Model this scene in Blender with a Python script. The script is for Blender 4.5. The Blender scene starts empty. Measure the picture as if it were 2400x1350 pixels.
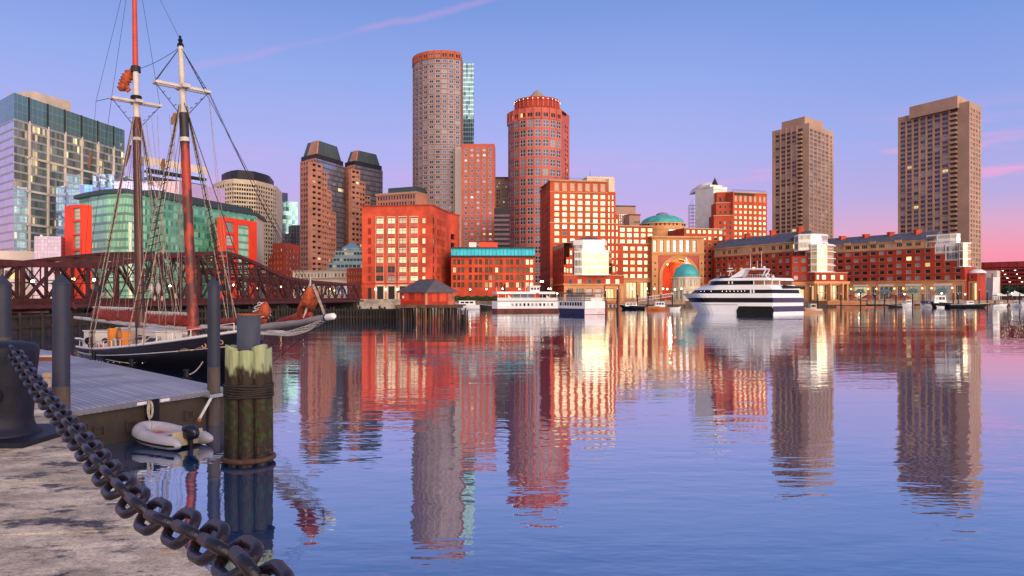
import bpy, math, random
from mathutils import Vector, Matrix
random.seed(7)
sc = bpy.context.scene
F, YH, H = 1700.0, 697.0, 3.6          # focal length in photo pixels, horizon row, eye height over the water
G = 2.2                                 # level of the city ground
# ---------------------------------------------------------------- camera
cam = bpy.data.cameras.new('camera'); co = bpy.data.objects.new('camera', cam)
sc.collection.objects.link(co); sc.camera = co
co.location = (0, 0, H); co.rotation_euler = (math.radians(90), 0, 0)
cam.sensor_width = 36; cam.lens = 36*F/2400; cam.shift_y = (YH-675)/2400
cam.clip_start = .1; cam.clip_end = 9000
sc.view_settings.view_transform = 'Standard'; sc.view_settings.look = 'None'
sc.view_settings.exposure = 0.16; sc.view_settings.gamma = 1.0
sc.cycles.max_bounces = 6; sc.cycles.diffuse_bounces = 2; sc.cycles.glossy_bounces = 4
sc.cycles.sample_clamp_indirect = 4.0
sc.cycles.use_denoising = True
# ---------------------------------------------------------------- dawn sky
class NT:
    def __init__(s, t): s.t = t
    def n(s, typ, **kw):
        o = s.t.nodes.new(typ)
        for k, v in kw.items(): setattr(o, k, v)
        return o
    def l(s, a, b): s.t.links.new(a, b)
    def val(s, x, sock):
        if isinstance(x, (int, float)): sock.default_value = x
        elif isinstance(x, (tuple, list, Vector)):
            sock.default_value = tuple(x) if len(sock.default_value) == len(x) else tuple(x)+(1,)
        else: s.l(x, sock)
    def m(s, op, a, b=0.0, c=None, clamp=False):
        o = s.n('ShaderNodeMath', operation=op, use_clamp=clamp)
        s.val(a, o.inputs[0]); s.val(b, o.inputs[1])
        if c is not None: s.val(c, o.inputs[2])
        return o.outputs[0]
    def dot(s, a, b):
        o = s.n('ShaderNodeVectorMath', operation='DOT_PRODUCT'); s.val(a, o.inputs[0]); s.val(b, o.inputs[1]); return o.outputs['Value']
    def vmul(s, a, b):
        o = s.n('ShaderNodeVectorMath', operation='MULTIPLY'); s.val(a, o.inputs[0]); s.val(b, o.inputs[1]); return o.outputs[0]
    def mix(s, f, a, b, typ='MIX'):
        o = s.n('ShaderNodeMix', data_type='RGBA', blend_type=typ, clamp_factor=True)
        s.val(f, o.inputs[0]); s.val(a, o.inputs[6]); s.val(b, o.inputs[7]); return o.outputs[2]
    def noise(s, vec, scale=1, detail=3, rough=.5, out=0):
        o = s.n('ShaderNodeTexNoise'); s.val(scale, o.inputs['Scale']); s.val(detail, o.inputs['Detail']); s.val(rough, o.inputs['Roughness'])
        if vec is not None: s.l(vec, o.inputs['Vector'])
        return o.outputs[out]
    def rng(s, x, a, b, c=0.0, d=1.0):
        o = s.n('ShaderNodeMapRange', interpolation_type='SMOOTHSTEP'); s.val(x, o.inputs[0])
        for i, q in enumerate((a, b, c, d)): o.inputs[i+1].default_value = q
        return o.outputs[0]
    def ramp(s, f, stops):
        o = s.n('ShaderNodeValToRGB'); e = o.color_ramp.elements
        while len(e) < len(stops): e.new(.5)
        for i, (p, c) in enumerate(stops): e[i].position = p; e[i].color = (*c, 1)
        s.l(f, o.inputs[0]); return o.outputs[0]
wd = bpy.data.worlds.new('World'); sc.world = wd; wd.use_nodes = True
N = NT(wd.node_tree); N.t.nodes.clear()
d_ = N.n('ShaderNodeTexCoord').outputs['Generated']
sp = N.n('ShaderNodeSeparateXYZ'); N.l(d_, sp.inputs[0]); dx, dy, dz = sp.outputs
el = N.m('MAXIMUM', dz, 0.0)
left = N.ramp(el, [(0, (.66, .32, .52)), (.06, (.64, .40, .62)), (.13, (.49, .40, .75)), (.20, (.385, .41, .80)), (.28, (.28, .375, .765)), (.38, (.175, .285, .66)), (.7, (.16, .24, .48)), (1, (.15, .22, .42))])
right = N.ramp(el, [(0, (.88, .22, .32)), (.055, (.84, .30, .41)), (.085, (.66, .37, .54)), (.12, (.45, .38, .68)), (.20, (.30, .375, .755)), (.34, (.165, .29, .67)), (.7, (.16, .24, .48)), (1, (.15, .22, .42))])
side = N.rng(dx, .15, .55)
sky = N.mix(side, left, right)
# thin pink cloud wisps low on the right and faint ones on the left
wv = N.vmul(d_, (2.2, 2.2, 16))
wisp = N.rng(N.noise(wv, 2.4, 4, .55), .50, .72)
wisp = N.m('MULTIPLY', wisp, N.m('MULTIPLY', N.rng(el, .05, .12), N.rng(el, .24, .15)))
sky = N.mix(N.m('MULTIPLY', wisp, N.m('ADD', .22, N.m('MULTIPLY', side, .55))), sky, (.86, .36, .62))
# contrail
def dirpx(x, y): return Vector(((x-1200)/F, 1, (YH-y)/F)).normalized()
for (a, b, w, s0, s1, st) in (((455, 160), (1150, 0), .0042, 430, 640, .14), ((455, 160), (1150, 0), .0026, 640, 860, .07), ((455, 160), (1150, 2), .0036, 860, 1260, .20)):
    n_ = dirpx(*a).cross(dirpx(*b)).normalized()
    off = N.m('ABSOLUTE', N.m('ADD', N.dot(d_, n_), N.m('MULTIPLY', N.m('SUBTRACT', N.noise(d_, 14, 3), .5), .012)))
    line = N.rng(off, w*1.9, 0)
    x = N.m('DIVIDE', dx, N.m('MAXIMUM', dy, .01))
    seg = N.m('MULTIPLY', N.rng(x, (s0-1250)/F, (s0-1170)/F), N.rng(x, (s1-1150)/F, (s1-1230)/F))
    sky = N.mix(N.m('MULTIPLY', N.m('MULTIPLY', line, seg), st), sky, (.80, .34, .62))
# the bright dawn behind the camera, where the sun is about to rise
gl = Vector((.6, -1, 0)).normalized()
sky = N.mix(N.rng(dy, .15, -.35), sky, N.ramp(el, [(0, (.85, .62, .50)), (.3, (.74, .60, .58)), (.6, (.42, .42, .52)), (1, (.15, .22, .42))]))
az = N.rng(N.dot(d_, gl), -.05, .95)
band = N.m('EXPONENT', N.m('MULTIPLY', el, -3.2))
glow = N.m('MULTIPLY', N.m('MULTIPLY', az, band), N.m('GREATER_THAN', dz, -.02))
dawn = N.ramp(el, [(0, (1.0, .62, .30)), (.12, (1.0, .76, .50)), (.35, (1.0, .72, .62)), (.8, (.6, .5, .8))])
sky = N.mix(1.0, sky, N.vmul(dawn, N.vmul((1.7, 1.7, 1.7), glow)), 'ADD')
bg = N.n('ShaderNodeBackground'); N.l(sky, bg.inputs[0]); bg.inputs[1].default_value = 1.0
N.l(bg.outputs[0], N.n('ShaderNodeOutputWorld').inputs[0])
# ---------------------------------------------------------------- low, soft dawn sun behind the camera
sl = bpy.data.lights.new('sun', 'SUN'); so = bpy.data.objects.new('sun', sl); sc.collection.objects.link(so)
sl.energy = 3.1; sl.angle = math.radians(70); sl.color = (1, .80, .62)
sund = Vector((-.62, 1, -.26)).normalized()      # travel direction
so.rotation_euler = sund.to_track_quat('-Z', 'Y').to_euler()

# ================================================================ helpers
def P(px, d): return Vector(((px-1200)/F*d, d))
def Z(py, d): return H+(YH-py)/F*d
def W(px, py, d): return Vector(((px-1200)/F*d, d, Z(py, d)))
def v3(p, z): return Vector((p[0], p[1], z))
class MB:
    def __init__(s): s.v = []; s.f = []; s.m = []; s.u = []; s.s = []
    def face(s, pts, mi=0, uv=None, sm=False):
        b = len(s.v); s.v += [Vector(p) for p in pts]; s.f.append(list(range(b, b+len(pts)))); s.m.append(mi); s.u.append(uv); s.s.append(sm)
    def grid(s, rows, mi=0, sm=True, closed=False):        # shared-vertex skin through rings of points
        b = len(s.v); n = len(rows[0])
        for r in rows: s.v += [Vector(p) for p in r]
        for i in range(len(rows)-1):
            for j in range(n if closed else n-1):
                k = (j+1) % n
                s.f.append([b+i*n+j, b+i*n+k, b+(i+1)*n+k, b+(i+1)*n+j]); s.m.append(mi); s.u.append(None); s.s.append(sm)
    def box(s, c, ax, ay, az, mi=0):
        c = Vector(c); ax, ay, az = Vector(ax), Vector(ay), Vector(az)
        q = [c+ax*i+ay*j+az*k for k in (-1, 1) for j in (-1, 1) for i in (-1, 1)]
        for f in ((0, 2, 3, 1), (4, 5, 7, 6), (0, 1, 5, 4), (2, 6, 7, 3), (0, 4, 6, 2), (1, 3, 7, 5)): s.face([q[i] for i in f], mi)
    def bx(s, x0, x1, y0, y1, z0, z1, mi=0):
        s.box(((x0+x1)/2, (y0+y1)/2, (z0+z1)/2), ((x1-x0)/2, 0, 0), (0, (y1-y0)/2, 0), (0, 0, (z1-z0)/2), mi)
    def prism(s, poly, z0, z1, mi=0, top=None, bottom=False):
        n = len(poly)
        for i in range(n):
            a, b = poly[i], poly[(i+1) % n]; s.face([v3(a, z0), v3(b, z0), v3(b, z1), v3(a, z1)], mi)
        s.face([v3(p, z1) for p in poly], mi if top is None else top)
        if bottom: s.face([v3(p, z0) for p in reversed(poly)], mi)
    def frust(s, p0, z0, p1, z1, mi=0, cap=True):
        n = len(p0)
        for i in range(n):
            j = (i+1) % n; s.face([v3(p0[i], z0), v3(p0[j], z0), v3(p1[j], z1), v3(p1[i], z1)], mi)
        if cap: s.face([v3(p, z1) for p in p1], mi)
    def path(s, pts, r, n=6, mi=0, closed=False, caps=True, flat=1.0):
        pts = [Vector(p) for p in pts]; k = len(pts); rs = r if isinstance(r, (list, tuple)) else [r]*k
        rows = []; up = None
        for i in range(k):
            t = (pts[(i+1) % k]-pts[i-1]) if closed else (pts[min(i+1, k-1)]-pts[max(i-1, 0)])
            t.normalize()
            if up is None:
                up = Vector((0, 0, 1)) if abs(t.z) < .9 else Vector((1, 0, 0))
            a = (up-t*up.dot(t)).normalized(); b = t.cross(a); up = a
            rows.append([pts[i]+(a*math.cos(2*math.pi*j/n)+b*math.sin(2*math.pi*j/n)*flat)*rs[i] for j in range(n)])
        if closed: rows.append(rows[0])
        s.grid(rows, mi, n > 4, True)
        if caps and not closed:
            s.face(list(reversed(rows[0])), mi); s.face(rows[-1], mi)
    def tube(s, p, q, r0, r1=None, n=6, mi=0): s.path([p, q], [r0, r0 if r1 is None else r1], n, mi)
    def lathe(s, prof, c=(0, 0), n=20, mi=0, sm=True):
        s.grid([[Vector((c[0]+r*math.cos(2*math.pi*j/n), c[1]+r*math.sin(2*math.pi*j/n), z)) for j in range(n)] for r, z in prof], mi, sm, True)
    def ball(s, c, r, n=8, mi=0, sz=1.0):
        c = Vector(c); k = max(4, n//2+1)
        s.grid([[c+Vector((r*math.sin(math.pi*i/k+1e-4)*math.cos(2*math.pi*j/n), r*math.sin(math.pi*i/k+1e-4)*math.sin(2*math.pi*j/n), r*sz*math.cos(math.pi*i/k))) for j in range(n)] for i in range(k+1)], mi, True, True)
    def bar(s, p, q, w, h, mi=0):                            # square bar from p to q
        p, q = Vector(p), Vector(q); t = (q-p); L = t.length; t.normalize()
        up = Vector((0, 0, 1)) if abs(t.z) < .95 else Vector((1, 0, 0))
        a = t.cross(up).normalized(); b = a.cross(t)
        s.box((p+q)/2, t*L/2, a*w/2, b*h/2, mi)
    def build(s, name, mats, parent=None, mat=None):
        me = bpy.data.meshes.new(name)
        o0 = ORG.get(parent.name, Vector()) if parent else Vector()
        vs = [mat @ v for v in s.v] if mat else s.v
        me.from_pydata([tuple(v-o0) for v in vs], [], s.f)
        for m in (mats if isinstance(mats, (list, tuple)) else [mats]): me.materials.append(m)
        me.polygons.foreach_set('material_index', s.m); me.polygons.foreach_set('use_smooth', s.s)
        if any(u for u in s.u):
            ul = me.uv_layers.new(name='UVMap'); i = 0
            for f, u in zip(s.f, s.u):
                for k in range(len(f)):
                    ul.data[i].uv = u[k] if u else (0, 0); i += 1
        return link(name, me, parent)
ORG = {}
COL = sc.collection.objects
def link(name, me, parent=None, mat=None):
    o = bpy.data.objects.new(name, me); COL.link(o)
    if parent: o.parent = parent; ORG[o.name] = ORG.get(parent.name, Vector())
    if mat: o.matrix_local = mat
    return o
def thing(name, label, cat, loc, group=None):
    o = bpy.data.objects.new(name, None); COL.link(o); o.location = loc; o.empty_display_size = .5
    ORG[o.name] = Vector(loc); tag(o, label, cat, group); return o
def tag(o, label, cat, group=None):
    o['label'] = label; o['category'] = cat
    if group: o['group'] = group
    return o
def struct(o): o['kind'] = 'structure'; return o
def copy_thing(root, loc, label, rz=None):
    r = root.copy(); COL.link(r); r.location = loc; r['label'] = label
    if rz is not None: r.rotation_euler = (0, 0, rz)
    for ch in root.children:
        c = ch.copy(); COL.link(c); c.parent = r
        for g in ch.children:
            e = g.copy(); COL.link(e); e.parent = c
    return r
ORD = ['first', 'second', 'third', 'fourth', 'fifth', 'sixth', 'seventh', 'eighth', 'ninth', 'tenth', 'eleventh', 'twelfth', 'thirteenth', 'fourteenth', 'fifteenth', 'sixteenth', 'seventeenth', 'eighteenth', 'nineteenth', 'twentieth']
# ---------------------------------------------------------------- materials
def newmat(name):
    m = bpy.data.materials.new(name); m.use_nodes = True; n = NT(m.node_tree)
    b = n.t.nodes['Principled BSDF']; return m, n, b
def M(name, col, rough=.7, metal=0.0, var=.18, scale=.6, fine=8.0, bump=0.0, emit=None, es=0.0, col2=None, spec=None, stretch=(1, 1, 1), lo=.35, hi=.65):
    m, n, b = newmat(name)
    oc = n.n('ShaderNodeTexCoord').outputs['Object']
    if stretch != (1, 1, 1): oc = n.vmul(oc, stretch)
    big = n.rng(n.noise(oc, scale, 4, .6), lo, hi); sm = n.noise(oc, scale*fine, 3, .6)
    c = Vector(col); a = c*(1-var); bb = c*(1+var*.7)
    if col2: a = Vector(col2)
    out = n.mix(big, tuple(a), tuple(bb)); out = n.mix(n.m('MULTIPLY', sm, var*1.2), out, tuple(c*.55))
    n.l(out, b.inputs['Base Color'])
    b.inputs['Roughness'].default_value = rough; b.inputs['Metallic'].default_value = metal
    if spec is not None: b.inputs['Specular IOR Level'].default_value = spec
    if bump:
        bp = n.n('ShaderNodeBump'); bp.inputs['Strength'].default_value = 1; bp.inputs['Distance'].default_value = bump
        n.l(sm, bp.inputs['Height']); n.l(bp.outputs[0], b.inputs['Normal'])
    if emit: b.inputs['Emission Color'].default_value = (*emit, 1); b.inputs['Emission Strength'].default_value = es
    return m
def glass(name, col, metal=.5, rough=.06, blind=(.4, .36, .33), pb=.25, lit=0.0, litc=(1, .72, .32), ls=1.3):
    """window glass: some panes show pale blinds behind, a few are lit rooms"""
    m, n, b = newmat(name)
    g = n.n('ShaderNodeNewGeometry').outputs['Random Per Island']; o = n.n('ShaderNodeObjectInfo').outputs['Random']
    r = n.m('FRACT', n.m('ADD', n.m('MULTIPLY', g, 7.13), n.m('MULTIPLY', o, 3.7)))
    r2 = n.m('FRACT', n.m('MULTIPLY', r, 17.3))
    dark = n.mix(r2, tuple(Vector(col)*.55), tuple(Vector(col)*1.3))
    isb = n.m('LESS_THAN', r, pb)
    n.l(n.mix(isb, dark, blind), b.inputs['Base Color'])
    n.l(n.m('SUBTRACT', metal, n.m('MULTIPLY', isb, metal*.6)), b.inputs['Metallic'])
    b.inputs['Roughness'].default_value = rough; b.inputs['Specular IOR Level'].default_value = .5 if max(col) > .3 else .12
    if lit:
        b.inputs['Emission Color'].default_value = (*litc, 1)
        n.l(n.m('MULTIPLY', n.m('GREATER_THAN', r, 1-lit), n.m('MULTIPLY', n.m('ADD', r2, .4), ls)), b.inputs['Emission Strength'])
    return m
def panes(name, col, col2, pw, ph, metal=.75, rough=.05, frame=(.3, .32, .34), lw=.07, lit=0.0, vis=None, litc=(1, .74, .36), ls=1.2, wob=.25, span=0.0, spanc=(.2, .25, .25)):
    """curtain wall: panes on the UV map (metres), each tinted and tilted a little differently"""
    m, n, b = newmat(name)
    uv = n.n('ShaderNodeUVMap').outputs[0]
    s = n.n('ShaderNodeSeparateXYZ'); n.l(uv, s.inputs[0])
    u = n.m('DIVIDE', s.outputs[0], pw); v = n.m('DIVIDE', s.outputs[1], ph)
    cb = n.n('ShaderNodeCombineXYZ'); n.l(n.m('FLOOR', u), cb.inputs[0]); n.l(n.m('FLOOR', v), cb.inputs[1])
    w = n.n('ShaderNodeTexWhiteNoise', noise_dimensions='2D'); n.l(cb.outputs[0], w.inputs[0])
    base = n.mix(w.outputs[0], col, col2)
    fu = n.m('FRACT', u); fv = n.m('FRACT', v)
    if span: base = n.mix(n.m('LESS_THAN', fv, span), base, spanc)
    ln = n.m('MAXIMUM', n.m('LESS_THAN', fu, lw), n.m('LESS_THAN', fv, lw*pw/ph))
    n.l(n.mix(ln, base, frame), b.inputs['Base Color'])
    n.l(n.m('MULTIPLY', n.m('SUBTRACT', 1.0, n.m('MULTIPLY', ln, .7)), metal), b.inputs['Metallic'])
    b.inputs['Roughness'].default_value = rough
    geo = n.n('ShaderNodeNewGeometry')
    vs = n.n('ShaderNodeVectorMath', operation='SUBTRACT'); n.l(w.outputs[1], vs.inputs[0]); vs.inputs[1].default_value = (.5, .5, .5)
    va = n.n('ShaderNodeVectorMath', operation='ADD'); n.l(geo.outputs['Normal'], va.inputs[0]); n.l(n.vmul(vs.outputs[0], (.05*wob*4,)*3), va.inputs[1])
    vn = n.n('ShaderNodeVectorMath', operation='NORMALIZE'); n.l(va.outputs[0], vn.inputs[0]); n.l(vn.outputs[0], b.inputs['Normal'])
    if lit:
        cl = n.n('ShaderNodeCombineXYZ'); n.l(n.m('FLOOR', n.m('DIVIDE', u, 3)), cl.inputs[0]); n.l(n.m('FLOOR', v), cl.inputs[1])
        w2 = n.n('ShaderNodeTexWhiteNoise', noise_dimensions='2D'); n.l(cl.outputs[0], w2.inputs[0]); wl = n.rng(n.noise(cb.outputs[0], .23, 2), .45, .62)
        e = n.m('MULTIPLY', n.m('GREATER_THAN', w2.outputs[0], 1-lit), n.m('SUBTRACT', 1.0, ln))
        if span: e = n.m('MULTIPLY', e, n.m('GREATER_THAN', fv, span))
        e = n.m('MULTIPLY', n.m('MULTIPLY', e, wl), n.m('MULTIPLY', n.m('POWER', w.outputs[0], 1.6), ls*1.6))
        b.inputs['Emission Color'].default_value = (*litc, 1); n.l(e, b.inputs['Emission Strength'])
    return m
MT = {}
def mats():
    t = MT
    t['brick_red'] = M('bright_red_brick', (.62, .078, .032), .85, scale=.12, fine=20, var=.34)
    t['brick_deep'] = M('deep_red_brick', (.36, .040, .022), .85, scale=.12, fine=20, var=.22)
    t['brick_rowes'] = M('wharf_brick', (.50, .070, .028), .85, scale=.12, fine=20, var=.2)
    t['brick_pink'] = M('pink_granite', (.52, .115, .085), .75, scale=.1, fine=20, var=.15)
    t['tower_brown'] = M('dark_brown_granite', (.30, .135, .105), .8, scale=.1, fine=20, var=.15)
    t['brick_brown'] = M('brown_brick', (.46, .20, .145), .8, scale=.1, fine=20, var=.18)
    t['brick_slab'] = M('salmon_granite', (.50, .10, .07), .75, scale=.1, fine=20, var=.15)
    t['grey_granite'] = M('grey_panel', (.31, .275, .30), .6, scale=.1, fine=20, var=.1)
    t['tan'] = M('tan_concrete', (.43, .275, .21), .85, scale=.06, fine=25, var=.14)
    t['tan2'] = M('tan_stone', (.52, .30, .17), .8, scale=.15, fine=16, var=.16)
    t['orange_stone'] = M('warm_sandstone', (.66, .32, .14), .8, scale=.15, fine=16, var=.16)
    t['cream'] = M('cream_stone', (.64, .52, .38), .7, scale=.2, fine=12, var=.1)
    t['pale'] = M('pale_concrete', (.62, .52, .47), .8, scale=.1, fine=14, var=.12)
    t['white'] = M('white_paint', (.82, .80, .80), .35, scale=.4, var=.06)
    t['white_metal'] = M('white_metal', (.78, .76, .76), .45, scale=.3, var=.08)
    t['slate'] = M('slate_roof', (.10, .10, .14), .6, scale=.5, fine=12, var=.25)
    t['roofgrey'] = M('flat_roof', (.16, .15, .15), .9, scale=.2)
    t['copper'] = M('green_copper', (.07, .42, .36), .6, scale=.35, var=.25, col2=(.05, .30, .34))
    t['turq'] = M('turquoise_metal', (.06, .58, .72), .4, scale=.3, var=.15)
    t['black'] = M('black_paint', (.009, .009, .012), .4, scale=.5, spec=.2)
    t['dark'] = M('dark_metal', (.026, .026, .034), .5, scale=.5, spec=.25)
    t['tealdark'] = M('dark_teal_roof', (.05, .085, .10), .45, metal=.3, scale=.4)
    t['tealmid'] = M('teal_metal', (.16, .27, .32), .45, scale=.3)
    t['steel_red'] = M('rusted_red_steel', (.060, .011, .011), .7, scale=.8, var=.35, fine=6)
    t['portal_red'] = M('orange_red_panel', (.86, .055, .016), .5, scale=.1, var=.08)
    t['lampglow'] = M('lit_globe', (.9, .8, .6), .4, emit=(1, .80, .50), es=9)
    t['lampwarm'] = M('lit_lantern', (.9, .7, .4), .4, emit=(1, .55, .2), es=7)
    t['litroom'] = M('lit_interior', (.6, .45, .25), .6, emit=(1, .66, .26), es=.75, scale=.4)
    t['gd'] = glass('dark_window_glass', (.03, .035, .055), .4, pb=.16, lit=.03)
    t['gn'] = glass('navy_window_glass', (.050, .06, .12), .45, pb=.14, blind=(.22, .22, .26))
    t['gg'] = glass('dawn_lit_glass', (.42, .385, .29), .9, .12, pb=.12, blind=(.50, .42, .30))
    t['gg_bright'] = glass('bright_dawn_glass', (.86, .78, .62), .9, .12, pb=.10, blind=(.6, .5, .4))  # paler copy of the glass above, dawn brightness put into its tint
    t['gw'] = glass('pale_window_glass', (.42, .40, .44), .75, .08, pb=.3, blind=(.5, .46, .45))
    t['gm'] = glass('mixed_window_glass', (.06, .065, .085), .45, pb=.26, blind=(.36, .34, .38), lit=.05)
    t['ggr'] = glass('greenish_window_glass', (.035, .045, .035), .35, pb=.3, blind=(.07, .10, .065), lit=.08, litc=(1, .78, .4), ls=.9)
mats()
# ---------------------------------------------------------------- windows and buildings
WC = {}
def win_geo(mb, w, h, kind):
    t = max(.07, .07*min(w, h)); pr = .12
    def bar(x0, x1, z0, z1, p=pr): mb.bx(x0, x1, -p, .02, z0, z1, 0)
    mx, mz, t2 = [], [], t*.8
    if kind == 'plain': mx = [w/2]
    elif kind == 'cross': mx, mz = [w/2], [h*.62]
    elif kind == 'six': mx, mz = [w/3, 2*w/3], [h*.5]
    elif kind == 'tall': mz = [h*.33, h*.66]
    elif kind == 'lou': mx = [w*k/5 for k in range(1, 5)]
    elif kind == 'pair': t = .19*w; mx = [w/2]; t2 = .07*w
    elif kind == 'quad': t = .10*w; mx, mz, t2 = [w/2], [h/2], .17*w
    elif kind == 'pair2': mx, mz = [w/2], [h*.3]
    elif kind == 'wide': mx = [w*k/3 for k in (1, 2)]
    tz = t if kind not in ('pair',) else .22*h
    mb.face([(0, 0, 0), (w, 0, 0), (w, 0, h), (0, 0, h)], 1)
    if kind == 'bare': return
    bar(0, t, 0, h); bar(w-t, w, 0, h); bar(t, w-t, 0, tz); bar(t, w-t, h-tz, h)
    for x in mx: bar(x-t2/2, x+t2/2, tz, h-tz, pr*.8)
    for z in mz: bar(t, w-t, z-t2/2, z+t2/2, pr*.7)
def gridc(n, a=0.0, b=1.0, fr=.6):
    c = (b-a)/n; return [(a+c*(i+.5-fr/2), a+c*(i+.5+fr/2)) for i in range(n)]
def gridr(n, a, b, fr=.55, up=.5):
    c = (b-a)/n; return [(a+c*(i+(1-fr)*up), a+c*(i+(1-fr)*up+fr)) for i in range(n)]
class Bld:
    def __init__(s, name, label, cat, px, d, wall, group=None):
        p = P(px, d); s.root = thing(name, label, cat, (p.x, p.y, G), group); s.mats = [MT[w] for w in wall]
        s.w = MB(); s.wins = []; s.x = {}; s.kind = 'plain'; s.g = MT['gd']; s.fr = MT['cream']; s.dep = .3
    def part(s, name, mats):
        if name not in s.x: s.x[name] = (MB(), mats)
        return s.x[name][0]
    def face(s, A, B, z0, z1, cols=(), rows=(), mi=0, kind=None, g=None, fr=None, dep=None, skip=None):
        A, B = Vector(A[:2]), Vector(B[:2]); ex = B-A; L = ex.length; ex.normalize(); n = Vector((ex.y, -ex.x)); dep = s.dep if dep is None else dep
        if not cols or not rows:
            s.w.face([v3(A, z0), v3(B, z0), v3(B, z1), v3(A, z1)], mi); return
        cols = [(a*L, b*L) for a, b in cols]; rows = [r for r in rows if r[0] >= z0-.01 and r[1] <= z1+.01]
        pt = lambda u, z, q=0: v3(A+ex*u-n*q, z)
        def quad(u0, u1, a, b):
            if u1-u0 > 1e-4 and b-a > 1e-4: s.w.face([pt(u0, a), pt(u1, a), pt(u1, b), pt(u0, b)], mi)
        z = z0
        for ri, (a, b) in enumerate(rows):
            quad(0, L, z, a); z = b; u = 0
            for ci, (c, e) in enumerate(cols):
                if skip and skip(ci, ri): continue
                quad(u, c, a, b); u = e
                s.w.face([pt(c, a), pt(e, a), pt(e, a, dep), pt(c, a, dep)], mi); s.w.face([pt(c, b, dep), pt(e, b, dep), pt(e, b), pt(c, b)], mi)
                s.w.face([pt(c, a), pt(c, a, dep), pt(c, b, dep), pt(c, b)], mi); s.w.face([pt(e, a, dep), pt(e, a), pt(e, b), pt(e, b, dep)], mi)
                o = pt(c, a, dep)
                mtx = Matrix(((ex.x, -n.x, 0, o.x), (ex.y, -n.y, 0, o.y), (0, 0, 1, o.z), (0, 0, 0, 1)))
                s.wins.append((mtx, round(e-c, 2), round(b-a, 2), kind or s.kind, fr or s.fr, (g(ci, ri) if callable(g) else g) or s.g))
            quad(u, L, a, b)
        quad(0, L, z, z1)
    def shell(s, poly, z0, z1, faces=None, mi=0, roof=None):
        n = len(poly)
        for i in range(n):
            f = (faces or {}).get(i)
            if f == 'none': continue
            s.face(poly[i], poly[(i+1) % n], z0, z1, mi=mi, **(f or {})) if not (f and 'mi' in f) else s.face(poly[i], poly[(i+1) % n], z0, z1, **f)
        mb = s.part('roof', MT['roofgrey']) if roof is None else s.w
        mb.face([v3(p, z1) for p in poly], 0 if roof is None else roof)
    def band(s, poly, z, h, proj, mi, n=None):
        """string course or cornice standing proud of the first n edges"""
        for i in range(n if n is not None else len(poly)):
            A, B = Vector(poly[i][:2]), Vector(poly[(i+1) % len(poly)][:2]); ex = (B-A).normalized(); nn = Vector((ex.y, -ex.x))
            c = (A+B)/2+nn*(proj/2-.004); s.w.box(v3(c, z+h/2), v3(ex, 0)*((B-A).length/2+proj*.9), v3(nn, 0)*(proj/2), (0, 0, h/2), mi)
    def curtain(s, poly, z0, z1, gmat, n=None, fh=0, bandh=.9, bmat=None, proj=.18, name='glass_curtain', u0=0.0):
        mb = s.part(name, gmat); u = u0
        for i in range(n if n is not None else len(poly)):
            A, B = Vector(poly[i][:2]), Vector(poly[(i+1) % len(poly)][:2]); L = (B-A).length
            mb.face([v3(A, z0), v3(B, z0), v3(B, z1), v3(A, z1)], 0, [(u, 0), (u+L, 0), (u+L, z1-z0), (u, z1-z0)]); u += L
            if fh:
                bb = s.part('floor_band', bmat); ex = (B-A).normalized(); nn = Vector((ex.y, -ex.x)); z = z0
                while z < z1:
                    bb.box(v3((A+B)/2+nn*(proj/2), z+bandh/2), v3(ex, 0)*(L/2), v3(nn, 0)*(proj/2), (0, 0, bandh/2)); z += fh
    def boxon(s, A, B, u0, u1, z0, z1, out, inn=0.0, mi=0, name=None, mat=None):
        """a box standing on the face A-B between fractions u0..u1, reaching `out` metres forward"""
        A, B = Vector(A[:2]), Vector(B[:2]); ex = B-A; L = ex.length; ex.normalize(); n = Vector((ex.y, -ex.x))
        a = A+ex*(u0*L); b = A+ex*(u1*L); mb = s.part(name, mat) if name else s.w
        mb.prism([a+n*out, b+n*out, b-n*inn, a-n*inn], z0, z1, mi, bottom=True)
    def done(s, wname='wall'):
        if s.w.f: s.w.build(wname, s.mats, s.root)
        for k, (mb, m) in s.x.items():
            if mb.f: mb.build(k, m, s.root)
        cam0 = Vector((0, 0, H))
        s.wins.sort(key=lambda w: -w[1]*w[2]/(w[0].translation-cam0).length_squared)
        o0 = ORG[s.root.name]
        for mtx, w, h, kind, fr, g in s.wins[:100]:
            k = (w, h, kind, fr.name, g.name)
            if k not in WC:
                mb = MB(); win_geo(mb, w, h, kind); me = bpy.data.meshes.new('window'); me.from_pydata([tuple(v) for v in mb.v], [], mb.f)
                me.materials.append(fr); me.materials.append(g); me.polygons.foreach_set('material_index', mb.m); WC[k] = me
            ml = mtx.copy(); ml.translation = mtx.translation-o0
            link('window', WC[k], s.root, ml)
        rest = s.wins[100:]
        if rest:
            big = MB(); ms = []
            for mtx, w, h, kind, fr, g in rest:
                for q in (fr, g):
                    if q not in ms: ms.append(q)
                mb = MB(); win_geo(mb, w, h, kind)
                for f, mi in zip(mb.f, mb.m): big.face([mtx @ mb.v[i] for i in f], ms.index(g if mi else fr))
            big.build('window', ms, s.root)['kind'] = 'stuff'
        return s.root
def edges(lst, i, d):
    """plan points from (px, roof row) of a level roof edge, with the distance known at index i"""
    zt = Z(lst[i][1], d); return [P(px, (zt-H)*F/(YH-y)) for px, y in lst], zt
def back2(A, B, t):
    ex = (B-A).normalized(); n = Vector((ex.y, -ex.x)); return [A, B, B-n*t, A-n*t]
def para(A, B, C): return [A, B, C, A+C-B]
def lerp(A, B, t): return A+(B-A)*t
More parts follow.
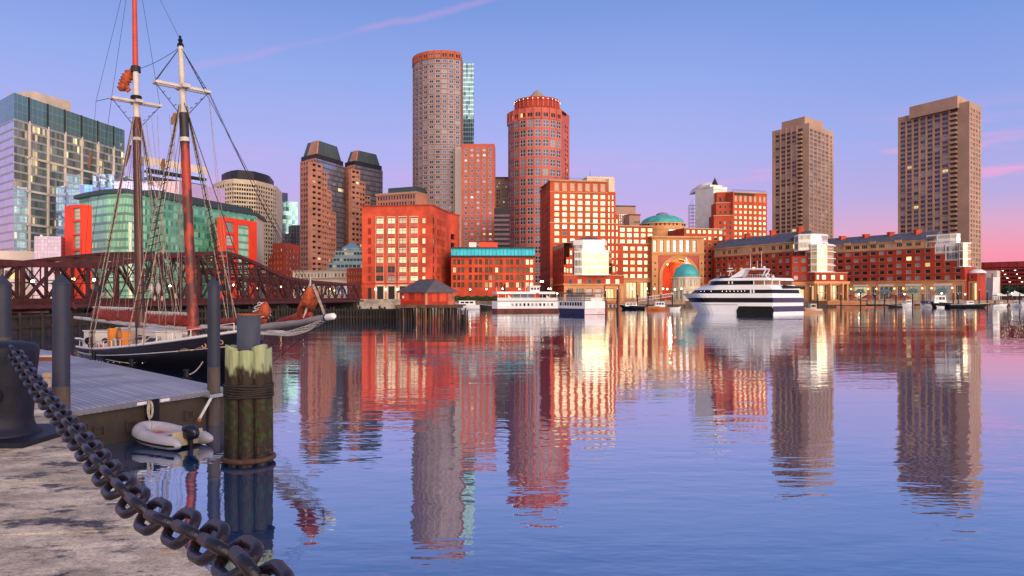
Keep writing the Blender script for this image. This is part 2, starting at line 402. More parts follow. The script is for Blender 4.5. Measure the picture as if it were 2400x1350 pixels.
# ================================================================ setting: water and ground
def water():
    m, n, b = newmat('harbour_water'); n.t.nodes.remove(b)
    pos = n.n('ShaderNodeNewGeometry').outputs['Position']
    out = n.t.nodes['Material Output']
    h1 = n.noise(n.vmul(pos, (.55, 1.25, 1)), 1.0, 3, .55)
    h2 = n.noise(n.vmul(pos, (2.2, 4.6, 1)), 1.0, 2, .5)
    h3 = n.noise(n.vmul(pos, (.06, .16, 1)), 1.0, 2, .5)
    patch = n.rng(n.noise(n.vmul(pos, (.03, .09, 1)), 1.0, 2, .5), .36, .64)      # calm and rippled patches
    h = n.m('ADD', n.m('MULTIPLY', h1, n.m('ADD', .42, n.m('MULTIPLY', patch, .95))), n.m('MULTIPLY', h3, 2.2))
    h = n.m('ADD', h, n.m('MULTIPLY', h2, n.m('ADD', .03, n.m('MULTIPLY', patch, .12))))
    bp = n.n('ShaderNodeBump'); bp.inputs['Strength'].default_value = 1; bp.inputs['Distance'].default_value = .0145
    n.l(h, bp.inputs['Height'])
    gs = n.n('ShaderNodeBsdfGlossy'); gs.inputs['Roughness'].default_value = .025; gs.inputs['Color'].default_value = (.91, .955, 1, 1); n.l(bp.outputs[0], gs.inputs['Normal'])
    df = n.n('ShaderNodeBsdfDiffuse'); df.inputs['Color'].default_value = (.003, .05, .17, 1)
    inc = n.n('ShaderNodeNewGeometry').outputs['Incoming']; fac = n.m('SUBTRACT', .98, n.m('MULTIPLY', n.m('ABSOLUTE', n.dot(inc, bp.outputs[0])), 1.38), clamp=True)
    mx = n.n('ShaderNodeMixShader'); n.l(fac, mx.inputs[0]); n.l(df.outputs[0], mx.inputs[1]); n.l(gs.outputs[0], mx.inputs[2]); n.l(mx.outputs[0], out.inputs[0])
    mb = MB(); mb.face([(-2500, -60, 0), (2500, -60, 0), (2500, 900, 0), (-2500, 900, 0)])
    struct(mb.build('water', m))
water()
coast = [(-400, 262), (600, 262), (838, 262), (1060, 264), (1064, 274), (1160, 283), (1600, 288), (1960, 283), (2300, 330), (2700, 350)]
cp = [P(*c) for c in coast]
mb = MB(); mb.prism(cp+[Vector((2500, 4500)), Vector((-2500, 4500))], -3, G, 0, 1)
struct(mb.build('ground', [M('seawall_stone', (.16, .11, .09), .9, scale=.5, var=.4, fine=6, bump=.03), M('city_paving', (.20, .16, .14), .9, scale=.2)]))
mb = MB()     # granite block wall below the big brick building
a, b = P(839, 261.4), P(1061, 263.2)
for r in range(3):
    for k in range(24):
        t0, t1 = (k+.5*(r % 2))/24.5, (k+.97+.5*(r % 2))/24.5
        A, B = lerp(a, b, t0), lerp(a, b, min(t1, 1)); j = random.uniform(-.12, .12)
        mb.prism([A+Vector((0, -.5+j)), B+Vector((0, -.5+j)), B+Vector((0, .5)), A+Vector((0, .5))], -.4+r*1.15, -.4+r*1.15+1.1)
tag(mb.build('granite_seawall', M('granite_blocks', (.40, .33, .27), .9, scale=.4, var=.35, fine=9, bump=.05)), 'rough granite block seawall under the tall red brick building', 'seawall')

# ================================================================ left: glass office tower
b = Bld('office_tower', 'big pale green glass office tower with white vertical fins at the left edge', 'office tower', 150, 380, ['pale'])
pts, zt = edges([(-60, 268), (33, 217), (62, 227), (292, 305)], 1, 330)
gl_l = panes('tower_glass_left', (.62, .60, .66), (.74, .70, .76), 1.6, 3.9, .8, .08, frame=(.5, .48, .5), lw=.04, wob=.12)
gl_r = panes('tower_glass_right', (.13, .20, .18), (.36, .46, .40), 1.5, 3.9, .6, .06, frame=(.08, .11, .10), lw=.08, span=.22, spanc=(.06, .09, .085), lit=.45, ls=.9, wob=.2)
gl_t = panes('tower_glass_crown', (.13, .26, .29), (.17, .31, .33), 3, 4, .55, .15, frame=(.28, .40, .42), lw=.04, wob=.1)
bandm = M('pale_green_spandrel', (.30, .36, .32), .4, metal=.3, scale=.2)
zc = zt-12
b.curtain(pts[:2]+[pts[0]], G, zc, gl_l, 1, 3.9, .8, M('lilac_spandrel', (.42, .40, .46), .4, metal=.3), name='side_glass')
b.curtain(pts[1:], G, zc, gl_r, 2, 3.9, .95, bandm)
b.curtain(pts, zc, zt, gl_t, 3, name='crown_glass')
back = pts[0]+(pts[3]-pts[1])
for A, B in ((pts[3], back), (back, pts[0])): b.face(A, B, G, zt)
b.part('roof', MT['roofgrey']).face([v3(p, zt-.4) for p in (pts[0], pts[1], pts[2], pts[3], back)])
exr = (pts[3]-pts[2]).normalized(); nr = Vector((exr.y, -exr.x))
L_ = (pts[3]-pts[2]).length
for px in (68, 112, 152, 191, 229, 266):
    # where the fin's column of the photo meets the face
    q = (px-1200)/F; t = (q*pts[2].y-pts[2].x)/(exr.x-q*exr.y); c = pts[2]+exr*t
    mb = MB(); mb.box(v3(c+nr*.3, (G+zc+1)/2), v3(exr, 0)*.40, v3(nr, 0)*.35, (0, 0, (zc+1-G)/2)); mb.build('fin', MT['pale'], b.root)
    mb = MB(); mb.box(v3(c+nr*.1-exr*.2, (zt+zc)/2), v3(exr, 0)*.3, v3(nr, 0)*.3, (0, 0, 6.1)); mb.build('fin', MT['dark'], b.root)
for z in [zc-15.6*k-.5 for k in range(1, 6)]:
    mb = MB(); mb.box(v3((pts[2]+pts[3])/2+nr*.3, z), v3(exr, 0)*L_/2, v3(nr, 0)*.35, (0, 0, .45)); mb.build('cross_beam', MT['pale'], b.root)
mb = MB(); A, B = P(76, 366), P(166, 386); mb.prism(back2(A, B, 18), zt-3, Z(213, 366)); mb.build('penthouse', M('beige_penthouse', (.50, .42, .36), .8, scale=.1), b.root)
mb = MB(); A, B = P(-60, 290), P(82, 296); mb.prism(back2(A, B, 20), G, Z(588, 293))
pod = mb.build('podium', MT['pale'], b.root)
for k in range(5):
    mb = MB(); C0 = lerp(A, B, .50+k*.1); C1 = lerp(A, B, .57+k*.1); mb.prism(back2(C0+Vector((0, -.15)), C1+Vector((0, -.15)), .1), 11, 14.5); mb.build('window', MT['litroom'] if k in (1, 2) else MT['gn'], pod)
b.done()
# low lilac glass block
b = Bld('glass_pavilion', 'low lilac glass block left of the orange red wing', 'building', 115, 285, ['pale'])
pts = [P(80, 280), P(143, 281), P(153, 288)]
zt = Z(554, 281)
b.curtain([pts[0], pts[1]], G, zt, panes('lilac_panes', (.42, .38, .60), (.52, .47, .70), 1.2, 1.4, .8, .05, frame=(.3, .3, .42), lw=.09, wob=.1), 1)
b.curtain([pts[1], pts[2]], G, zt, panes('navy_panes', (.06, .10, .22), (.08, .14, .3), 1.2, 1.4, .8, .05, lw=.06), 1, name='side_glass')
b.shell(para(*pts), G, zt, {0: 'none', 1: 'none'}); b.done()
# blue glass hotel behind
b = Bld('glass_hotel', 'stepped hotel of pale blue mirror glass with pink reflections behind the green building', 'hotel', 330, 440, ['cream'])
blue = panes('sky_blue_panes', (.40, .56, .95), (.52, .66, 1.0), 1.7, 1.75, .85, .05, frame=(.25, .33, .55), lw=.10, wob=.12)
pink = panes('pink_reflection_panes', (.62, .48, .62), (.70, .54, .66), 1.9, 1.75, .8, .05, frame=(.5, .4, .52), lw=.08, wob=.12)  # pink of the reflection is put into the pane tint
deep = panes('deep_blue_panes', (.06, .16, .42), (.10, .26, .60), 1.7, 1.75, .8, .05, frame=(.1, .15, .3), lw=.08, wob=.2)
def blk(name, pts, yt, d, mat, crown=0):
    zt = Z(yt, d); poly = para(*pts) if len(pts) == 3 else back2(*pts, 22)
    mb = MB(); u = 0
    for i in range(len(poly)):
        A, B = poly[i], poly[(i+1) % len(poly)]; L = (B-A).length
        mb.face([v3(A, G), v3(B, G), v3(B, zt), v3(A, zt)], 0, [(u, 0), (u+L, 0), (u+L, zt-G), (u, zt-G)]); u += L
    mb.face([v3(p, zt) for p in poly], 1, [(0, 0)]*len(poly))
    o = mb.build(name, [mat, MT['roofgrey']], b.root)
    if crown:
        m2 = MB(); c = sum(poly, Vector((0, 0)))/len(poly); q = [p+(p-c).normalized()*.3 for p in poly]
        m2.prism(q, zt-crown, zt+.3); m2.build('crown', MT['pale'], o)
    return o
blk('glass_block', [P(131, 345), P(187, 339)], 435, 342, blue)
blk('glass_block', [P(187, 340), P(217, 343)], 432, 341, deep)
blk('glass_block', [P(217, 375), P(268, 375)], 408, 375, blue)
blk('glass_block', [P(222, 371), P(246, 369), P(262, 371)], 440, 370, deep)
blk('glass_block', [P(266, 402), P(312, 402)], 412, 402, blue)
blk('glass_block', [P(312, 440), P(338, 428), P(486, 464)], 372, 434, blue, 4.5)
blk('glass_block', [P(330, 400), P(420, 400), P(528, 430)], 430, 408, pink)
for z in (0, 1):
    mb = MB(); A, B = P(350, 426), P(484, 462); mb.prism(back2(A, B, 1.4), Z(406+z*17, 434), Z(400+z*17, 434)); mb.build('louvre_band', MT['dark'], b.root)
b.done()
# green glass office with orange red portals
b = Bld('green_glass_office', 'long sea green glass office building with orange red frames at both ends', 'office building', 380, 330, ['pale'])
pts, zt = edges([(186, 459), (215, 452), (250, 446), (296, 443), (340, 450), (400, 461), (500, 480.5), (600, 499)], 3, 300)
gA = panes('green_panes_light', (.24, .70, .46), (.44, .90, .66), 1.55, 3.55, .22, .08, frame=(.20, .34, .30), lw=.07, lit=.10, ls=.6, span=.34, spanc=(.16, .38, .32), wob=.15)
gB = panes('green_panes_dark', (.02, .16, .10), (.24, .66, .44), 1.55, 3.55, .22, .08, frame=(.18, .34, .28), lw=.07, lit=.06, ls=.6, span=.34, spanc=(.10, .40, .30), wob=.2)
zr = zt-1.6
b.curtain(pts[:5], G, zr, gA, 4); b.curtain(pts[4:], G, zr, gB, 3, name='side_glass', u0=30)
poly = pts+[pts[-1]+Vector((-6, 30)), pts[0]+Vector((10, 30))]
for i in (7, 8, 9): b.face(poly[i], poly[(i+1) % 10], G, zr)
cen = sum(poly, Vector((0, 0)))/len(poly)
mb = MB(); mb.prism([p+(p-cen).normalized()*2.2 for p in poly], zr, zt, bottom=True); mb.build('roof', MT['tealdark'], b.root)
mb = MB(); A, B = lerp(pts[4], pts[6], .05), lerp(pts[6], pts[7], .8); mb.prism(back2(A+Vector((0, 6)), B+Vector((0, 6)), 8), zt, zt+2.2); mb.build('plant_room', MT['tealdark'], b.root)
mb = MB(); A = lerp(pts[3], pts[4], .15); B = lerp(pts[3], pts[4], .3); mb.prism([A+Vector((0, -.5)), B+Vector((0, -.5)), B+Vector((0, .5)), A+Vector((0, .5))], G, zr-12); mb.build('stair_strip', M('pale_lit_strip', (.75, .8, .6), .4, emit=(.9, .95, .6), es=.25), b.root)
def portal(A, B, z1, cols, rows, big=None, name='red_frame'):
    """orange red slab with real openings"""
    s2 = Bld.__new__(Bld); s2.w = MB(); s2.wins = []; s2.dep = .8; s2.kind = 'tall'; s2.g = MT['gg2']; s2.fr = MT['tealmid']
    if big:
        s2.face(A, lerp(A, B, big[0]), G, z1, cols, rows); s2.face(lerp(A, B, big[0]), B, G, z1, [big[1]], [big[2]], kind='lou6', g=gA)
    else: s2.face(A, B, G, z1, cols, rows)
    q = back2(A, B, 4)
    for i in (1, 2, 3): s2.w.face([v3(q[i], G), v3(q[(i+1) % 4], G), v3(q[(i+1) % 4], z1), v3(q[i], z1)], 0)
    s2.w.face([v3(p, z1) for p in q])
    o = s2.w.build(name, MT['portal_red'], b.root)
    for mtx, w, h, kind, fr, g in s2.wins:
        mb = MB()
        if kind == 'lou6': mb.face([(0, 0, 0), (w, 0, 0), (w, 0, h), (0, 0, h)], 1, [(0, 0), (w, 0), (w, h), (0, h)])
        else: win_geo(mb, w, h, kind)
        mb.build('window', [fr, g], o, mtx)
MT['gg2'] = glass('pale_green_glass', (.34, .58, .48), .7, .1, pb=.2, blind=(.5, .6, .5), lit=.12, ls=.5)
zz = lambda y, d: Z(y, d)
portal(P(151, 293), P(193, 288), Z(481, 291), [(.47, .87)], [(zz(y1, 291), zz(y0, 291)) for y0, y1 in ((589, 627), (552, 584), (520, 549), (488, 516))][0:4])
portal(P(525, 343), P(602, 366), Z(513, 352), [(.20, .82)], [(zz(y1, 352), zz(y0, 352)) for y0, y1 in ((620, 642), (584, 612), (552, 578), (523, 546))], big=(.36, (.10, .64), (G+3, Z(527, 355))))
b.done()
# beige rounded tower
b = Bld('office_tower', 'cream concrete tower with rounded corners and a dark flat crown', 'office tower', 580, 610, ['cream', 'dark'])
pts, zt = edges([(497, 428), (508, 422), (526, 416), (548, 413), (600, 417.5), (622, 423), (640, 428), (649, 432)], 3, 600)
zt -= 2
rows = gridr(25, G+8, zt-3, .56); MT['gb'] = glass('black_window_glass', (.03, .03, .04), .5, pb=.08)
f = lambda n: dict(cols=gridc(n, fr=.72), rows=rows, kind='bare', g=MT['gb'], dep=.5)
poly = pts+[pts[-1]+Vector((-8, 40)), pts[0]+Vector((8, 40))]
b.shell(poly, G, zt, {0: f(2), 1: f(3), 2: f(4), 3: f(9), 4: f(4), 5: f(3), 6: f(2)})
c = sum(poly, Vector((0, 0)))/len(poly)
mb = MB(); q = [lerp(c, p, .74) for p in poly]; mb.prism(q, zt, Z(405, 600)+4); mb.build('crown', MT['dark'], b.root)
b.done()
# teal tower and dark towers
b = Bld('glass_tower', 'pale teal glass tower with a navy rooftop box between cream and dark towers', 'office tower', 672, 700, ['pale'])
A, B, C = P(645, 705), P(652, 690), P(698, 700)
tg = panes('pale_teal_panes', (.12, .27, .31), (.20, .36, .40), 3, 4, .7, .08, frame=(.35, .52, .58), lw=.05, wob=.1)
b.curtain([A, B, C], G, Z(472, 695), tg, 2); b.shell(para(A, B, C), G, Z(472, 695), {0: 'none', 1: 'none'})
b.boxon(B, C, -.1, .5, Z(472, 695), Z(452, 695), -1, 14, name='plant_room', mat=M('navy_panels', (.03, .05, .14), .4, metal=.4)); b.done()
b = Bld('dark_tower', 'dark slate glass tower stepping down beside the pale teal tower', 'office tower', 685, 640, ['dark'])
dg = panes('dark_grid_panes', (.05, .06, .09), (.11, .12, .16), 2.4, 3.2, .6, .1, frame=(.17, .16, .19), lw=.10, lit=.03)
for q, y in (((P(682, 632), P(704, 632)), 527), ((P(660, 628), P(684, 628)), 548), ((P(676, 630), P(690, 630)), 530)):
    b.curtain([q[0], q[1]], G, Z(y, 630), dg, 1); b.shell(back2(*q, 18), G, Z(y, 630), {0: 'none'})
b.done()
b = Bld('brick_block', 'small stepped red brick block beyond the bridge truss', 'building', 665, 380, ['brick_deep'])
A, B, C = P(628, 384), P(664, 374), P(702, 392)
fw = dict(cols=gridc(4, .1, .95, .4), rows=gridr(8, G+2, Z(580, 380), .45), kind='single', g=MT['gm'])
b.shell(para(lerp(A, B, .3), B, C), G, Z(569, 374), {0: dict(fw, cols=gridc(3, .1, .95, .35)), 1: fw})
b.shell(para(A, lerp(A, B, .31), lerp(A, B, .31)+(C-B)*.8), G, Z(597, 376), {0: dict(fw, cols=gridc(2, .1, .9, .35))})
b.done()
# long low stone building, brick annex, stepped pyramid building
b = Bld('stone_block', 'long low pink stone building behind the end of the bridge', 'building', 750, 345, ['pale', 'tan'])
A, B = P(686, 352), P(818, 338)
b.shell(back2(A, B, 14), G, Z(634, 345), {0: dict(cols=gridc(16, .02, .98, .5), rows=[(4.5, 9), (Z(650, 345), Z(641, 345))], kind='single', g=lambda c, r: MT['gg'] if r and (c*7) % 5 < 3 else MT['gn'])})
b.band(back2(A, B, 14), Z(654, 345), .6, .5, 1, 1); b.band(back2(A, B, 14), Z(635, 345), .5, .5, 1, 1); b.done()
b = Bld('brick_annex', 'small dark brick annex left of the big red brick building', 'building', 834, 325, ['brick_deep'])
b.shell(back2(P(813, 326), P(852, 322), 12), G, Z(628, 324), {0: dict(cols=gridc(6, .05, .95, .4), rows=gridr(4, G+2, Z(632, 324), .5), kind='cross')}); b.done()
b = Bld('pyramid_roof_block', 'small teal office building stepping up to a pyramid roof', 'building', 815, 420, ['tealmid'])
for (x0, x1, yt, yb, dd) in ((768, 856, 617, 640, 418), (779, 853, 603, 617, 421), (784, 852, 588, 603, 423), (801, 842, 581, 588, 428)):
    A, B = P(x0, dd), P(x1, dd); zb, z1 = (G if yb == 640 else Z(yb, dd)), Z(yt, dd)
    b.shell(back2(A, B, 16), zb, z1, {0: dict(cols=gridc(9, .02, .98, .8), rows=[(z1-(z1-max(zb, z1-4))*.62, z1-.8)], kind='bare', g=MT['gd'])})
A, B = P(801, 428), P(842, 428); q = back2(A, B, 12); c = sum(q, Vector((0, 0)))/4; zb = Z(581, 428)
mb = MB()
for i in range(4): mb.face([v3(q[i], zb), v3(q[(i+1) % 4], zb), v3(c, Z(566, 434))])
mb.build('pyramid_roof', M('teal_roof', (.16, .30, .38), .45, metal=.4), b.root); b.done()
# twin towers with slanted mansards
tw = Bld('twin_tower', 'brown granite twin tower with two slanted dark green mansard tops', 'office tower', 800, 520, ['brick_brown', 'dark'])
ribbon = panes('blue_ribbon_panes', (.16, .18, .27), (.30, .33, .44), 2.2, 3.7, .5, .06, frame=(.28, .20, .2), lw=.05, lit=.035, ls=1.3, span=.36, spanc=(.13, .12, .17), wob=.15)
mans = M('mansard_metal', (.085, .115, .115), .5, metal=.35, scale=.3, stretch=(1, 1, .1))
def twin(pA, pB, pC, dB, ysh, yB, steps, mp):
    A, B, C = pA, pB, pC; poly = para(A, B, C); zs = Z(ysh, dB)
    rows = gridr(int((zs-G)/3.7), G, zs, .5)
    tw.face(A, B, G, zs, gridc(6, .03, .98, .62), rows, kind='bare', g=MT['gn'], dep=.6)
    tw.curtain([B, C], G, zs, ribbon, 1)
    for i in (2, 3): tw.face(poly[i], poly[(i+1) % 4], G, zs)
    tw.part('roof', MT['roofgrey']).face([v3(p, zs) for p in poly])
    for k, (f0, f1, y) in enumerate(steps):              # balcony bays stepping down across the glass face
        z1 = Z(y, dB); ex = (C-B).normalized(); n = Vector((ex.y, -ex.x)); a = B+(C-B)*f0+n*(2.4-.5*k); e = B+(C-B)*f1+n*(2.4-.5*k)
        r2 = gridr(int((z1-G)/3.7), G, z1, .45)
        tw.face(a, e, G, z1, gridc(2, .04, .96, .74), r2, kind='bare', g=MT['gd'], dep=.9)
        tw.face(e, e-n*3, G, z1); tw.face(a-n*3, a, G, z1); tw.w.face([v3(a, z1), v3(e, z1), v3(e-n*3, z1), v3(a-n*3, z1)])
    (tA, tB, tC, yT) = mp                                # mansard: brick end wall and sloping metal sides
    c = sum(poly, Vector((0, 0)))/4
    zt = Z(yT, dB); base = [lerp(c, p, .93) for p in poly]; top = [lerp(c, p, .66) for p in poly]
    m1 = MB(); m1.frust(base, zs, top, zt); m1.build('mansard_roof', mans, tw.root)
    e = (base[1]-base[0]).normalized(); n = Vector((e.y, -e.x)); m2 = MB()
    q0 = [lerp(base[0], base[1], .30)+n*.5, base[1]+n*.5]; q1 = [lerp(top[0], top[1], .40)+n*.5, top[1]+n*.5]
    m2.face([v3(q0[0], zs), v3(q0[1], zs), v3(q1[1], zt), v3(q1[0], zt)]); m2.face([v3(q0[1], zs), v3(q0[1]-n, zs), v3(q1[1]-n, zt), v3(q1[1], zt)]); m2.face([v3(q0[0]-n, zs), v3(q0[0], zs), v3(q1[0], zt), v3(q1[0]-n, zt)])
    m2.build('gable', MT['brick_brown'], tw.root)
    m3 = MB(); m3.prism([lerp(c, p, .95) for p in poly], zs, zs+3.5); m3.build('louvre_band', MT['dark'], tw.root)
twin(P(703, 520), P(741, 506), P(807, 538), 508, 372, 0, [(-.25, .12, 385), (0.12, .30, 400), (.30, .47, 440), (.47, .66, 490)], (0, 0, 0, 325))
twin(P(806, 545), P(832, 536), P(897, 560), 538, 388, 0, [(-.2, .10, 400), (.10, .30, 425), (.30, .5, 455)], (0, 0, 0, 350))
tw.done()
b = Bld('brown_office', 'low brown stone office block with a teal rooftop between twin tower and cylinder', 'building', 928, 500, ['brick_brown', 'tan'])
A, B = P(882, 503), P(975, 490); poly = back2(A, B, 25)
b.shell(poly, G, Z(451, 496), {0: dict(cols=gridc(14, .02, .98, .6), rows=gridr(12, Z(640, 496), Z(455, 496), .6), kind='bare', g=MT['gn'], dep=.5)})
b.band(poly, Z(456, 496), 1.2, .6, 1, 1)
b.boxon(A, B, .24, .95, Z(451, 496), Z(438, 496), -3, 16, name='plant_room', mat=MT['tealdark']); b.done()

MT['crown_brown'] = M('crown_brown_granite', (.42, .10, .055), .8, scale=.1, fine=20, var=.15)
# ================================================================ the tall round tower and its neighbours
def arc(c, R, a0, a1, n): return [c+Vector((math.cos(math.radians(a0+(a1-a0)*i/n)), math.sin(math.radians(a0+(a1-a0)*i/n))))*R for i in range(n+1)]
b = Bld('round_tower', 'tallest round tower with a red brown crown and grid of dark paired windows', 'office tower', 1040, 525, ['tower_brown', 'crown_brown', 'grey_granite'])
c = P(1041, 525); R = 22.6
ang = math.degrees(math.atan2(-1, 0))
pts = arc(c, R, 174, 306, 11)      # visible drum from the left limb to the flat cut at right
zt = Z(117, 502); zc = Z(136, 502)
rows = gridr(46, G+6, zc, .84)
for i in range(11):
    b.face(pts[i], pts[i+1], G, zc, [(.045, .955)], rows, kind='pair', g=MT['gn'], fr=MT['grey_granite'], dep=.3)
    A, B = pts[i], pts[i+1]; ex = (B-A).normalized(); n = Vector((ex.y, -ex.x))
    b.face(A+ex*.12+n*.4, B-ex*.12+n*.4, zc, zt, [(.16, .44), (.56, .84)], [(zc+1, zc+3.4)], mi=1, kind='bare', g=MT['gd'], dep=.9)
    for q in (A+ex*.12, B-ex*.12): b.w.box(v3(q-n*.3, (zc+zt)/2), v3(ex, 0)*.05, v3(n, 0)*.7, (0, 0, (zt-zc)/2-.01), 1)
end = [pts[-1]+Vector((0, 24)), pts[0]+Vector((2, 24))]
for A, B in ((pts[-1], end[0]), (end[0], end[1]), (end[1], pts[0])): b.face(A, B, G, zt)
b.part('roof', MT['roofgrey']).face([v3(p, zt-1) for p in pts+end])
b.part('corner_slot', panes('slot_panes', (.03, .03, .04), (.10, .10, .12), 2.2, 3.6, .6, .1, frame=(.2, .17, .18), lw=.12)).prism(back2(P(1066, 503), P(1083, 503), 12), G, Z(345, 503))
b.done()
b = Bld('glass_tower', 'slim blue green glass tower standing behind the tallest round tower', 'office tower', 1097, 620, ['pale'])
A, B, C = P(1060, 612), P(1110.5, 612), P(1112, 640)
b.curtain([A, B, C], G, Z(148, 612), panes('blue_green_panes', (.06, .12, .165), (.10, .17, .22), 1.9, 3.8, .6, .08, frame=(.34, .50, .58), lw=.10, span=.3, spanc=(.20, .40, .46), wob=.12), 2)
b.shell(para(A, B, C), G, Z(148, 612), {0: 'none', 1: 'none'}); b.done()
b = Bld('granite_slab', 'flat salmon red slab tower with arched pale window frames', 'office tower', 1120, 495, ['brick_slab', 'brick_pink'])
A, B = P(1081.5, 490), P(1159.5, 490); zt = Z(337, 490); poly = back2(A, B, 22)
rows = [(z, z+2.1) for z in [zt-5.2-3.55*k for k in range(20)]][::-1]
b.shell(poly, G, zt, {0: dict(cols=gridc(5, .04, .96, .60), rows=rows, kind='pair', g=MT['gm'], fr=MT['grey_granite'])})
b.part('lintel', MT['grey_granite'])
for u0, u1 in gridc(5, .04, .96, .26):
    for z0, z1 in rows: b.boxon(A, B, u0, u1, z1, z1+.55, .14, 0, name='lintel')
b.done()
b = Bld('beige_tower', 'narrow beige stone tower seen between slab and second round tower', 'office tower', 1175, 600, ['tan', 'dark'])
A, B = P(1150, 600), P(1196, 600)
b.shell(back2(A, B, 20), G, Z(418, 600), {0: dict(cols=gridc(8, .05, .95, .45), rows=gridr(24, Z(640, 600), Z(424, 600), .5), kind='bare', g=MT['gd'])})
b.boxon(A, B, -.02, 1.02, Z(418, 600), Z(415, 600), .6, 10, 1); b.done()
b = Bld('parking_block', 'dark purple parking block in the gap beside the salmon slab', 'building', 1176, 460, ['dark', 'brick_deep'])
A, B = P(1158, 450), P(1194, 450); poly = back2(A, B, 30)
b.shell(poly, G, Z(488, 450))
for k in range(8): b.boxon(A, B, 0, 1, Z(508+k*11, 450), Z(503+k*11, 450), .8, 0, 1 if k < 1 else 0, name='deck', mat=M('purple_concrete', (.20, .12, .15), .8)) 
b.done()
b = Bld('round_tower', 'second round tower of red granite with a drum and small pointed cap', 'office tower', 1258, 560, ['brick_pink', 'brick_deep', 'cream'])
c = P(1259, 560); R = 22.6; zt = Z(251, 537); zc = zt-8.2
pts = arc(c, R, 172, 322, 10)
rows = gridr(18, G+4, zc, .76, .6)
for i in range(10):
    b.face(pts[i], pts[i+1], G, zc, [(.11, .89)], rows, kind='quad', g=MT['gn'], fr=MT['grey_granite'], dep=.25)
    A, B = pts[i], pts[i+1]; ex = (B-A).normalized(); n = Vector((ex.y, -ex.x))
    b.face(A+n*.3, B+n*.3, zc, zt, [(.2, .47), (.53, .8)], [(zc+1.6, zc+4.4)], mi=0, kind='bare', g=MT['gd'], dep=.6)
    b.w.box(v3(A+n*.5, zc+4.1), v3(ex, 0)*.35, v3(n, 0)*.4, (0, 0, 4.2), 0)
b.part('roof', MT['roofgrey']).face([v3(p, zt-.3) for p in arc(c, R+.2, 0, 342, 19)])
sA, sB = P(1311, 548), P(1334.5, 572); zs = Z(259, 556)
sp_ = [sA, sB, sB+Vector((-30, 26)), sA+Vector((-20, 26))]
b.shell(sp_, G, zs, {0: dict(cols=[(.55, .66), (.74, .85)], rows=gridr(36, G+4, zs-9, .55), kind='bare', g=MT['gd'])})
rd = 17.2; zd = Z(225, 542)
m1 = MB(); m1.lathe([(rd, zt-.5), (rd, zd-2.2), (rd+.4, zd-2.2), (rd+.4, zd), (rd-1, zd), (0.01, zd)], c, 40, 0, False); drum = m1.build('drum', MT['brick_deep'], b.root)
for k in range(15):
    a = math.radians(180+k*180/14); q = c+Vector((math.cos(a), math.sin(a)))*(rd+.1)
    mb = MB(); mb.box(v3(q, (zt+zd)/2+.4), (-math.sin(a)*.45, math.cos(a)*.45, 0), (math.cos(a)*.35, math.sin(a)*.35, 0), (0, 0, 2.6)); mb.build('drum_fin', MT['brick_pink'], drum)
    mb = MB(); q = c+Vector((math.cos(a), math.sin(a)))*(rd+.45); mb.ball(v3(q, zd-1.1), .17, 6); mb.build('lamp', MT['lampglow'], drum)
m1 = MB(); m1.lathe([(11, zd-.2), (0.02, Z(209, 560))], c, 12, 0, False); m1.build('cap', M('tan_cap', (.34, .25, .19), .6), b.root)
b.done()

# ================================================================ big red brick building and its neighbour
b = Bld('brick_warehouse', 'big bright red brick building with four tall columns of pale windows', 'building', 940, 300, ['brick_red', 'cream', 'brick_deep'])
A, B = P(848.5, 294), P(1012.5, 290); zt = Z(479, 290); C = P(1055, 318); D = P(1077, 327)
U = lambda zx: (zx-855)/558; ZZ = lambda zy: Z(450+zy/3.43, 290)
MT['winframe'] = M('dark_bronze_frame', (.16, .09, .07), .6)
rw = [(ZZ(b_), ZZ(a_)) for a_, b_ in ((672, 714), (597, 646), (517, 571), (441, 491), (364, 415), (285, 334), (203, 250))]
bays = [(U(x-31), U(x+31)) for x in (997, 1089, 1180, 1270)]
grand = lambda c, r: MT['gg_bright'] if r in (2, 3, 4, 5, 6) or c >= 2 else MT['gm']
zg = ZZ(738)
zfloor = Z(704, 285)
b.face(A, B, zg, zt, bays, rw, kind='cross', g=grand, fr=MT['winframe'], dep=.45)
for x in (997, 1089, 1180, 1270):      # stone surround of each bay and pink spandrels between its windows
    for dxx in (-33, 31): b.boxon(A, B, U(x+dxx), U(x+dxx+2.4), rw[0][0]-.3, rw[6][1]+.3, .12, 0, 1)
    b.boxon(A, B, U(x-33), U(x+33.4), rw[6][1]+.3, rw[6][1]+.6, .12, 0, 1); b.boxon(A, B, U(x-33), U(x+33.4), rw[0][0]-.6, rw[0][0]-.3, .12, 0, 1)
    for k in range(6): b.boxon(A, B, U(x-30), U(x+30), rw[k][1]+.25, rw[k+1][0]-.15, .06, 0, 3)
b.mats.append(MT['brick_pink'])
def small(x, w, g, rows_, name, fr):
    for z0, z1 in rows_:
        ex = (B-A).normalized(); n = Vector((ex.y, -ex.x)); o = v3(A+ex*(U(x-w/2)*(B-A).length)+n*.13, z0); wd_ = U(x+w/2)-U(x-w/2)
        mtx = Matrix(((ex.x, -n.x, 0, o.x), (ex.y, -n.y, 0, o.y), (0, 0, 1, o.z), (0, 0, 0, 1)))
        b.wins.append((mtx, round(wd_*(B-A).length, 2), round(z1-z0, 2), 'cross', fr, g))
small(1350, 24, MT['gg_bright'], [(z0, z0+(z1-z0)*.85) for z0, z1 in rw], 'w', MT['cream'])
small(917, 22, MT['brick_deep'], rw, 'w', MT['brick_deep'])
dz = zfloor
doors = [(U(x-26), U(x+26)) for x in (1002, 1092, 1183)]
b.face(A, B, dz, zg, doors, [(dz+.02, ZZ(757))], kind='six', g=MT['gd'], fr=MT['dark'], dep=.5)
b.face(A, B, G-.2, dz, mi=1)
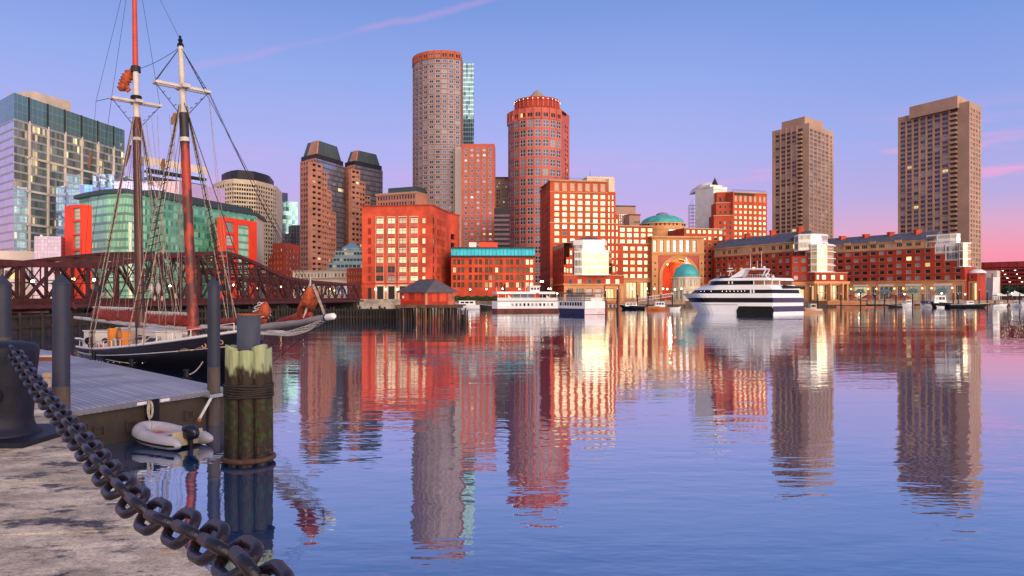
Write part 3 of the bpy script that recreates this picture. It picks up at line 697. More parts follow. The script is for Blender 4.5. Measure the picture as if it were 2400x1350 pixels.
for u0, u1 in doors:
    for a_, e_ in ((u0-.026, u0), (u1, u1+.026)): b.boxon(A, B, a_, e_, dz, ZZ(748), .2, 0, 1)
    b.boxon(A, B, u0-.026, u1+.026, ZZ(757), ZZ(744), .2, 0, 1)
b.boxon(A, B, U(905), U(930), dz, ZZ(770), .12, 0, 4); b.mats.append(MT['dark'])
for x in (965, 1047, 1138, 1230):
    mb = MB(); q = lerp(A, B, U(x)); mb.ball((q.x, q.y-.5, ZZ(782)), .33, 8); mb.build('lamp', MT['lampglow'], b.root)
rr = rw[:]
b.face(B, C, G, zt, [(.05, .12)]+gridc(7, .26, .72, .68), rr, kind='cross', g=MT['gd'], fr=MT['dark'], dep=.35)
b.face(C, D, G, zt, [(.06, .55)], rr[3:6], kind='bare', g=MT['gb'], dep=.8)
b.face(D, D+Vector((-30, 30)), G, zt); b.face(A+Vector((0, 40)), A, G, zt)
b.part('roof', MT['roofgrey']).face([v3(p, zt-.6) for p in (A, B, C, D, D+Vector((-30, 30)), A+Vector((0, 40)))])
b.band([A, B, C, D, A], zt-.5, .5, .25, 2, 3); b.band([A, B, C, D, A], zg-.1, .35, .2, 2, 1)
b.done()
b = Bld('turquoise_roof_block', 'low red brick block with a bright turquoise roof edge', 'building', 1155, 300, ['brick_red', 'turq', 'dark', 'brick_deep'])
A, B = P(1057.5, 300), P(1253, 300); zt = Z(581, 300); ze = Z(599, 300); U2 = lambda zx: (zx-1570)/670
xs = [1595, 1630, 1663, 1723, 1770, 1805, 1853, 1887, 1935, 1970, 2020, 2055, 2103, 2140, 2182, 2215]
cols = [(U2(x-12.5), U2(x+12.5)) for x in xs]; rws = [(Z(450+(y+21)/3.43, 300), Z(450+(y-21)/3.43, 300)) for y in (747, 688, 627, 563)]
b.face(A, B, Z(692, 300), ze, cols, rws, kind='cross', g=lambda c, r: MT['gg'] if c >= 14 and not (c == 14 and r == 2) else MT['ggr'], fr=MT['brick_deep'], dep=.45)
gc = [(U2(x-17), U2(x+17)) for x in (1622, 1722, 1770, 1807, 1880)]
b.face(A, B, G, Z(692, 300), gc, [(3, Z(694, 300)-.2)], kind='wide', g=MT['gg2'], fr=MT['tealmid'])
for i in range(1, 4): pass
q = back2(A, B, 30)
for i in (1, 2, 3): b.face(q[i], q[(i+1) % 4], G, ze)
b.part('roof', MT['roofgrey']).face([v3(p, zt-.2) for p in q])
mb = MB(); mb.face([v3(A+Vector((0, -.5)), ze), v3(B+Vector((0, -.5)), ze), v3(B+Vector((0, .9)), zt), v3(A+Vector((0, .9)), zt)])
mb.face([v3(B+Vector((0, -.5)), ze), v3(B+Vector((0, 3)), ze), v3(B+Vector((0, 3)), zt), v3(B+Vector((0, .9)), zt)]); mb.face([v3(A+Vector((0, 3)), ze), v3(A+Vector((0, -.5)), ze), v3(A+Vector((0, .9)), zt), v3(A+Vector((0, 3)), zt)])
for k in range(23):
    x = A.x+(B.x-A.x)*(k+.5)/23; mb.box((x, A.y+.12, (ze+zt)/2), (.09, 0, 0), (0, .75, 1.75), (0, -.12, .06), 1)
mb.build('metal_roof_edge', [MT['turq'], M('turquoise_seam', (.03, .36, .46), .5)], b.root)
mb = MB(); mb.prism(back2(A+Vector((-.3, -.75)), B+Vector((.3, -.75)), .8), ze-.7, ze); mb.prism(back2(A+Vector((-.1, .7)), B+Vector((.1, .7)), 1), zt, zt+.35); mb.build('gutter', MT['dark'], b.root)
b.boxon(A, B, .325, .55, zt, Z(568, 308), -8, 14, name='plant_room', mat=MT['portal_red']); b.boxon(A, B, .20, .29, zt, Z(568, 308), -8, 14, name='vent_box', mat=MT['white_metal'])
b.done()
# hedge in front of it
mb = MB(); random.seed(3)
lm = M('hedge_leaves', (.035, .085, .018), .7, scale=2, var=.5)
for k in range(5200):
    x = random.uniform(P(1064, 283).x, P(1165, 283).x); y = random.uniform(283.4, 286); z = G+random.uniform(0, 1.9)**1*(1+.12*math.sin(x*1.7))
    a = random.uniform(0, 6.28); e = random.uniform(-.9, .9); r = random.uniform(.12, .26); t = Vector((math.cos(a), math.sin(a), e)).normalized(); u = t.orthogonal().normalized()
    c_ = Vector((x, y, z)); mb.face([c_-t*r, c_+u*r*.6, c_+t*r, c_-u*r*.6])
tag(mb.build('hedge', lm), 'clipped green hedge in front of the turquoise roofed block', 'hedge')
# ================================================================ the waterfront hotel
MT['blind'] = M('tan_panel', (.55, .36, .24), .7)
MT['brick_res'] = M('wharf_residence_brick', (.42, .042, .021), .85, scale=.12, fine=20, var=.2)
MT['tanframe'] = M('tan_window_frame', (.60, .36, .22), .7)
b = Bld('wharf_hotel', 'tall red brick waterfront hotel with rows of glowing square windows', 'hotel', 1350, 345, ['brick_rowes', 'tan2', 'orange_stone', 'brick_deep', 'cream'])
b.kind = 'single'; b.g = MT['gg']; b.fr = MT['tanframe']
Q = lambda zx, d: P(1200+zx/3.857, d)
ZQ = lambda zy, d: Z(400+zy/3.857, d)
B0 = Q(345, 340); zt = ZQ(80, 340); A0 = P(1266, 376); C0 = Q(862, 344.5)
ex = (C0-B0).normalized()
def onl(zx, o=B0):               # point of the long facade seen in a given column
    q = (zx/3.857)/F; t = (q*o.y-o.x)/(ex.x-q*ex.y); return o+ex*t
ry = [952, 890, 827, 765, 700, 635, 571, 512, 456, 402, 348, 294, 238]
rws = [(ZQ(y+20, 344), ZQ(y-20, 344)) for y in ry]
def colz(zx0, zx1, xs, w=46):
    a, e = onl(zx0), onl(zx1); L = (e-a).length; return [((onl(x-w/2)-a).length/L, (onl(x+w/2)-a).length/L) for x in xs]
zb = ZQ(972, 344); ztop = ZQ(190, 344)
gl = lambda c, r: MT['blind'] if r == 13 else (MT['gm'] if (c, r) in ((1, 6), (0, 0)) else MT['gg'])
S = [345, 862, 936, 966, 1272]; T = [zt, ZQ(190, 344), ZQ(392, 344), ZQ(492, 344)]
b.face(onl(345), onl(862), zb, zt, colz(345, 862, (407, 477, 548, 617, 686, 755, 823)), rws+[(ZQ(190, 344), ZQ(118, 344))], g=gl)
b.face(onl(862), onl(936), zb, T[1], colz(862, 936, (878, 912), 17), rws, g=MT['gg'])
b.face(onl(936), onl(966), zb, T[2], colz(936, 966, (950,), 16), rws, g=MT['gg'])
wx = (1000, 1063, 1125, 1188, 1250); low = (1028, 1092, 1157, 1218)
b.face(onl(966), onl(1272), ZQ(655, 344), T[3], colz(966, 1272, wx), [(ZQ(655, 344)+.1, ZQ(618, 344)), (ZQ(598, 344), ZQ(560, 344)), (ZQ(548, 344), ZQ(512, 344))], g=MT['gg'])
b.face(onl(966), onl(1272), zb, ZQ(655, 344), colz(966, 1272, low+(982,)[:0]), rws[:5], g=MT['gg'])
# warm stone base with two tall glazed openings
b.face(onl(966), onl(1272), G, zb, colz(966, 1272, (1080, 1209), 100), [(G+.6, ZQ(1004, 344))], mi=2, kind='wide', g=MT['gg'], dep=.7)
b.face(onl(345), onl(966), G, zb, mi=2)
lf = dict(cols=gridc(9, .03, .97, .5), rows=[r for r in rws], kind='single', g=MT['gn'])
b.face(A0, B0, G+9, zt, gridc(9, .03, .97, .5), rws+[(ZQ(190, 344), ZQ(120, 344))], g=MT['gn'], fr=MT['brick_deep'])
b.face(A0, B0, G, G+9, mi=3)
n0 = Vector((-ex.y, ex.x)); bk = lambda p, t=26: p+n0*t
for k in range(4):           # roofs and step walls
    p, q = onl(S[k]), onl(S[k+1]); b.part('roof', MT['roofgrey']).face([v3(p, T[k]-.3), v3(q, T[k]-.3), v3(bk(q), T[k]-.3), v3(bk(p), T[k]-.3)])
    b.face(q, bk(q), T[k+1] if k < 3 else G, T[k])
b.face(bk(onl(862)), A0, G, zt); b.part('roof', MT['roofgrey']).face([v3(B0, zt-.32), v3(bk(onl(862)), zt-.32), v3(A0, zt-.32)])
b.band([A0, B0, onl(862)], zt-.6, .6, .5, 1, 2); b.band([B0, onl(862)], ZQ(205, 344), .35, .25, 1, 1); b.band([B0, onl(936)], ZQ(482, 344), .4, .25, 1, 1); b.band([onl(936), onl(1272)], ZQ(660, 344), .4, .25, 1, 1); b.band([onl(966), onl(1272)], T[3]-.4, .5, .4, 1, 1); b.band([onl(966), onl(1272)], zb-.2, .5, .5, 2, 1)
A, B = Q(678, 362), Q(920, 364); m1 = MB(); m1.prism(back2(A, B, 14), ztop, ZQ(52, 362)); m1.prism([lerp(A, B, .78)+Vector((0, -3)), B+Vector((0, -3)), B+Vector((0, -.1)), lerp(A, B, .78)+Vector((0, -.1))], T[1]-2, ZQ(70, 362)); m1.build('penthouse', MT['cream'], b.root)
mb = MB(); q = Q(705, 366); mb.tube((q.x, q.y, ZQ(52, 362)), (q.x, q.y, ZQ(-30, 362)), .12, .05, 5); mb.build('antenna', MT['dark'], b.root)
mb = MB(); q0, q1 = Q(100*3.857/3.857+245, 341), Q(860, 346)
for k in range(24): p = lerp(onl(380), onl(860), k/23)+n0*.6; mb.tube(v3(p, zt), v3(p, zt+1.1), .04, n=4)
mb.tube(v3(onl(380)+n0*.6, zt+1.1), v3(onl(860)+n0*.6, zt+1.1), .05, n=4); mb.build('railing', MT['dark'], b.root)
b.done()
# brick house with the white glass bay
MT['gold'] = panes('gold_dawn_tint_panes', (.40, .34, .16), (.48, .43, .26), 1.25, 3.0, .95, .10, frame=(.62, .62, .60), lw=.06, wob=.10, span=.14, spanc=(.70, .70, .68))  # gold of the dawn reflection is put into the pane tint
MT['palepane'] = panes('pale_mirror_panes', (.34, .39, .41), (.48, .50, .50), 1.2, 3.2, .8, .10, frame=(.72, .72, .70), lw=.12, span=.34, spanc=(.74, .74, .74))
b = Bld('bay_front_house', 'stepped brick house with a big white glass bay and a slate cap', 'building', 1385, 305, ['brick_rowes', 'orange_stone', 'tan2', 'white'])
b.kind = 'single'; b.g = MT['gd']; b.fr = MT['tanframe']
A, B, C = Q(366, 326), Q(470, 300), Q(1012, 303); zt = ZQ(942, 300); zs = ZQ(1030, 300); D = B+(C-B)*.13
uu = lambda zx: (zx-470)/542
b.face(B, C, zs, zt, [(uu(x-20), uu(x+20)) for x in (528, 612, 699, 783, 868, 954)], [(ZQ(1024, 300), ZQ(978, 300))], g=lambda c, r: MT['gg'] if c > 3 else MT['gd'])
b.face(B, C, G, zs, [(uu(x-w/2), uu(x+w/2)) for x, w in ((528, 50), (612, 70), (699, 60), (783, 60), (880, 90), (965, 30))], [(G+.3, ZQ(1064, 300))], mi=1, kind='wide', g=lambda c, r: MT['litroom'] if c in (4,) else (MT['gg'] if c == 5 else MT['gm']), dep=.6)
for i, (u0, u1, z1) in enumerate(((0, .035, ZQ(850, 300)), (.035, .09, ZQ(780, 300)), (.09, .15, ZQ(700, 300)), (.80, .875, ZQ(835, 300)))):      # brick steps beside the bay
    a, e = lerp(B, C, u0)+Vector((0, .6)), lerp(B, C, u1)+Vector((0, .6)); r2 = gridr(max(1, int((z1-zt)/3.4)), zt, z1, .5)
    b.face(a, e, zt-.2, z1, [(.2, .8)], r2, g=MT['gg']); b.face(a+Vector((0, 8)), a, zt-.2, z1); b.face(e, e+Vector((0, 8)), zt-.2, z1); b.w.face([v3(a, z1), v3(e, z1), v3(e+Vector((0, 8)), z1), v3(a+Vector((0, 8)), z1)])
lrow = [(ZQ(y+22, 312), ZQ(y-20, 312)) for y in (985, 905, 830, 760)]
b.face(A, B, zs-3, ZQ(700, 306), gridc(5, .04, .96, .5), lrow, g=MT['gn'], fr=MT['brick_deep'])
b.face(A, B, ZQ(700, 306), ZQ(660, 306), mi=2); b.face(A, B, G, zs-3, gridc(3, .1, .9, .6), [(G+.4, zs-3.6)], mi=1, g=MT['gn'])
b.face(A, lerp(B, C, .15)+Vector((0, 7)), ZQ(660, 306)-9, ZQ(655, 306), [(.75, .92)], [(ZQ(735, 306), ZQ(705, 306))], mi=2)
b.face(C, C+Vector((1, 22)), G, zt)
b.part('roof', MT['roofgrey']).face([v3(p, zt-.2) for p in (B, C, C+Vector((1, 22)), A)]); b.part('roof', MT['roofgrey']).face([v3(A, ZQ(660, 306)), v3(B, ZQ(660, 306)), v3(B+Vector((8, 10)), ZQ(660, 306)), v3(A+Vector((8, 3)), ZQ(660, 306))])
b.band([A, B, C], zs-.2, .6, .5, 1, 2); b.band([B, C], zt-.35, .4, .3, 2, 1)
t2 = [Q(512, 311), Q(566, 300.5), Q(632, 299.4), Q(720, 299.2), Q(810, 299.2), Q(872, 299.6), Q(893, 304)]
bk2 = [t2[-1]+Vector((0, 12)), t2[0]+Vector((3, 12))]; z2 = ZQ(722, 300)
b.curtain(t2[1:3], zt-.1, z2, panes('bay_side_panes', (.16, .17, .18), (.36, .38, .38), 1.3, 3.1, .7, .08, frame=(.75, .75, .75), lw=.12, span=.25, spanc=(.74, .74, .74)), 1, name='side_glass')
b.curtain(t2[2:], zt-.1, z2, MT['gold'], 4); b.face(t2[0], t2[1], zt-.1, z2, mi=3)
b.part('bay_roof', MT['white']).face([v3(p, z2) for p in t2+bk2])
for i in range(6): 
    for z in (zt+.1, z2-.5, lerp(zt, z2, .34), lerp(zt, z2, .67)): b.boxon(t2[i], t2[i+1], 0, 1, z, z+.32, .16, 0, name='white_band', mat=MT['white'])
t1 = [Q(512, 314), Q(560, 304), Q(640, 302), Q(760, 302), Q(835, 303), Q(852, 308)]; z1 = ZQ(640, 302)
b.curtain(t1[1:], z2, z1, MT['palepane'], 4, name='upper_glass'); b.face(t1[0], t1[1], z2, z1+.6, mi=3)
for i in range(5): b.boxon(t1[i], t1[i+1], -.01, 1.01, ZQ(672, 302), ZQ(624, 302), .3, 1.5, name='white_band', mat=MT['white'])
q = t1+[t1[-1]+Vector((0, 10)), t1[0]+Vector((2, 8))]; c = sum(q, Vector((0, 0)))/len(q); zc = ZQ(624, 302)
mb = MB()
for i in range(len(q)): mb.face([v3(q[i], zc), v3(q[(i+1) % len(q)], zc), v3(c+Vector((0, 0)), ZQ(588, 305))])
mb.build('slate_cap', MT['slate'], b.root); b.done()
# arch building with rotunda
b = Bld('arch_building', 'sandstone building with a giant arch below a green domed rotunda', 'building', 1590, 350, ['orange_stone', 'tan2', 'brick_rowes', 'brick_pink'])
b.kind = 'single'; b.g = MT['gg']; b.fr = MT['tanframe']
A, B = Q(1266, 345), Q(1736, 347.5); L = (B-A).length; ex2 = (B-A).normalized(); n2 = Vector((ex2.y, -ex2.x)); k = L/470; zt = ZQ(592, 345)
uz = lambda zx: (zx-1266)/470
zp1, zarc = ZQ(765, 345), ZQ(950, 345)
b.face(A, B, zp1, zt, [(uz(x-17), uz(x+17)) for x in (1293, 1355, 1415, 1473, 1533, 1590, 1650)], [(ZQ(735, 345), ZQ(626, 345))], kind='tall', g=MT['gw'], fr=MT['tan2'], dep=.6)
pt = lambda u, z, o=0: v3(A+ex2*u+n2*o, z)
uc = (1508-1266)*k; r_in = 150*k; r_out = 178*k; uL, uR = (1320-1266)*k, (1692-1266)*k; zgr = G
NA = 24; an = [math.pi-math.pi*i/NA for i in range(NA+1)]
# recessed pink panel with the arch cut out of it
rect = []
for a in an:
    c_, s_ = math.cos(a), math.sin(a); tt = min((uR-uc)/max(c_, 1e-6) if c_ > 0 else (uL-uc)/min(c_, -1e-6), (zp1-zarc)/max(s_, 1e-6)); rect.append((uc+c_*tt, zarc+s_*tt))
pan = b.part('arch_panel', MT['brick_pink'])
for i in range(NA):
    pan.face([pt(rect[i][0], rect[i][1], -.25), pt(uc+r_out*math.cos(an[i]), zarc+r_out*math.sin(an[i]), -.25), pt(uc+r_out*math.cos(an[i+1]), zarc+r_out*math.sin(an[i+1]), -.25), pt(rect[i+1][0], rect[i+1][1], -.25)])
    if rect[i][1] < zp1-.01 and rect[i+1][1] >= zp1-.01 or rect[i][1] >= zp1-.01 and rect[i+1][1] < zp1-.01:
        cu = uL if an[i] > 1.57 else uR; pan.face([pt(rect[i][0], rect[i][1], -.25), pt(rect[i+1][0], rect[i+1][1], -.25), pt(cu, zp1, -.25)])
for u0, u1, o_ in ((uL, uc-r_out, -.25), (uc+r_out, uR, -.25)): pan.face([pt(u0, zgr, o_), pt(u1, zgr, o_), pt(u1, zarc, o_), pt(u0, zarc, o_)])
for u0, u1 in ((0, uL), (uR, L)):           # side piers with little square openings
    b.face(A+ex2*u0, A+ex2*u1, G, zp1, [(.38, .64)], [(ZQ(y+8, 345), ZQ(y-8, 345)) for y in (1025, 952, 892, 835, 770)], kind='bare', g=MT['gd'], dep=.5)
ring = b.part('arch_ring', MT['orange_stone'])
prof = [(r_in, zarc, .35), (r_out, zarc, .35)]
for i in range(NA):
    a0, a1 = an[i], an[i+1]; f = lambda r, a, o: pt(uc+r*math.cos(a), zarc+r*math.sin(a), o)
    ring.face([f(r_out, a0, .35), f(r_in, a0, .35), f(r_in, a1, .35), f(r_out, a1, .35)]); ring.face([f(r_out, a0, -.3), f(r_out, a0, .35), f(r_out, a1, .35), f(r_out, a1, -.3)])
for s_ in (-1, 1):
    q = [uc+s_*r_in, uc+s_*r_out]; q.sort(); ring.prism([Vector(pt(q[0], 0, .35)[:2]), Vector(pt(q[1], 0, .35)[:2]), Vector(pt(q[1], 0, -1)[:2]), Vector(pt(q[0], 0, -1)[:2])], G, zarc)
vmat = M('vault_plaster', (.85, .46, .13), .6, scale=.3)
vlt = MB(); dep = 22
for i in range(NA):
    a0, a1 = an[i], an[i+1]; f = lambda r, a, o: pt(uc+r*math.cos(a), zarc+r*math.sin(a), o)
    vlt.face([f(r_in, a0, .3), f(r_in*.97, a0, -dep), f(r_in*.97, a1, -dep), f(r_in, a1, .3)])
for s_ in (-1, 1): vlt.face([pt(uc+s_*r_in, G, .3), pt(uc+s_*r_in*.97, G, -dep), pt(uc+s_*r_in*.97, zarc, -dep), pt(uc+s_*r_in, zarc, .3)])
vlt.build('vault', vmat, b.root)
mb = MB()
for o_ in (-4, -8, -12, -16):
    mb.path([pt(uc+r_in*.965*math.cos(a), zarc+r_in*.965*math.sin(a), o_) for a in an], .34, 5)
mb.build('vault_rib', M('dark_vault_rib', (.22, .07, .03), .7), b.root)
bw = MB(); bw.face([pt(uc-r_in, G, -dep), pt(uc+r_in, G, -dep), pt(uc+r_in, zarc+r_in, -dep), pt(uc-r_in, zarc+r_in, -dep)]); bw.build('back_wall', MT['brick_deep'], b.root)
for s_, a in ((-1, 2.55), (-1, 2.1), (1, .8), (-1, 2.9)):
    mb = MB(); mb.ball(pt(uc+r_in*.90*math.cos(a), zarc+r_in*.90*math.sin(a)-.5, -6), .42, 8); mb.build('vault_lamp', MT['lampwarm'], b.root)
pl = bpy.data.lights.new('vault_light', 'POINT'); pl.energy = 12000; pl.color = (1, .70, .36); pl.shadow_soft_size = .6
lo = bpy.data.objects.new('vault_light', pl); COL.link(lo); lo.parent = b.root; lo.location = pt(uc-2, zarc+1.5, -7)-ORG[b.root.name]
q = back2(A, B, 24)
b.face(q[1], q[2], G, zt); b.face(q[2], q[3], G, zt); b.face(q[3], q[0], G, zt); b.part('roof', MT['roofgrey']).face([v3(p, zt-.2) for p in q])
b.band(q, zt-.7, .8, .9, 0); b.band(q, ZQ(752, 345), .5, .35, 0, 1)
# right wing, brick
RW = [Q(1736, 352), Q(1908, 358)]; zw = ZQ(516, 352)
rr = [(ZQ(y+18, 353), ZQ(y-16, 353)) for y in (950, 890, 830, 775, 722, 662, 605, 548)]
W0, W1 = Q(1556, 353), Q(1912, 358); Lw = 356
b.face(W0, W1, G+8, zw, [((x-1556-16)/Lw, (x-1556+16)/Lw) for x in (1592, 1642, 1695, 1740, 1790, 1840, 1888)], rr, mi=2, g=lambda c, r: MT['gg'] if r > 4 else MT['gn'])
b.face(W0, W1, G, G+8, mi=0); qq = back2(W0, W1, 18); b.face(qq[1], qq[2], G, zw, mi=2); b.face(qq[2], qq[3], G, zw, mi=2); b.face(qq[3], qq[0], G, zw, mi=2); b.part('roof', MT['roofgrey']).face([v3(p, zw-.1) for p in qq]); b.band(qq, zw-.4, .5, .4, 1, 1)
# rotunda
c = Q(1360, 388); R = 198*388/F/3.857; zd = ZQ(470, 380)
rot = MB(); rot.lathe([(R, G+20), (R, ZQ(520, 372)), (R+.25, ZQ(520, 372)), (R+.25, ZQ(508, 372)), (R, ZQ(508, 372)), (R, zd-.6), (R+.6, zd-.6), (R+.6, zd), (R-.5, zd)], c, 48, 0, False); ro = rot.build('rotunda', MT['orange_stone'], b.root)
for i in range(16):
    a = math.radians(188+i*164/15); p = c+Vector((math.cos(a), math.sin(a)))*(R+.02); t_ = Vector((-math.sin(a), math.cos(a))); mb = MB(); mb.box(v3(p, ZQ(481, 376)), v3(t_, 0)*.5, v3(Vector((math.cos(a), math.sin(a))), 0)*.1, (0, 0, .5)); mb.build('window', MT['gd'], ro)
mb = MB(); aa = [math.radians(274+i*(322-274)/6) for i in range(7)]; u = 0
for i in range(6):
    p, q_ = c+Vector((math.cos(aa[i]), math.sin(aa[i])))*(R+.3), c+Vector((math.cos(aa[i+1]), math.sin(aa[i+1])))*(R+.3); LL = (q_-p).length
    mb.face([v3(p, ZQ(592, 370)), v3(q_, ZQ(592, 370)), v3(q_, ZQ(522, 370)), v3(p, ZQ(522, 370))], 0, [(u, 0), (u+LL, 0), (u+LL, 7), (u, 7)]); u += LL
mb.build('window_band', MT['palepane'], ro)
zt_ = ZQ(402, 388); dm = MB(); hh = zt_-zd
dm.lathe([(R-.3, zd)]+[((R-.3)*math.cos(t), zd+hh*math.sin(t)) for t in [i*math.pi/20 for i in range(0, 9)]]+[(2.2, zt_)], c, 48); dm.build('dome', MT['copper'], b.root)
lm2 = MB(); lm2.lathe([(3.4, zt_-.6), (3.4, zt_+.3), (2.6, zt_+.9), (1.2, zt_+1.3), (.02, zt_+1.5)], c, 20); lm2.build('dome_cap', M('purple_grey_lead', (.24, .18, .24), .6), b.root)
b.done()
# small domed pavilion
b = Bld('domed_pavilion', 'small cream pavilion with a turquoise dome and white lantern before the arch', 'pavilion', 1608, 300, ['cream'])
c = P(1608, 300); R = 5.2; z1 = Z(650, 300); z2 = Z(676, 300)
def octo(r, n=12, o=0): return [c+Vector((math.cos(2*math.pi*(i+o)/n), math.sin(2*math.pi*(i+o)/n)))*r for i in range(n)]
o1, o2 = octo(6.3, 8, .5), octo(5.7, 12, .5)
for poly, za, zbb, nw in ((o1, G, z2, 2), (o2, z2, z1, 2)):
    for i in range(len(poly)): b.face(poly[i], poly[(i+1) % len(poly)], za, zbb, gridc(nw, .1, .9, .6), [(za+.7, zbb-1)], kind='six', g=MT['gm'], fr=MT['white'])
    b.part('roof', MT['cream']).face([v3(p, zbb) for p in poly]); b.band(poly, zbb-.5, .55, .35, 0)
mb = MB(); mb.lathe([(5.3, z1), (5.3, z1+.9), (4.9, z1+.9)]+[(4.9*math.cos(t), z1+.9+4.7*math.sin(t)) for t in [i*math.pi/22 for i in range(11)]], c, 32)
dm = mb.build('dome', M('turquoise_copper', (.06, .40, .40), .5, scale=.3, var=.2, col2=(.05, .26, .36)), b.root)
for i in range(32):
    a = 2*math.pi*i/32; mb = MB(); mb.path([c.to_3d()+Vector((4.93*math.cos(t)*math.cos(a), 4.93*math.cos(t)*math.sin(a), z1+.9+4.73*math.sin(t))) for t in [j*math.pi/14 for j in range(7)]], .05, 4); mb.build('dome_seam', MT['copper'], dm)
mb = MB(); zl = z1+5.4; mb.lathe([(.9, zl), (.9, zl+.4), (.65, zl+.4), (.65, zl+1.5), (.85, zl+1.5), (.8, zl+1.7), (.3, zl+2.3), (.05, zl+3.2)], c, 12, 0, False); mb.build('lantern', MT['white'], b.root)
b.done()
# beige block behind the wing
b = Bld('stone_block', 'beige stepped block rising behind the hotel wing left of the dome', 'building', 1472, 450, ['tan', 'brick_deep', 'dark'])
A, B = Q(930, 450), Q(1118, 452); b.shell(back2(A, B, 14), G, ZQ(318, 450), {0: dict(cols=gridc(9, .1, .95, .5), rows=gridr(4, ZQ(480, 450), ZQ(385, 450), .6), kind='bare', g=MT['gw'])}); b.boxon(A, B, 0, 1, ZQ(322, 450), ZQ(314, 450), .5, 10, 2)
A, B = Q(1060, 444), Q(1160, 446); b.shell(back2(A, B, 12), G, ZQ(398, 445), {0: dict(cols=gridc(6, .4, .98, .5), rows=[(ZQ(475, 445), ZQ(455, 445))], kind='bare', g=MT['gd'])}); b.boxon(A, B, 0, 1, ZQ(403, 445), ZQ(393, 445), .5, 10, 1)
b.done()
# white rounded tower and brick tower block
b = Bld('white_round_tower', 'white rounded glass tower with a small pointed cap behind the brick block', 'building', 1660, 420, ['white_metal', 'cream'])
c = Q(1790, 424); R = 112*424/F/3.857; wp = panes('white_grid_panes', (.12, .15, .18), (.34, .38, .40), 2.4, 3.3, .7, .1, frame=(.72, .70, .70), lw=.2, span=.3, spanc=(.74, .72, .72))
pts = arc(c, R, 176, 300, 10); zt = ZQ(150, 414); zg = ZQ(330, 414)
b.curtain(pts, zt-7, zt, MT['white'], 10, name='white_crown'); b.curtain(pts, zg, zt-7, panes('tower_bow_panes', (.22, .30, .36), (.34, .42, .46), 2.6, 3.3, .7, .1, frame=(.74, .72, .72), lw=.12, span=.2, spanc=(.66, .66, .66)), 10); b.curtain(pts, G, zg, wp, 10, name='lower_glass')
mb = MB(); q0 = pts+[pts[-1]+Vector((0, 20)), pts[0]+Vector((0, 20))]; c2 = sum(q0, Vector((0, 0)))/len(q0); q1 = [lerp(p, c2, .16) for p in q0]; q2 = [lerp(p, c2, .5) for p in q0]; mb.frust(q0, zt, q1, zt+2.6, 0, False); mb.frust(q1, zt+2.6, q2, zt+3.6); mb.build('roof', MT['white_metal'], b.root)
A, B = Q(1822, 408), Q(1945, 412); b.shell(back2(A, B, 16), G, ZQ(140, 408)); b.boxon(A, B, 0, .9, ZQ(150, 408), ZQ(118, 408), -3, 12, 0)
for i in range(9): b.boxon(A, B, 0, 1, ZQ(170+i*38, 408), ZQ(166+i*38, 408), .2, 0, 1)
mb = MB(); cc = Q(1834, 414); mb.lathe([(1.9, ZQ(130, 414)), (1.6, ZQ(115, 414)), (.25, ZQ(72, 414)), (.05, ZQ(55, 414))], cc, 8, 0, False); mb.build('pointed_cap', MT['dark'], b.root); b.done()
mb = MB(); a0, a1 = Q(1606, 425), Q(1672, 425)
for p in (a0, lerp(a0, a1, .5), a1):
    for o_ in (0, 3): mb.tube(v3(p+Vector((0, o_)), ZQ(560, 425)), v3(p+Vector((0, o_)), ZQ(308, 425)), .09, n=4)
for i in range(7):
    z = ZQ(310+i*32, 425)
    mb.bar(v3(a0, z), v3(a1, z), .14, .14); mb.bar(v3(a0+Vector((0, 3)), z), v3(a1+Vector((0, 3)), z), .14, .14); mb.bar(v3(a0, z), v3(lerp(a0, a1, .5), z+4), .1, .1)
tag(mb.build('scaffold', MT['dark']), 'black scaffold frame left of the white rounded tower', 'scaffold')
b = Bld('brick_tower_block', 'stepped red brick tower block with small glowing windows beside the white tower', 'building', 1745, 400, ['brick_rowes', 'tan2', 'dark'])
b.kind = 'single'; b.g = MT['gg']; b.fr = MT['tanframe']
A, B = Q(1998, 396), Q(2305, 402); zt = ZQ(188, 396); Lb = 307; uu = lambda x: (x-1998)/Lb
rr = [(ZQ(y+14, 398), ZQ(y-14, 398)) for y in (620, 570, 520, 472, 425, 375, 325)]
b.face(A, B, G, zt, [(uu(x-13), uu(x+13)) for x in (2025, 2068, 2112, 2157, 2200, 2245, 2284)], rr+[(ZQ(280, 398), ZQ(225, 398))], g=lambda c, r: MT['blind'] if r == 7 else MT['gg'])
q = back2(A, B, 16)
for i in (1, 2, 3): b.face(q[i], q[(i+1) % 4], G, zt)
b.part('roof', MT['roofgrey']).face([v3(p, zt-.2) for p in q]); b.band(q, zt-.6, .7, .5, 1, 1); b.boxon(A, B, .06, .62, ZQ(218, 396), ZQ(198, 396), .5, 0, 2)
for x0, x1, y, d in ((1850, 1998, 195, 404), (1845, 1998, 290, 400), (1825, 1998, 405, 398)):
    a, e = Q(x0, d), Q(x1, d-2); z1 = ZQ(y, d); w2 = (x1-x0); xs = [x for x in (1882, 1926, 1972) if x-12 > x0]
    b.face(a, e, G, z1, [((x-10-x0)/w2, (x+10-x0)/w2) for x in xs], [r for r in rr if r[1] < z1-1]+([(ZQ(268, 398), ZQ(228, 398))] if y == 195 else []), g=MT['gm'])
    b.face(e, e+Vector((0, 10)), G, z1); b.face(a+Vector((0, 10)), a, G, z1); b.part('roof', MT['roofgrey']).face([v3(p, z1-.1) for p in back2(a, e, 10)]); b.band([a, e], z1-.4, .5, .4, 1, 1)
mb = MB()
for i in range(30): p = lerp(A, B, i/29)+Vector((0, 1)); mb.tube(v3(p, zt), v3(p, zt+1.2), .05, n=4)
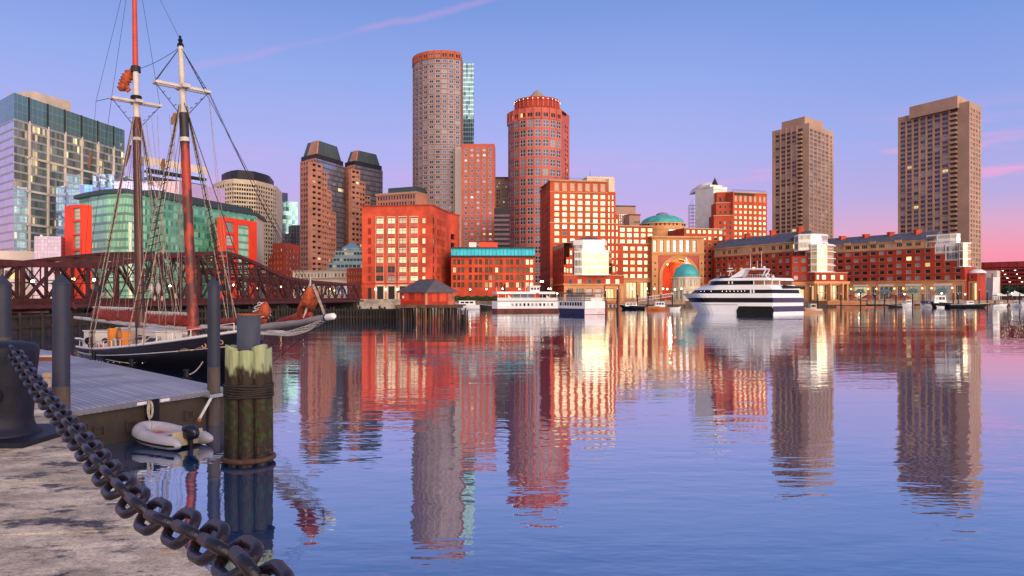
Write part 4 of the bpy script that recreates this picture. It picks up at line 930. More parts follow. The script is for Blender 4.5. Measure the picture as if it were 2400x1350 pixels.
mb.tube(v3(A+Vector((0, 1)), zt+1.2), v3(B+Vector((0, 1)), zt+1.2), .06, n=4); mb.build('railing', MT['dark'], b.root)
b.done()
# ---------------------------------------------------------------- the two tall residential towers
def harbour_tower(name, label, A, B, C, dB, xl, bal, blankx, pent, n3, rcols):
    b = Bld(name, label, 'apartment tower', B[0], dB, ['tan', 'dark'])
    pts, zt = edges([A, B, C], 1, dB); A_, B_, C_ = pts; poly = para(*pts)
    MT['gt'] = MT.get('gt') or glass('blue_window_glass', (.07, .09, .17), .65, .07, pb=.20, blind=(.38, .38, .40), lit=.015)
    nf = 38; z0 = zt-113+4 if zt-113+4 > G else G; rows = gridr(nf, G+5, zt-3, .66)
    fx = lambda px: (lambda q, e: (q*A_.y-A_.x)/(e.x-q*e.y)/((B_-A_).length))(((px-1200)/F), (B_-A_).normalized())
    cl = [(fx(a), fx(e)) for a, e in xl]
    b.face(A_, B_, G, zt, cl, rows, kind='pair2', g=MT['gt'], fr=MT['tan'], dep=.35)
    b.face(B_, C_, G, zt, rcols, rows, kind='plain', g=MT['gg'] if dB > 450 else MT['gw'], fr=MT['tan'], dep=.35)  # paler panes than the left face: dawn reflection put into their tint
    for i in (2, 3): b.face(poly[i], poly[(i+1) % 4], G, zt)
    b.part('roof', MT['roofgrey']).face([v3(p, zt-.5) for p in poly])
    exl = (B_-A_).normalized(); nl = Vector((exl.y, -exl.x)); L = (B_-A_).length
    for px in n3:              # ribs between the window columns
        u = fx(px); mb = MB(); mb.box(v3(A_+exl*u*L+nl*.35, (G+zt)/2), v3(exl, 0)*.35, v3(nl, 0)*.35, (0, 0, (zt-G)/2)); mb.build('rib', MT['tan'], b.root)
    u0, u1 = fx(bal[0]), fx(bal[1])
    b.boxon(A_, B_, u0, u1, G, zt-2.5, .02, 0, 0, name='balcony_shade_strip', mat=M('painted_recess_shade', (.10, .055, .045), .9))  # flat dark strip on the wall, recess shade put into its colour
    for z0_, z1_ in rows:
        mb = MB(); a = A_+exl*u0*L; e = A_+exl*u1*L; mb.prism([a+nl*1.5, e+nl*1.5, e+nl*.03, a+nl*.03], z0_-.75, z0_-.45, bottom=True); mb.prism([a+nl*1.5, e+nl*1.5, e+nl*1.35, a+nl*1.35], z0_-.45, z0_+.5)
        mb.prism([e+nl*1.35, e+nl*1.35-exl*.12, e+nl*.03-exl*.12, e+nl*.03], z0_-.45, z0_+.5); mb.build('balcony', MT['tan'], b.root)
    q, zp = edges(pent, 1, dB+3); mb = MB(); mb.prism(para(*q), zt-3, zp); mb.build('penthouse', MT['tan'], b.root)
    return b.done()
WKIND = None
harbour_tower('residential_tower', 'shorter tan residential tower left of centre with a stepped rooftop', (1810, 308), (1896, 287.5), (1953.5, 310), 465,
    [(1817, 1829), (1830.5, 1842), (1843.5, 1854.5), (1856, 1866.5)], (1870, 1881), 0, [(1832, 287), (1886, 272.5), (1930, 287)], (1814, 1829.7, 1843, 1855.3, 1868), [(.02+i*.158+.01, .02+i*.158+.13) for i in range(5)]+[(.87, .93)])
harbour_tower('residential_tower', 'tallest tan residential tower on the right with dark window columns', (2105, 276), (2272, 236.5), (2300, 250), 400,
    [(2110, 2123), (2125.5, 2138), (2141, 2154), (2157, 2170), (2173, 2186.5), (2190, 2204), (2208, 2222)], (2228, 2244), 0, [(2131, 251), (2244, 223.5), (2272, 237)], (2107.5, 2124.3, 2139.5, 2155.5, 2171.5, 2188.3, 2206, 2225), gridc(4, .05, .95, .62))
# ---------------------------------------------------------------- brick wharf residences with slate roofs
def bay(b, pts, z0, z1, nz, gm, mi, name='white_bay'):
    """white framed glass bay"""
    zz = [z0+(z1-z0)*i/nz for i in range(nz+1)]
    b.curtain(pts, z0, z1, gm, len(pts)-1, name=name+'_glass')
    for i in range(len(pts)-1):
        for k in range(nz+1): b.boxon(pts[i], pts[i+1], 0, 1, zz[k]-.2-(.2 if k == nz else 0), zz[k]+.2, .15, 0, name=name+'_frame', mat=MT['white'])
        b.boxon(pts[i], pts[i+1], -.03, .05, z0, z1, .12, 0, name=name+'_frame', mat=MT['white'])
    b.part(name+'_roof', MT['white']).face([v3(p, z1+.2) for p in pts+[pts[-1]+Vector((-1, 8)), pts[0]+Vector((1, 8))]])
b = Bld('wharf_residence', 'long brick residence with slate roof whose white bay ends behind the yacht', 'apartment building', 1800, 320, ['brick_res', 'tan2', 'orange_stone', 'brick_deep'])
b.kind = 'single'; b.g = MT['gm']; b.fr = MT['tanframe']
A, B = P(1674, 350), P(1896, 296); ze = Z(563, 296); zbk = Z(585, 296); zst = Z(660, 290)
nC = 14; cols = gridc(nC, .01, .97, .56)
rr = gridr(5, zst, zbk, .62)
b.face(A, B, zst, zbk, cols, rr, g=lambda c, r: MT['gm'])
b.face(A, B, zbk, ze, cols, [(zbk+.8, ze-1.0)], mi=1, g=MT['gm'], kind='plain'); b.face(A, B, G, zst, gridc(10, .02, .98, .6), [(G+.5, zst-2)], mi=2, g=MT['litroom'], kind='wide')
q = [A, B, B+Vector((8, 14)), A+Vector((10, 14))]; b.face(q[1], q[2], G, ze); b.face(q[3], q[0], G, ze)
ex_ = (B-A).normalized(); nn = Vector((ex_.y, -ex_.x)); rf = MB(); a, e, f, g_ = A+nn*.5-ex_*.5, B+nn*.5, q[2], q[3]; zr = ze+4.6; m1, m2 = lerp(a, g_, .5), lerp(e, f, .5)
rf.face([v3(a, ze), v3(e, ze), v3(m2, zr), v3(m1, zr)]); rf.face([v3(f, ze), v3(g_, ze), v3(m1, zr), v3(m2, zr)]); rf.face([v3(e, ze), v3(f, ze), v3(m2, zr)]); rf.face([v3(g_, ze), v3(a, ze), v3(m1, zr)])
rfo = rf.build('slate_roof', MT['slate'], b.root)
def chim(root, p, z0, z1, w=2.2):
    mb = MB(); mb.prism([p+Vector((-w/2, -w/2)), p+Vector((w/2, -w/2)), p+Vector((w/2, w/2)), p+Vector((-w/2, w/2))], z0, z1); mb.prism([p+Vector((-w/2-.2, -w/2-.2)), p+Vector((w/2+.2, -w/2-.2)), p+Vector((w/2+.2, w/2+.2)), p+Vector((-w/2-.2, w/2+.2))], z1, z1+.35); mb.build('chimney', MT['brick_red'], root)
for t in (.08, .34, .62, .9): chim(rfo, lerp(m1, m2, t), zr-1.5, zr+1.6)
b.band([A, B], zbk-.2, .4, .3, 1, 1); b.band([A, B], ze-.4, .45, .5, 1, 1); b.band([A, B], zst-.3, .5, .4, 2, 1)
cB = P(1920, 296); p1 = [P(1889, 292), P(1901, 285.5), P(1915, 284), P(1938, 284), P(1952, 287), P(1958, 292)]; zb0, zb1 = Z(637, 285), Z(573, 285)
bay(b, p1, zb0, zb1, 4, MT['gold'], 0); p2 = [P(1862, 299), P(1872, 290), P(1900, 288), P(1925, 288.5), P(1939, 292), P(1941, 298)]
bay(b, p2, zb1-2, Z(549, 288), 2, MT['palepane'], 0, 'upper_bay')
E = [P(1894, 288), P(1910, 282.5), P(1986, 285)]; zE, zEs = Z(638, 283), Z(660, 283)
b.face(E[0], E[1], zEs, zE, [(.3, .7)], [(zEs+.8, zE-1)], g=MT['gg']); b.face(E[1], E[2], zEs, zE, [(.06, .15), (.22, .36), (.50, .64), (.78, .9)], [(zEs+.8, zE-1)], g=MT['gg'])
b.face(E[2], E[2]+Vector((2, 16)), G, zE); b.part('roof', MT['roofgrey']).face([v3(p, zE) for p in E+[E[2]+Vector((2, 16)), E[0]+Vector((2, 14))]])
b.face(E[0]+Vector((-6, 1.2)), E[0], zEs, zE+6.5, [(.12, .4), (.6, .88)], gridr(3, zEs, zE+6.5, .5)); b.face(E[0]+Vector((-6, 1.2)), E[0], G, zEs, [(.2, .8)], [(G+.3, zEs-1.4)], mi=2, g=MT['litroom'], dep=1)
b.face(E[0], E[1], G, zEs, [(.2, .8)], [(G+.3, zEs-1.4)], mi=2, g=MT['litroom'], dep=1); b.face(E[1], E[2], G, zEs, [(.10, .42), (.5, .80), (.88, .97)], [(G+.2, zEs-1.3)], mi=2, g=MT['gg'], kind='six', dep=1.2)
for u in (.06, .46, .84, .98):
    p = lerp(E[1], E[2], u)+Vector((0, -.5)); mb = MB(); mb.tube(v3(p, G), v3(p, zEs-.8), .42, n=8); mb.build('column', MT['orange_stone'], b.root)
b.band(E, zEs-.8, .9, .7, 2, 2); b.band(E, zE-.3, .35, .25, 1, 2)
st = lerp(A, B, .96)
b.done()
b = Bld('wharf_residence', 'long brick residence with four red chimneys stepping down under the tall tower', 'apartment building', 2110, 360, ['brick_res', 'tan2', 'orange_stone', 'brick_deep'])
b.kind = 'single'; b.g = MT['gm']; b.fr = MT['tanframe']
QX = lambda zx: 1940+zx/5.217
A, B0 = P(1956, 381), P(2165, 345); ex_ = (B0-A).normalized(); nn = Vector((ex_.y, -ex_.x))
def on3(px): q = (px-1200)/F; t = (q*A.y-A.x)/(ex_.x-q*ex_.y); return A+ex_*t
ze = Z(561.6, 345); rowz = [12.9, 16.0, 19.15, 22.4, 25.7]; zst = 11.4; zbk = Z(576, 340)-1.2
zbk = 27.3
cx = [150, 250, 350, 448, 552, 658, 762, 872, 990, 1100, 1220, 1345, 1463, 1590]
stepx = [QX(92), QX(1308), QX(1430), QX(1545), QX(1676)]; stepz = [zbk, 24.1, 20.8, 17.6]
L0 = [((on3(stepx[i])), (on3(stepx[i+1]))) for i in range(4)]
for i in range(4):
    a, e = L0[i]; L = (e-a).length; xs = [x for x in cx if stepx[i] < QX(x) < stepx[i+1]]
    cl = [((on3(QX(x-33))-a).length/L, (on3(QX(x+33))-a).length/L) for x in xs]
    b.face(a, e, zst, stepz[i], cl, [(z-1.05, z+.95) for z in rowz if z+1 < stepz[i]], g=MT['gm'], kind='single')
    b.face(e, e-nn*12, stepz[i+1] if i < 3 else G, stepz[i]); b.part('terrace', MT['tan2']).face([v3(a, stepz[i]), v3(e, stepz[i]), v3(e-nn*12, stepz[i]), v3(a-nn*12, stepz[i])]); b.band([a, e], stepz[i]-.35, .4, .25, 1, 1)
a, e = on3(stepx[0]), on3(QX(1180)); L = (e-a).length
b.face(a, e, zbk, ze, [((on3(QX(x-36))-a).length/L, (on3(QX(x+36))-a).length/L) for x in cx[:10]], [(zbk+.9, ze-1)], mi=1, kind='wide', g=MT['gm'])
for x in (250, 552, 872):     # rounded tan bays on the top floor
    b.boxon(a, e, (on3(QX(x-42))-a).length/L, (on3(QX(x+34))-a).length/L, ze-.8, ze+.6, .9, 0, 1)
a2, e2 = on3(stepx[0]), on3(stepx[4]); L2 = (e2-a2).length
gx = [(320, 485), (625, 800), (955, 1140), (1300, 1510)]; sx = [(245, 285), (525, 590), (850, 912), (1190, 1258), (1560, 1640)]
allc = sorted(gx+sx); fr_ = [((on3(QX(p))-a2).length/L2, (on3(QX(q))-a2).length/L2) for p, q in allc]
b.face(a2, e2, G, zst, fr_, [(G+.2, zst-2.4)], mi=2, kind='single', g=lambda c, r: MT['palepane2'] if allc[c] in gx else MT['gm'], fr=MT['white'], dep=.4) if False else None
MT['whitewin'] = glass('shop_window_glass', (.30, .34, .36), .6, .1, pb=.35, blind=(.6, .6, .58), lit=.3, ls=.5)
b.face(a2, e2, G, zst, fr_, [(G+.2, zst-2.2)], mi=2, kind='six', g=lambda c, r: MT['whitewin'] if allc[c] in gx else MT['gd'], fr=MT['white'], dep=.4)
for p, q in gx:
    u0, u1 = (on3(QX(p))-a2).length/L2, (on3(QX(q))-a2).length/L2
    b.boxon(a2, e2, u0-.004, u1+.004, zst-2.3, zst-1.4, .25, 0, name='shop_canopy', mat=MT['white'])
    um, w_ = (u0+u1)/2, (u1-u0)*.36; m_ = MB(); f0, f1 = lerp(a2, e2, um-w_), lerp(a2, e2, um+w_); zc_ = G+(zst-G)*.45
    m_.face([v3(f0+nn*1.6, zc_), v3(f1+nn*1.6, zc_), v3(lerp(f0, f1, .8)+nn*.1, zc_+1.5), v3(lerp(f0, f1, .2)+nn*.1, zc_+1.5)]); m_.face([v3(f0+nn*.1, zc_), v3(f0+nn*1.6, zc_), v3(lerp(f0, f1, .2)+nn*.1, zc_+1.5)]); m_.face([v3(f1+nn*1.6, zc_), v3(f1+nn*.1, zc_), v3(lerp(f0, f1, .8)+nn*.1, zc_+1.5)]); m_.prism([f0+nn*1.6, f1+nn*1.6, f1+nn*.1, f0+nn*.1], zc_-.3, zc_, bottom=True)
    m_.build('shop_porch', MT['tealmid'], b.root)
for x in (290, 500, 600, 820, 928, 1160, 1275, 1527):
    p = on3(QX(x))+nn*.5; mb = MB(); mb.ball(v3(p, Z(676, 350)), .3, 8); mb.build('lamp', MT['lampwarm'], b.root)
rf = MB(); p0, p1_ = on3(stepx[0])+nn*.6-ex_*14, on3(QX(1290))+nn*.6; q0, q1 = p0-nn*15, p1_-nn*15; m1, m2 = (p0+q0)/2, (p1_+q1)/2; zr = ze+4.2
rf.face([v3(p0, ze), v3(p1_, ze), v3(m2, zr), v3(m1, zr)]); rf.face([v3(q1, ze), v3(q0, ze), v3(m1, zr), v3(m2, zr)]); rf.face([v3(p1_, ze), v3(q1, ze), v3(m2, zr)]); rf.face([v3(q0, ze), v3(p0, ze), v3(m1, zr)])
rfo = rf.build('slate_roof', MT['slate'], b.root)
for x, y in ((180, 130), (468, 108), (772, 82), (1098, 56)):
    px = QX(x); dd = on3(px).y+6; p = P(px, dd); chim(rfo, p, ze+1, Z(530+y/5.217, dd), 2.6)
    chim(rfo, p+Vector((1.9, 1.2)), ze+1, Z(530+y/5.217, dd)-.9, 1.6)
b.band([a, e], ze-.4, .45, .5, 1, 1); b.band([a2, e2], zst-.3, .5, .4, 2, 1); b.band([a, e], zbk-.1, .35, .3, 1, 1)
b.face(on3(stepx[4])-nn*12, a-nn*12, G, zst+6); b.face(a-nn*12, a, G, ze)
# white stepped bay on the right shoulder
s1 = lambda zx, o: on3(QX(zx))-nn*o
b.face(s1(1180, .3), s1(1200, .3), zbk, ze, mi=1)
bay(b, [s1(1190, 1.5), s1(1330, .6), s1(1490, .6), s1(1560, 1.2), s1(1585, 3)], zbk-.5, Z(549.5, 338), 2, MT['palepane'], 0, 'upper_bay')
bay(b, [s1(1310, .4), s1(1440, .3), s1(1590, .3)], 20.9, Z(571, 337), 2, MT['palepane'], 0, 'white_bay')
bay(b, [s1(1585, .4), s1(1620, -1.0), s1(1665, -1.0), s1(1700, .8), s1(1706, 4)], 17.7, Z(570, 333), 3, MT['gold'], 0, 'corner_bay')
tA, tB = s1(1692, 2.5), s1(1800, 2.5); q = back2(tA, tB, 9); zT = Z(641, 336)
b.face(q[0], q[1], Z(660, 336), zT, [(.15, .5)], [(Z(655, 336), Z(646, 336))], g=MT['gg']); b.face(q[1], q[2], G, zT); b.face(q[0], q[1], G, Z(660, 336), [(.1, .4), (.6, .9)], [(G+.3, Z(664, 336))], mi=2, g=MT['gm'], dep=1)
b.part('turret_roof', MT['white_metal']).lathe([(3.9, zT), (3.4, zT+.9), (2, zT+1.7), (.05, zT+2.1)], (q[0]+q[2])/2, 16)
b.w.face([v3(p, zT) for p in q]); b.done()
# ================================================================ right edge: garage, wall, trees, tents
b = Bld('parking_garage', 'dark red open deck parking garage with ceiling lights at the right edge', 'parking garage', 2370, 440, ['brick_deep'])
A, B = P(2298, 446), P(2480, 418); poly = back2(A, B, 40); red = M('garage_red_steel', (.30, .022, .030), .6, scale=.2)
core = M('garage_interior', (.07, .025, .03), .9)
zr = [Z(y, 435) for y in (613, 628, 637, 646, 655, 664, 676)]
b.part('core', core).prism(back2(A+Vector((0, 3)), B+Vector((0, 3)), 36), G, zr[0]-.5)
for i, z in enumerate(zr):
    mb = MB(); h = 3.4 if i == 0 else 1.0; mb.prism([p for p in poly], z-h, z); mb.build('deck', red, b.root)
for u in gridc(9, 0, 1, .06): b.boxon(A, B, u[0], u[1], G, zr[0], .3, 0, name='post', mat=red)
for i in (1, 2, 3, 4):
    for u in (.10, .28, .44, .62):
        p = lerp(A, B, u+.03*i)+Vector((0, .6)); mb = MB(); mb.box(v3(p, zr[i]-1.5), (.4, 0, 0), (0, .2, 0), (0, 0, .10)); mb.build('ceiling_lamp', MT['lampglow'], b.root)
b.done()
b = Bld('waterfront_kiosk', 'pale grey kiosk with a slanted prow left of the trees', 'building', 2320, 360, ['pale', 'white_metal'])
A, B = P(2304, 362), P(2336, 358); b.shell(back2(A, B, 8), G, Z(634, 360), {0: dict(cols=[(.62, .70)], rows=[(G+1, Z(636, 360)-1)], kind='bare', g=MT['gd'])})
mb = MB(); a0, a1 = P(2326, 352), P(2338, 352); mb.frust([a0, a1, a1+Vector((0, 5)), a0+Vector((0, 5))], G, [P(2328, 351), P(2344, 351), P(2344, 351)+Vector((0, 5)), P(2328, 351)+Vector((0, 5))], Z(650, 352)); mb.build('prow', MT['white_metal'], b.root); b.done()
leafm = M('dark_leaves', (.030, .070, .018), .7, scale=1.2, var=.5); barkm = M('bark', (.09, .06, .04), .9, scale=3)
def tree(px, d, h, r, label):
    p = P(px, d); t = thing('tree', label, 'tree', (p.x, p.y, G), 'trees by the tents'); base = v3(p, G)
    mb = MB(); mb.path([base, base+Vector((.1, 0, h*.3)), base+Vector((.25, .1, h*.6))], [.22, .16, .08], 6)
    for k in range(6):
        a = k*1.05; mb.path([base+Vector((.1, 0, h*(.28+.04*k))), base+Vector((math.cos(a)*r*.5, math.sin(a)*r*.5, h*(.5+.05*k)))], [.09, .03], 5)
    mb.build('trunk', barkm, t); mb = MB()
    cl = [(Vector((random.gauss(0, .45)*r, random.gauss(0, .45)*r, h*(.62+random.gauss(0, .13)))), random.uniform(.25, .5)*r) for _ in range(16)]
    for c_, cr in cl:
        for _ in range(150):
            q = Vector((random.gauss(0, 1), random.gauss(0, 1), random.gauss(0, .8))).normalized()*cr*random.uniform(.4, 1.05)+c_+base
            t1 = Vector((random.gauss(0, 1), random.gauss(0, 1), random.gauss(0, 1))).normalized(); t2 = t1.orthogonal().normalized(); s = random.uniform(.16, .34)
            mb.face([q-t1*s, q+t2*s*.6, q+t1*s, q-t2*s*.6])
    mb.build('crown', leafm, t)
tree(2353, 372, 8, 2.6, 'dark green tree right beside the slanted white kiosk prow')
tree(2372, 376, 8.6, 3.0, 'dark green tree between kiosk tree and the one at the picture edge')
tree(2396, 372, 8.2, 3.2, 'dark green tree cut by the right edge of the picture')
def tent(px, d, w, h, label):
    p = P(px, d); t = thing('tent', label, 'tent', (p.x, p.y, G), 'event tents'); q = [p+Vector((sx*w/2, sy*w/2)) for sx, sy in ((-1, -1), (1, -1), (1, 1), (-1, 1))]
    mb = MB(); c_ = v3(p, G+h); z = G+2.4; mid = [lerp(a, p, .55) for a in q]; mb.frust(q, z, mid, z+(h-2.4)*.40, 0, False)
    for i in range(4): mb.face([v3(mid[i], z+(h-2.4)*.40), v3(mid[(i+1) % 4], z+(h-2.4)*.40), c_])
    mb.prism(q, z-.3, z); mb.build('canopy', MT['white'], t)
    for a in q: m2 = MB(); m2.tube(v3(a, G), v3(a, z), .06, n=5); m2.build('pole', MT['white_metal'], t)
tent(2378, 345, 7.4, 4.6, 'large white peaked tent below the dark trees')
tent(2344, 345, 4, 3.5, 'small white tent left of the large peaked tent')
# ================================================================ timber wharf edges, floats, mooring piles, lamps
wood = M('lit_wharf_planks', (.46, .20, .08), .85, scale=.5, var=.3, stretch=(.3, 1, 3)); dwood = M('dark_timber', (.030, .022, .018), .85, scale=1, var=.4)  # orange light on the lit planks is put into their colour
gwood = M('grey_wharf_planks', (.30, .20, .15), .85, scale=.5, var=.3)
def wharf(pts, z0, label, fm):
    t = thing('wharf', label, 'wharf', v3(pts[0], G), 'timber wharf edges')
    for i in range(len(pts)-1):
        A, B = pts[i], pts[i+1]; mb = MB(); ex = (B-A).normalized(); n = Vector((ex.y, -ex.x)); mb.prism([A+n*.0, B+n*.0, B-n*6, A-n*6], z0, G+.15); mb.build('deck', fm, t)
        k = max(2, int((B-A).length/2.6))
        m2 = MB(); m2.prism([A+n*.12, B+n*.12, B-n*.05, A-n*.05], z0-.25, z0); m2.build('beam', dwood, t)
        for j in range(k+1):
            p = lerp(A, B, j/k)-n*.4; m3 = MB(); m3.tube(v3(p, -1.5), v3(p, z0), .2, n=6); m3.build('pile', dwood, t)
            m4 = MB(); q = lerp(A, B, j/k)-n*.2; m4.tube(v3(q, G+.1), v3(q, G+1.2), .05, n=4); m4.build('rail_post', MT['dark'], t)
        m5 = MB()
        for zz_ in (.65, 1.2): m5.bar(v3(A-n*.2, G+zz_), v3(B-n*.2, G+zz_), .07, .07)
        m5.build('rail', MT['dark'], t)
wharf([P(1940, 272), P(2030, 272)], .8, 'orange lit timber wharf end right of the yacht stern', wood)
wharf([P(2034, 283), P(2330, 316)], .9, 'long timber wharf edge below the residence with four chimneys', gwood)
wharf([P(2334, 330), P(2460, 336)], .5, 'dark timber wharf edge below the white tents', gwood)
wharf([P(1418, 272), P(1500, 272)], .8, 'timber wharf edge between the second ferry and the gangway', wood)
wharf([P(1500, 276), P(1606, 276)], .9, 'timber wharf edge behind the gangway left of the yacht bow', gwood)
wharf([P(1166, 277), P(1330, 277)], .9, 'timber wharf edge hidden behind the two ferries', gwood)
def flo(a, e, w, label):
    mb = MB(); mb.prism(back2(a, e, w), -.2, .45); tag(mb.build('floating_dock', M('float_planks', (.34, .12, .07), .85, scale=.6, var=.3)), label, 'dock', 'floating docks')
flo(P(1960, 255), P(2080, 262), 3, 'reddish floating dock below the orange lit wharf end')
flo(P(2082, 266), P(2330, 285), 3, 'long low floating dock where the small white boats lie')
flo(P(1446, 236), P(1596, 236), 3, 'low floating dock under the gangway beside the yacht bow')
# gangway
t = thing('gangway', 'long grey gangway sloping from the wharf to the floating dock', 'gangway', v3(P(1500, 250), .5)); A, B = W(1490, 707, 238), W(1578, 694, 268)
for o_ in (0, 1.6):
    mb = MB(); off = Vector((0, o_, 0))
    for z in (0, 1.1): mb.bar(A+off+Vector((0, 0, z)), B+off+Vector((0, 0, z)), .12, .12)
    for k in range(15): p = A+(B-A)*k/14+off; mb.bar(p, p+Vector((0, 0, 1.1)), .06, .06)
    mb.build('truss', MT['white_metal'], t)
mb = MB(); mb.box((A+B)/2+Vector((0, .8, 0)), (B-A)/2, (0, .8, 0), (0, 0, .06)); mb.build('walkway', MT['dark'], t)
# mooring piles
def mpile(px, d, ytop, n, where):
    p = P(px, d); z = Z(ytop, d); mb = MB(); mb.tube((p.x, p.y, -2), (p.x, p.y, z), .24, .2, 8); mb.lathe([(.22, z), (.02, z+.35)], p, 8, 1)
    tag(mb.build('mooring_pile', [dwood, MT['white_metal']]), where, 'mooring pile', 'mooring piles along the wharf')
for i, (px, d, y) in enumerate([(1419, 168, 682), (1447, 168, 678), (1494, 230, 690), (1519, 232, 688), (1549, 235, 689), (1576, 240, 690), (1899, 200, 672), (1917, 205, 689), (1971, 235, 690), (2017, 240, 684), (2051, 245, 690), (2073, 250, 688), (2100, 256, 690), (2139, 258, 688), (2163, 262, 688), (2234, 266, 686), (2246, 268, 690), (2295, 276, 680), (2314, 280, 684), (2362, 285, 684), (2390, 290, 688)]):
    mpile(px, d, y, i, 'dark mooring pile with a pale cap, number %d counting from the left along the wharf' % (i+1) if False else 'dark mooring pile with pale cap, %s from the left along the wharf' % (ORD[i] if i < 20 else 'last'))
# globe lamps
def lamp_at(px, d, y, arms=1):
    p = P(px, d); z = Z(y, d); t = thing('street_lamp', 'x', 'street lamp', (p.x, p.y, G), 'lit globe lamps on the promenade')
    mb = MB(); mb.lathe([(.16, G), (.14, G+.5), (.07, G+.6), (.055, z-.3), (.12, z-.25), (.12, z-.18)], p, 8); mb.build('post', MT['dark'], t)
    for k in range(arms):
        m2 = MB(); m2.ball((p.x+(k-(arms-1)/2)*.8, p.y, z+.05), .30, 10); m2.build('globe', MT['lampglow'], t)
        if arms > 1: m3 = MB(); m3.bar((p.x, p.y, z-.3), (p.x+(k-(arms-1)/2)*.8, p.y, z-.25), .06, .06); m3.build('arm', MT['dark'], t)
    return t
L_ = [(1102, 276, 679, 1), (1140, 278, 678, 1), (1178, 279, 677, 1), (1217, 279, 678, 1), (1270, 290, 660, 2), (1288, 288, 677, 2), (1306, 286, 688, 1), (1481, 279, 677, 1), (1516, 280, 677, 1), (1534, 281, 677, 1), (1554, 282, 677, 1), (1564, 282, 678, 1), (1582, 283, 679, 1), (1597, 283, 677, 1), (2013, 284, 690, 1), (2120, 292, 690, 1), (2207, 305, 688, 1), (2262, 310, 690, 1), (2340, 325, 690, 1), (2372, 330, 688, 1)]
for i, a in enumerate(L_): lamp_at(*a)['label'] = 'lit white globe lamp on the promenade, %s from the left' % ORD[i]
def cafe(px, d, w, label):
    p = P(px, d); t = thing('cafe_tent', label, 'canopy', v3(p, G), 'red cafe canopies'); q = [p+Vector((sx*w/2, sy*1.5)) for sx, sy in ((-1, -1), (1, -1), (1, 1), (-1, 1))]
    mb = MB(); z = G+.9; a, e = (q[0]+q[1])/2, (q[2]+q[3])/2
    mb.face([v3(q[0], z), v3(q[1], z), v3(a, z+1.5)]); mb.face([v3(q[2], z), v3(q[3], z), v3(e, z+1.5)]); mb.face([v3(q[1], z), v3(q[2], z), v3(e, z+1.5), v3(a, z+1.5)]); mb.face([v3(q[3], z), v3(q[0], z), v3(a, z+1.5), v3(e, z+1.5)]); mb.build('canopy', M('cafe_red', (.30, .03, .02), .8) if px == 1994 else bpy.data.materials['cafe_red'], t)
    for c_ in q: m2 = MB(); m2.tube(v3(c_, G), v3(c_, z), .05, n=4); m2.build('pole', MT['dark'], t)
for px, d, lb in ((1994, 292, 'dark red cafe canopy nearest the yacht on the wharf'), (2034, 300, 'dark red cafe canopy second from the yacht'), (2094, 308, 'dark red cafe canopy below the middle of the long residence'), (2120, 311, 'dark red cafe canopy farthest from the yacht')): cafe(px, d, 5.2, lb)
m, n, bs = newmat('banner_print'); oc = n.n('ShaderNodeTexCoord').outputs['Object']; n.l(n.mix(n.rng(n.noise(oc, .5, 3), .45, .55), (.62, .64, .72), (.10, .16, .34)), bs.inputs['Base Color'])
for px0, px1, lb in ((717, 750, 'pale blue printed banner behind the bridge, left one'), (786, 818, 'pale blue printed banner behind the bridge, right one')):
    A, B = P(px0, 292), P(px1, 290); t = thing('banner', lb, 'banner', v3(A, G), 'banners behind the bridge'); mb = MB(); mb.prism(back2(A, B, .3), Z(690, 291), Z(667, 291)); mb.build('panel', m, t)
    for p in (A, B): m2 = MB(); m2.bar(v3(p, G), v3(p, Z(667, 291)), .2, .2); m2.build('post', MT['dark'], t)
# ================================================================ boats
def obox(mb, o, fx, fy, x0, x1, y0, y1, z0, z1, mi=0):
    p = lambda x, y: o+fx*x+fy*y
    mb.prism([p(x0, y0), p(x1, y0), p(x1, y1), p(x0, y1)], z0, z1, mi, bottom=True)
def hullmesh(mb, o, fx, fy, L, b, sheer, mi=0, top=1, draft=.4, rake=.12, trans=.75):
    """pointed boat hull: bow at x=0, stern at x=L"""
    rows = []
    for i in range(11):
        t = i/10; hb = b*(math.sin(min(1, t*1.5+.02)*math.pi/2)**.8)*(1-(1-trans)*max(0, t-.6)/.4); zs = sheer*(1+.35*(1-t)**2); r = []
        for q, w in ((1, 1), (.55, .94), (.1, .78), (-.4, .2)):
            z = zs*q if q > 0 else -draft; r.append((q, w, z))
        pts = []
        for s_ in (-1, 1):
            ps = [o.to_3d()+v3(fx, 0)*(t*L+rake*L*(1-t)*(1-max(q, 0)))+v3(fy, 0)*(s_*hb*w)+Vector((0, 0, z)) for q, w, z in r]
            pts += ps if s_ < 0 else ps[::-1]
        rows.append(pts)
    mb.grid(rows, mi); mb.face(rows[-1], mi)
    for i in range(10): mb.face([rows[i][0], rows[i][-1], rows[i+1][-1], rows[i+1][0]], top)
navy = M('navy_hull', (.012, .015, .06), .25, scale=.5); bootred = M('rust_boot', (.16, .04, .025), .8, scale=.6, var=.4)
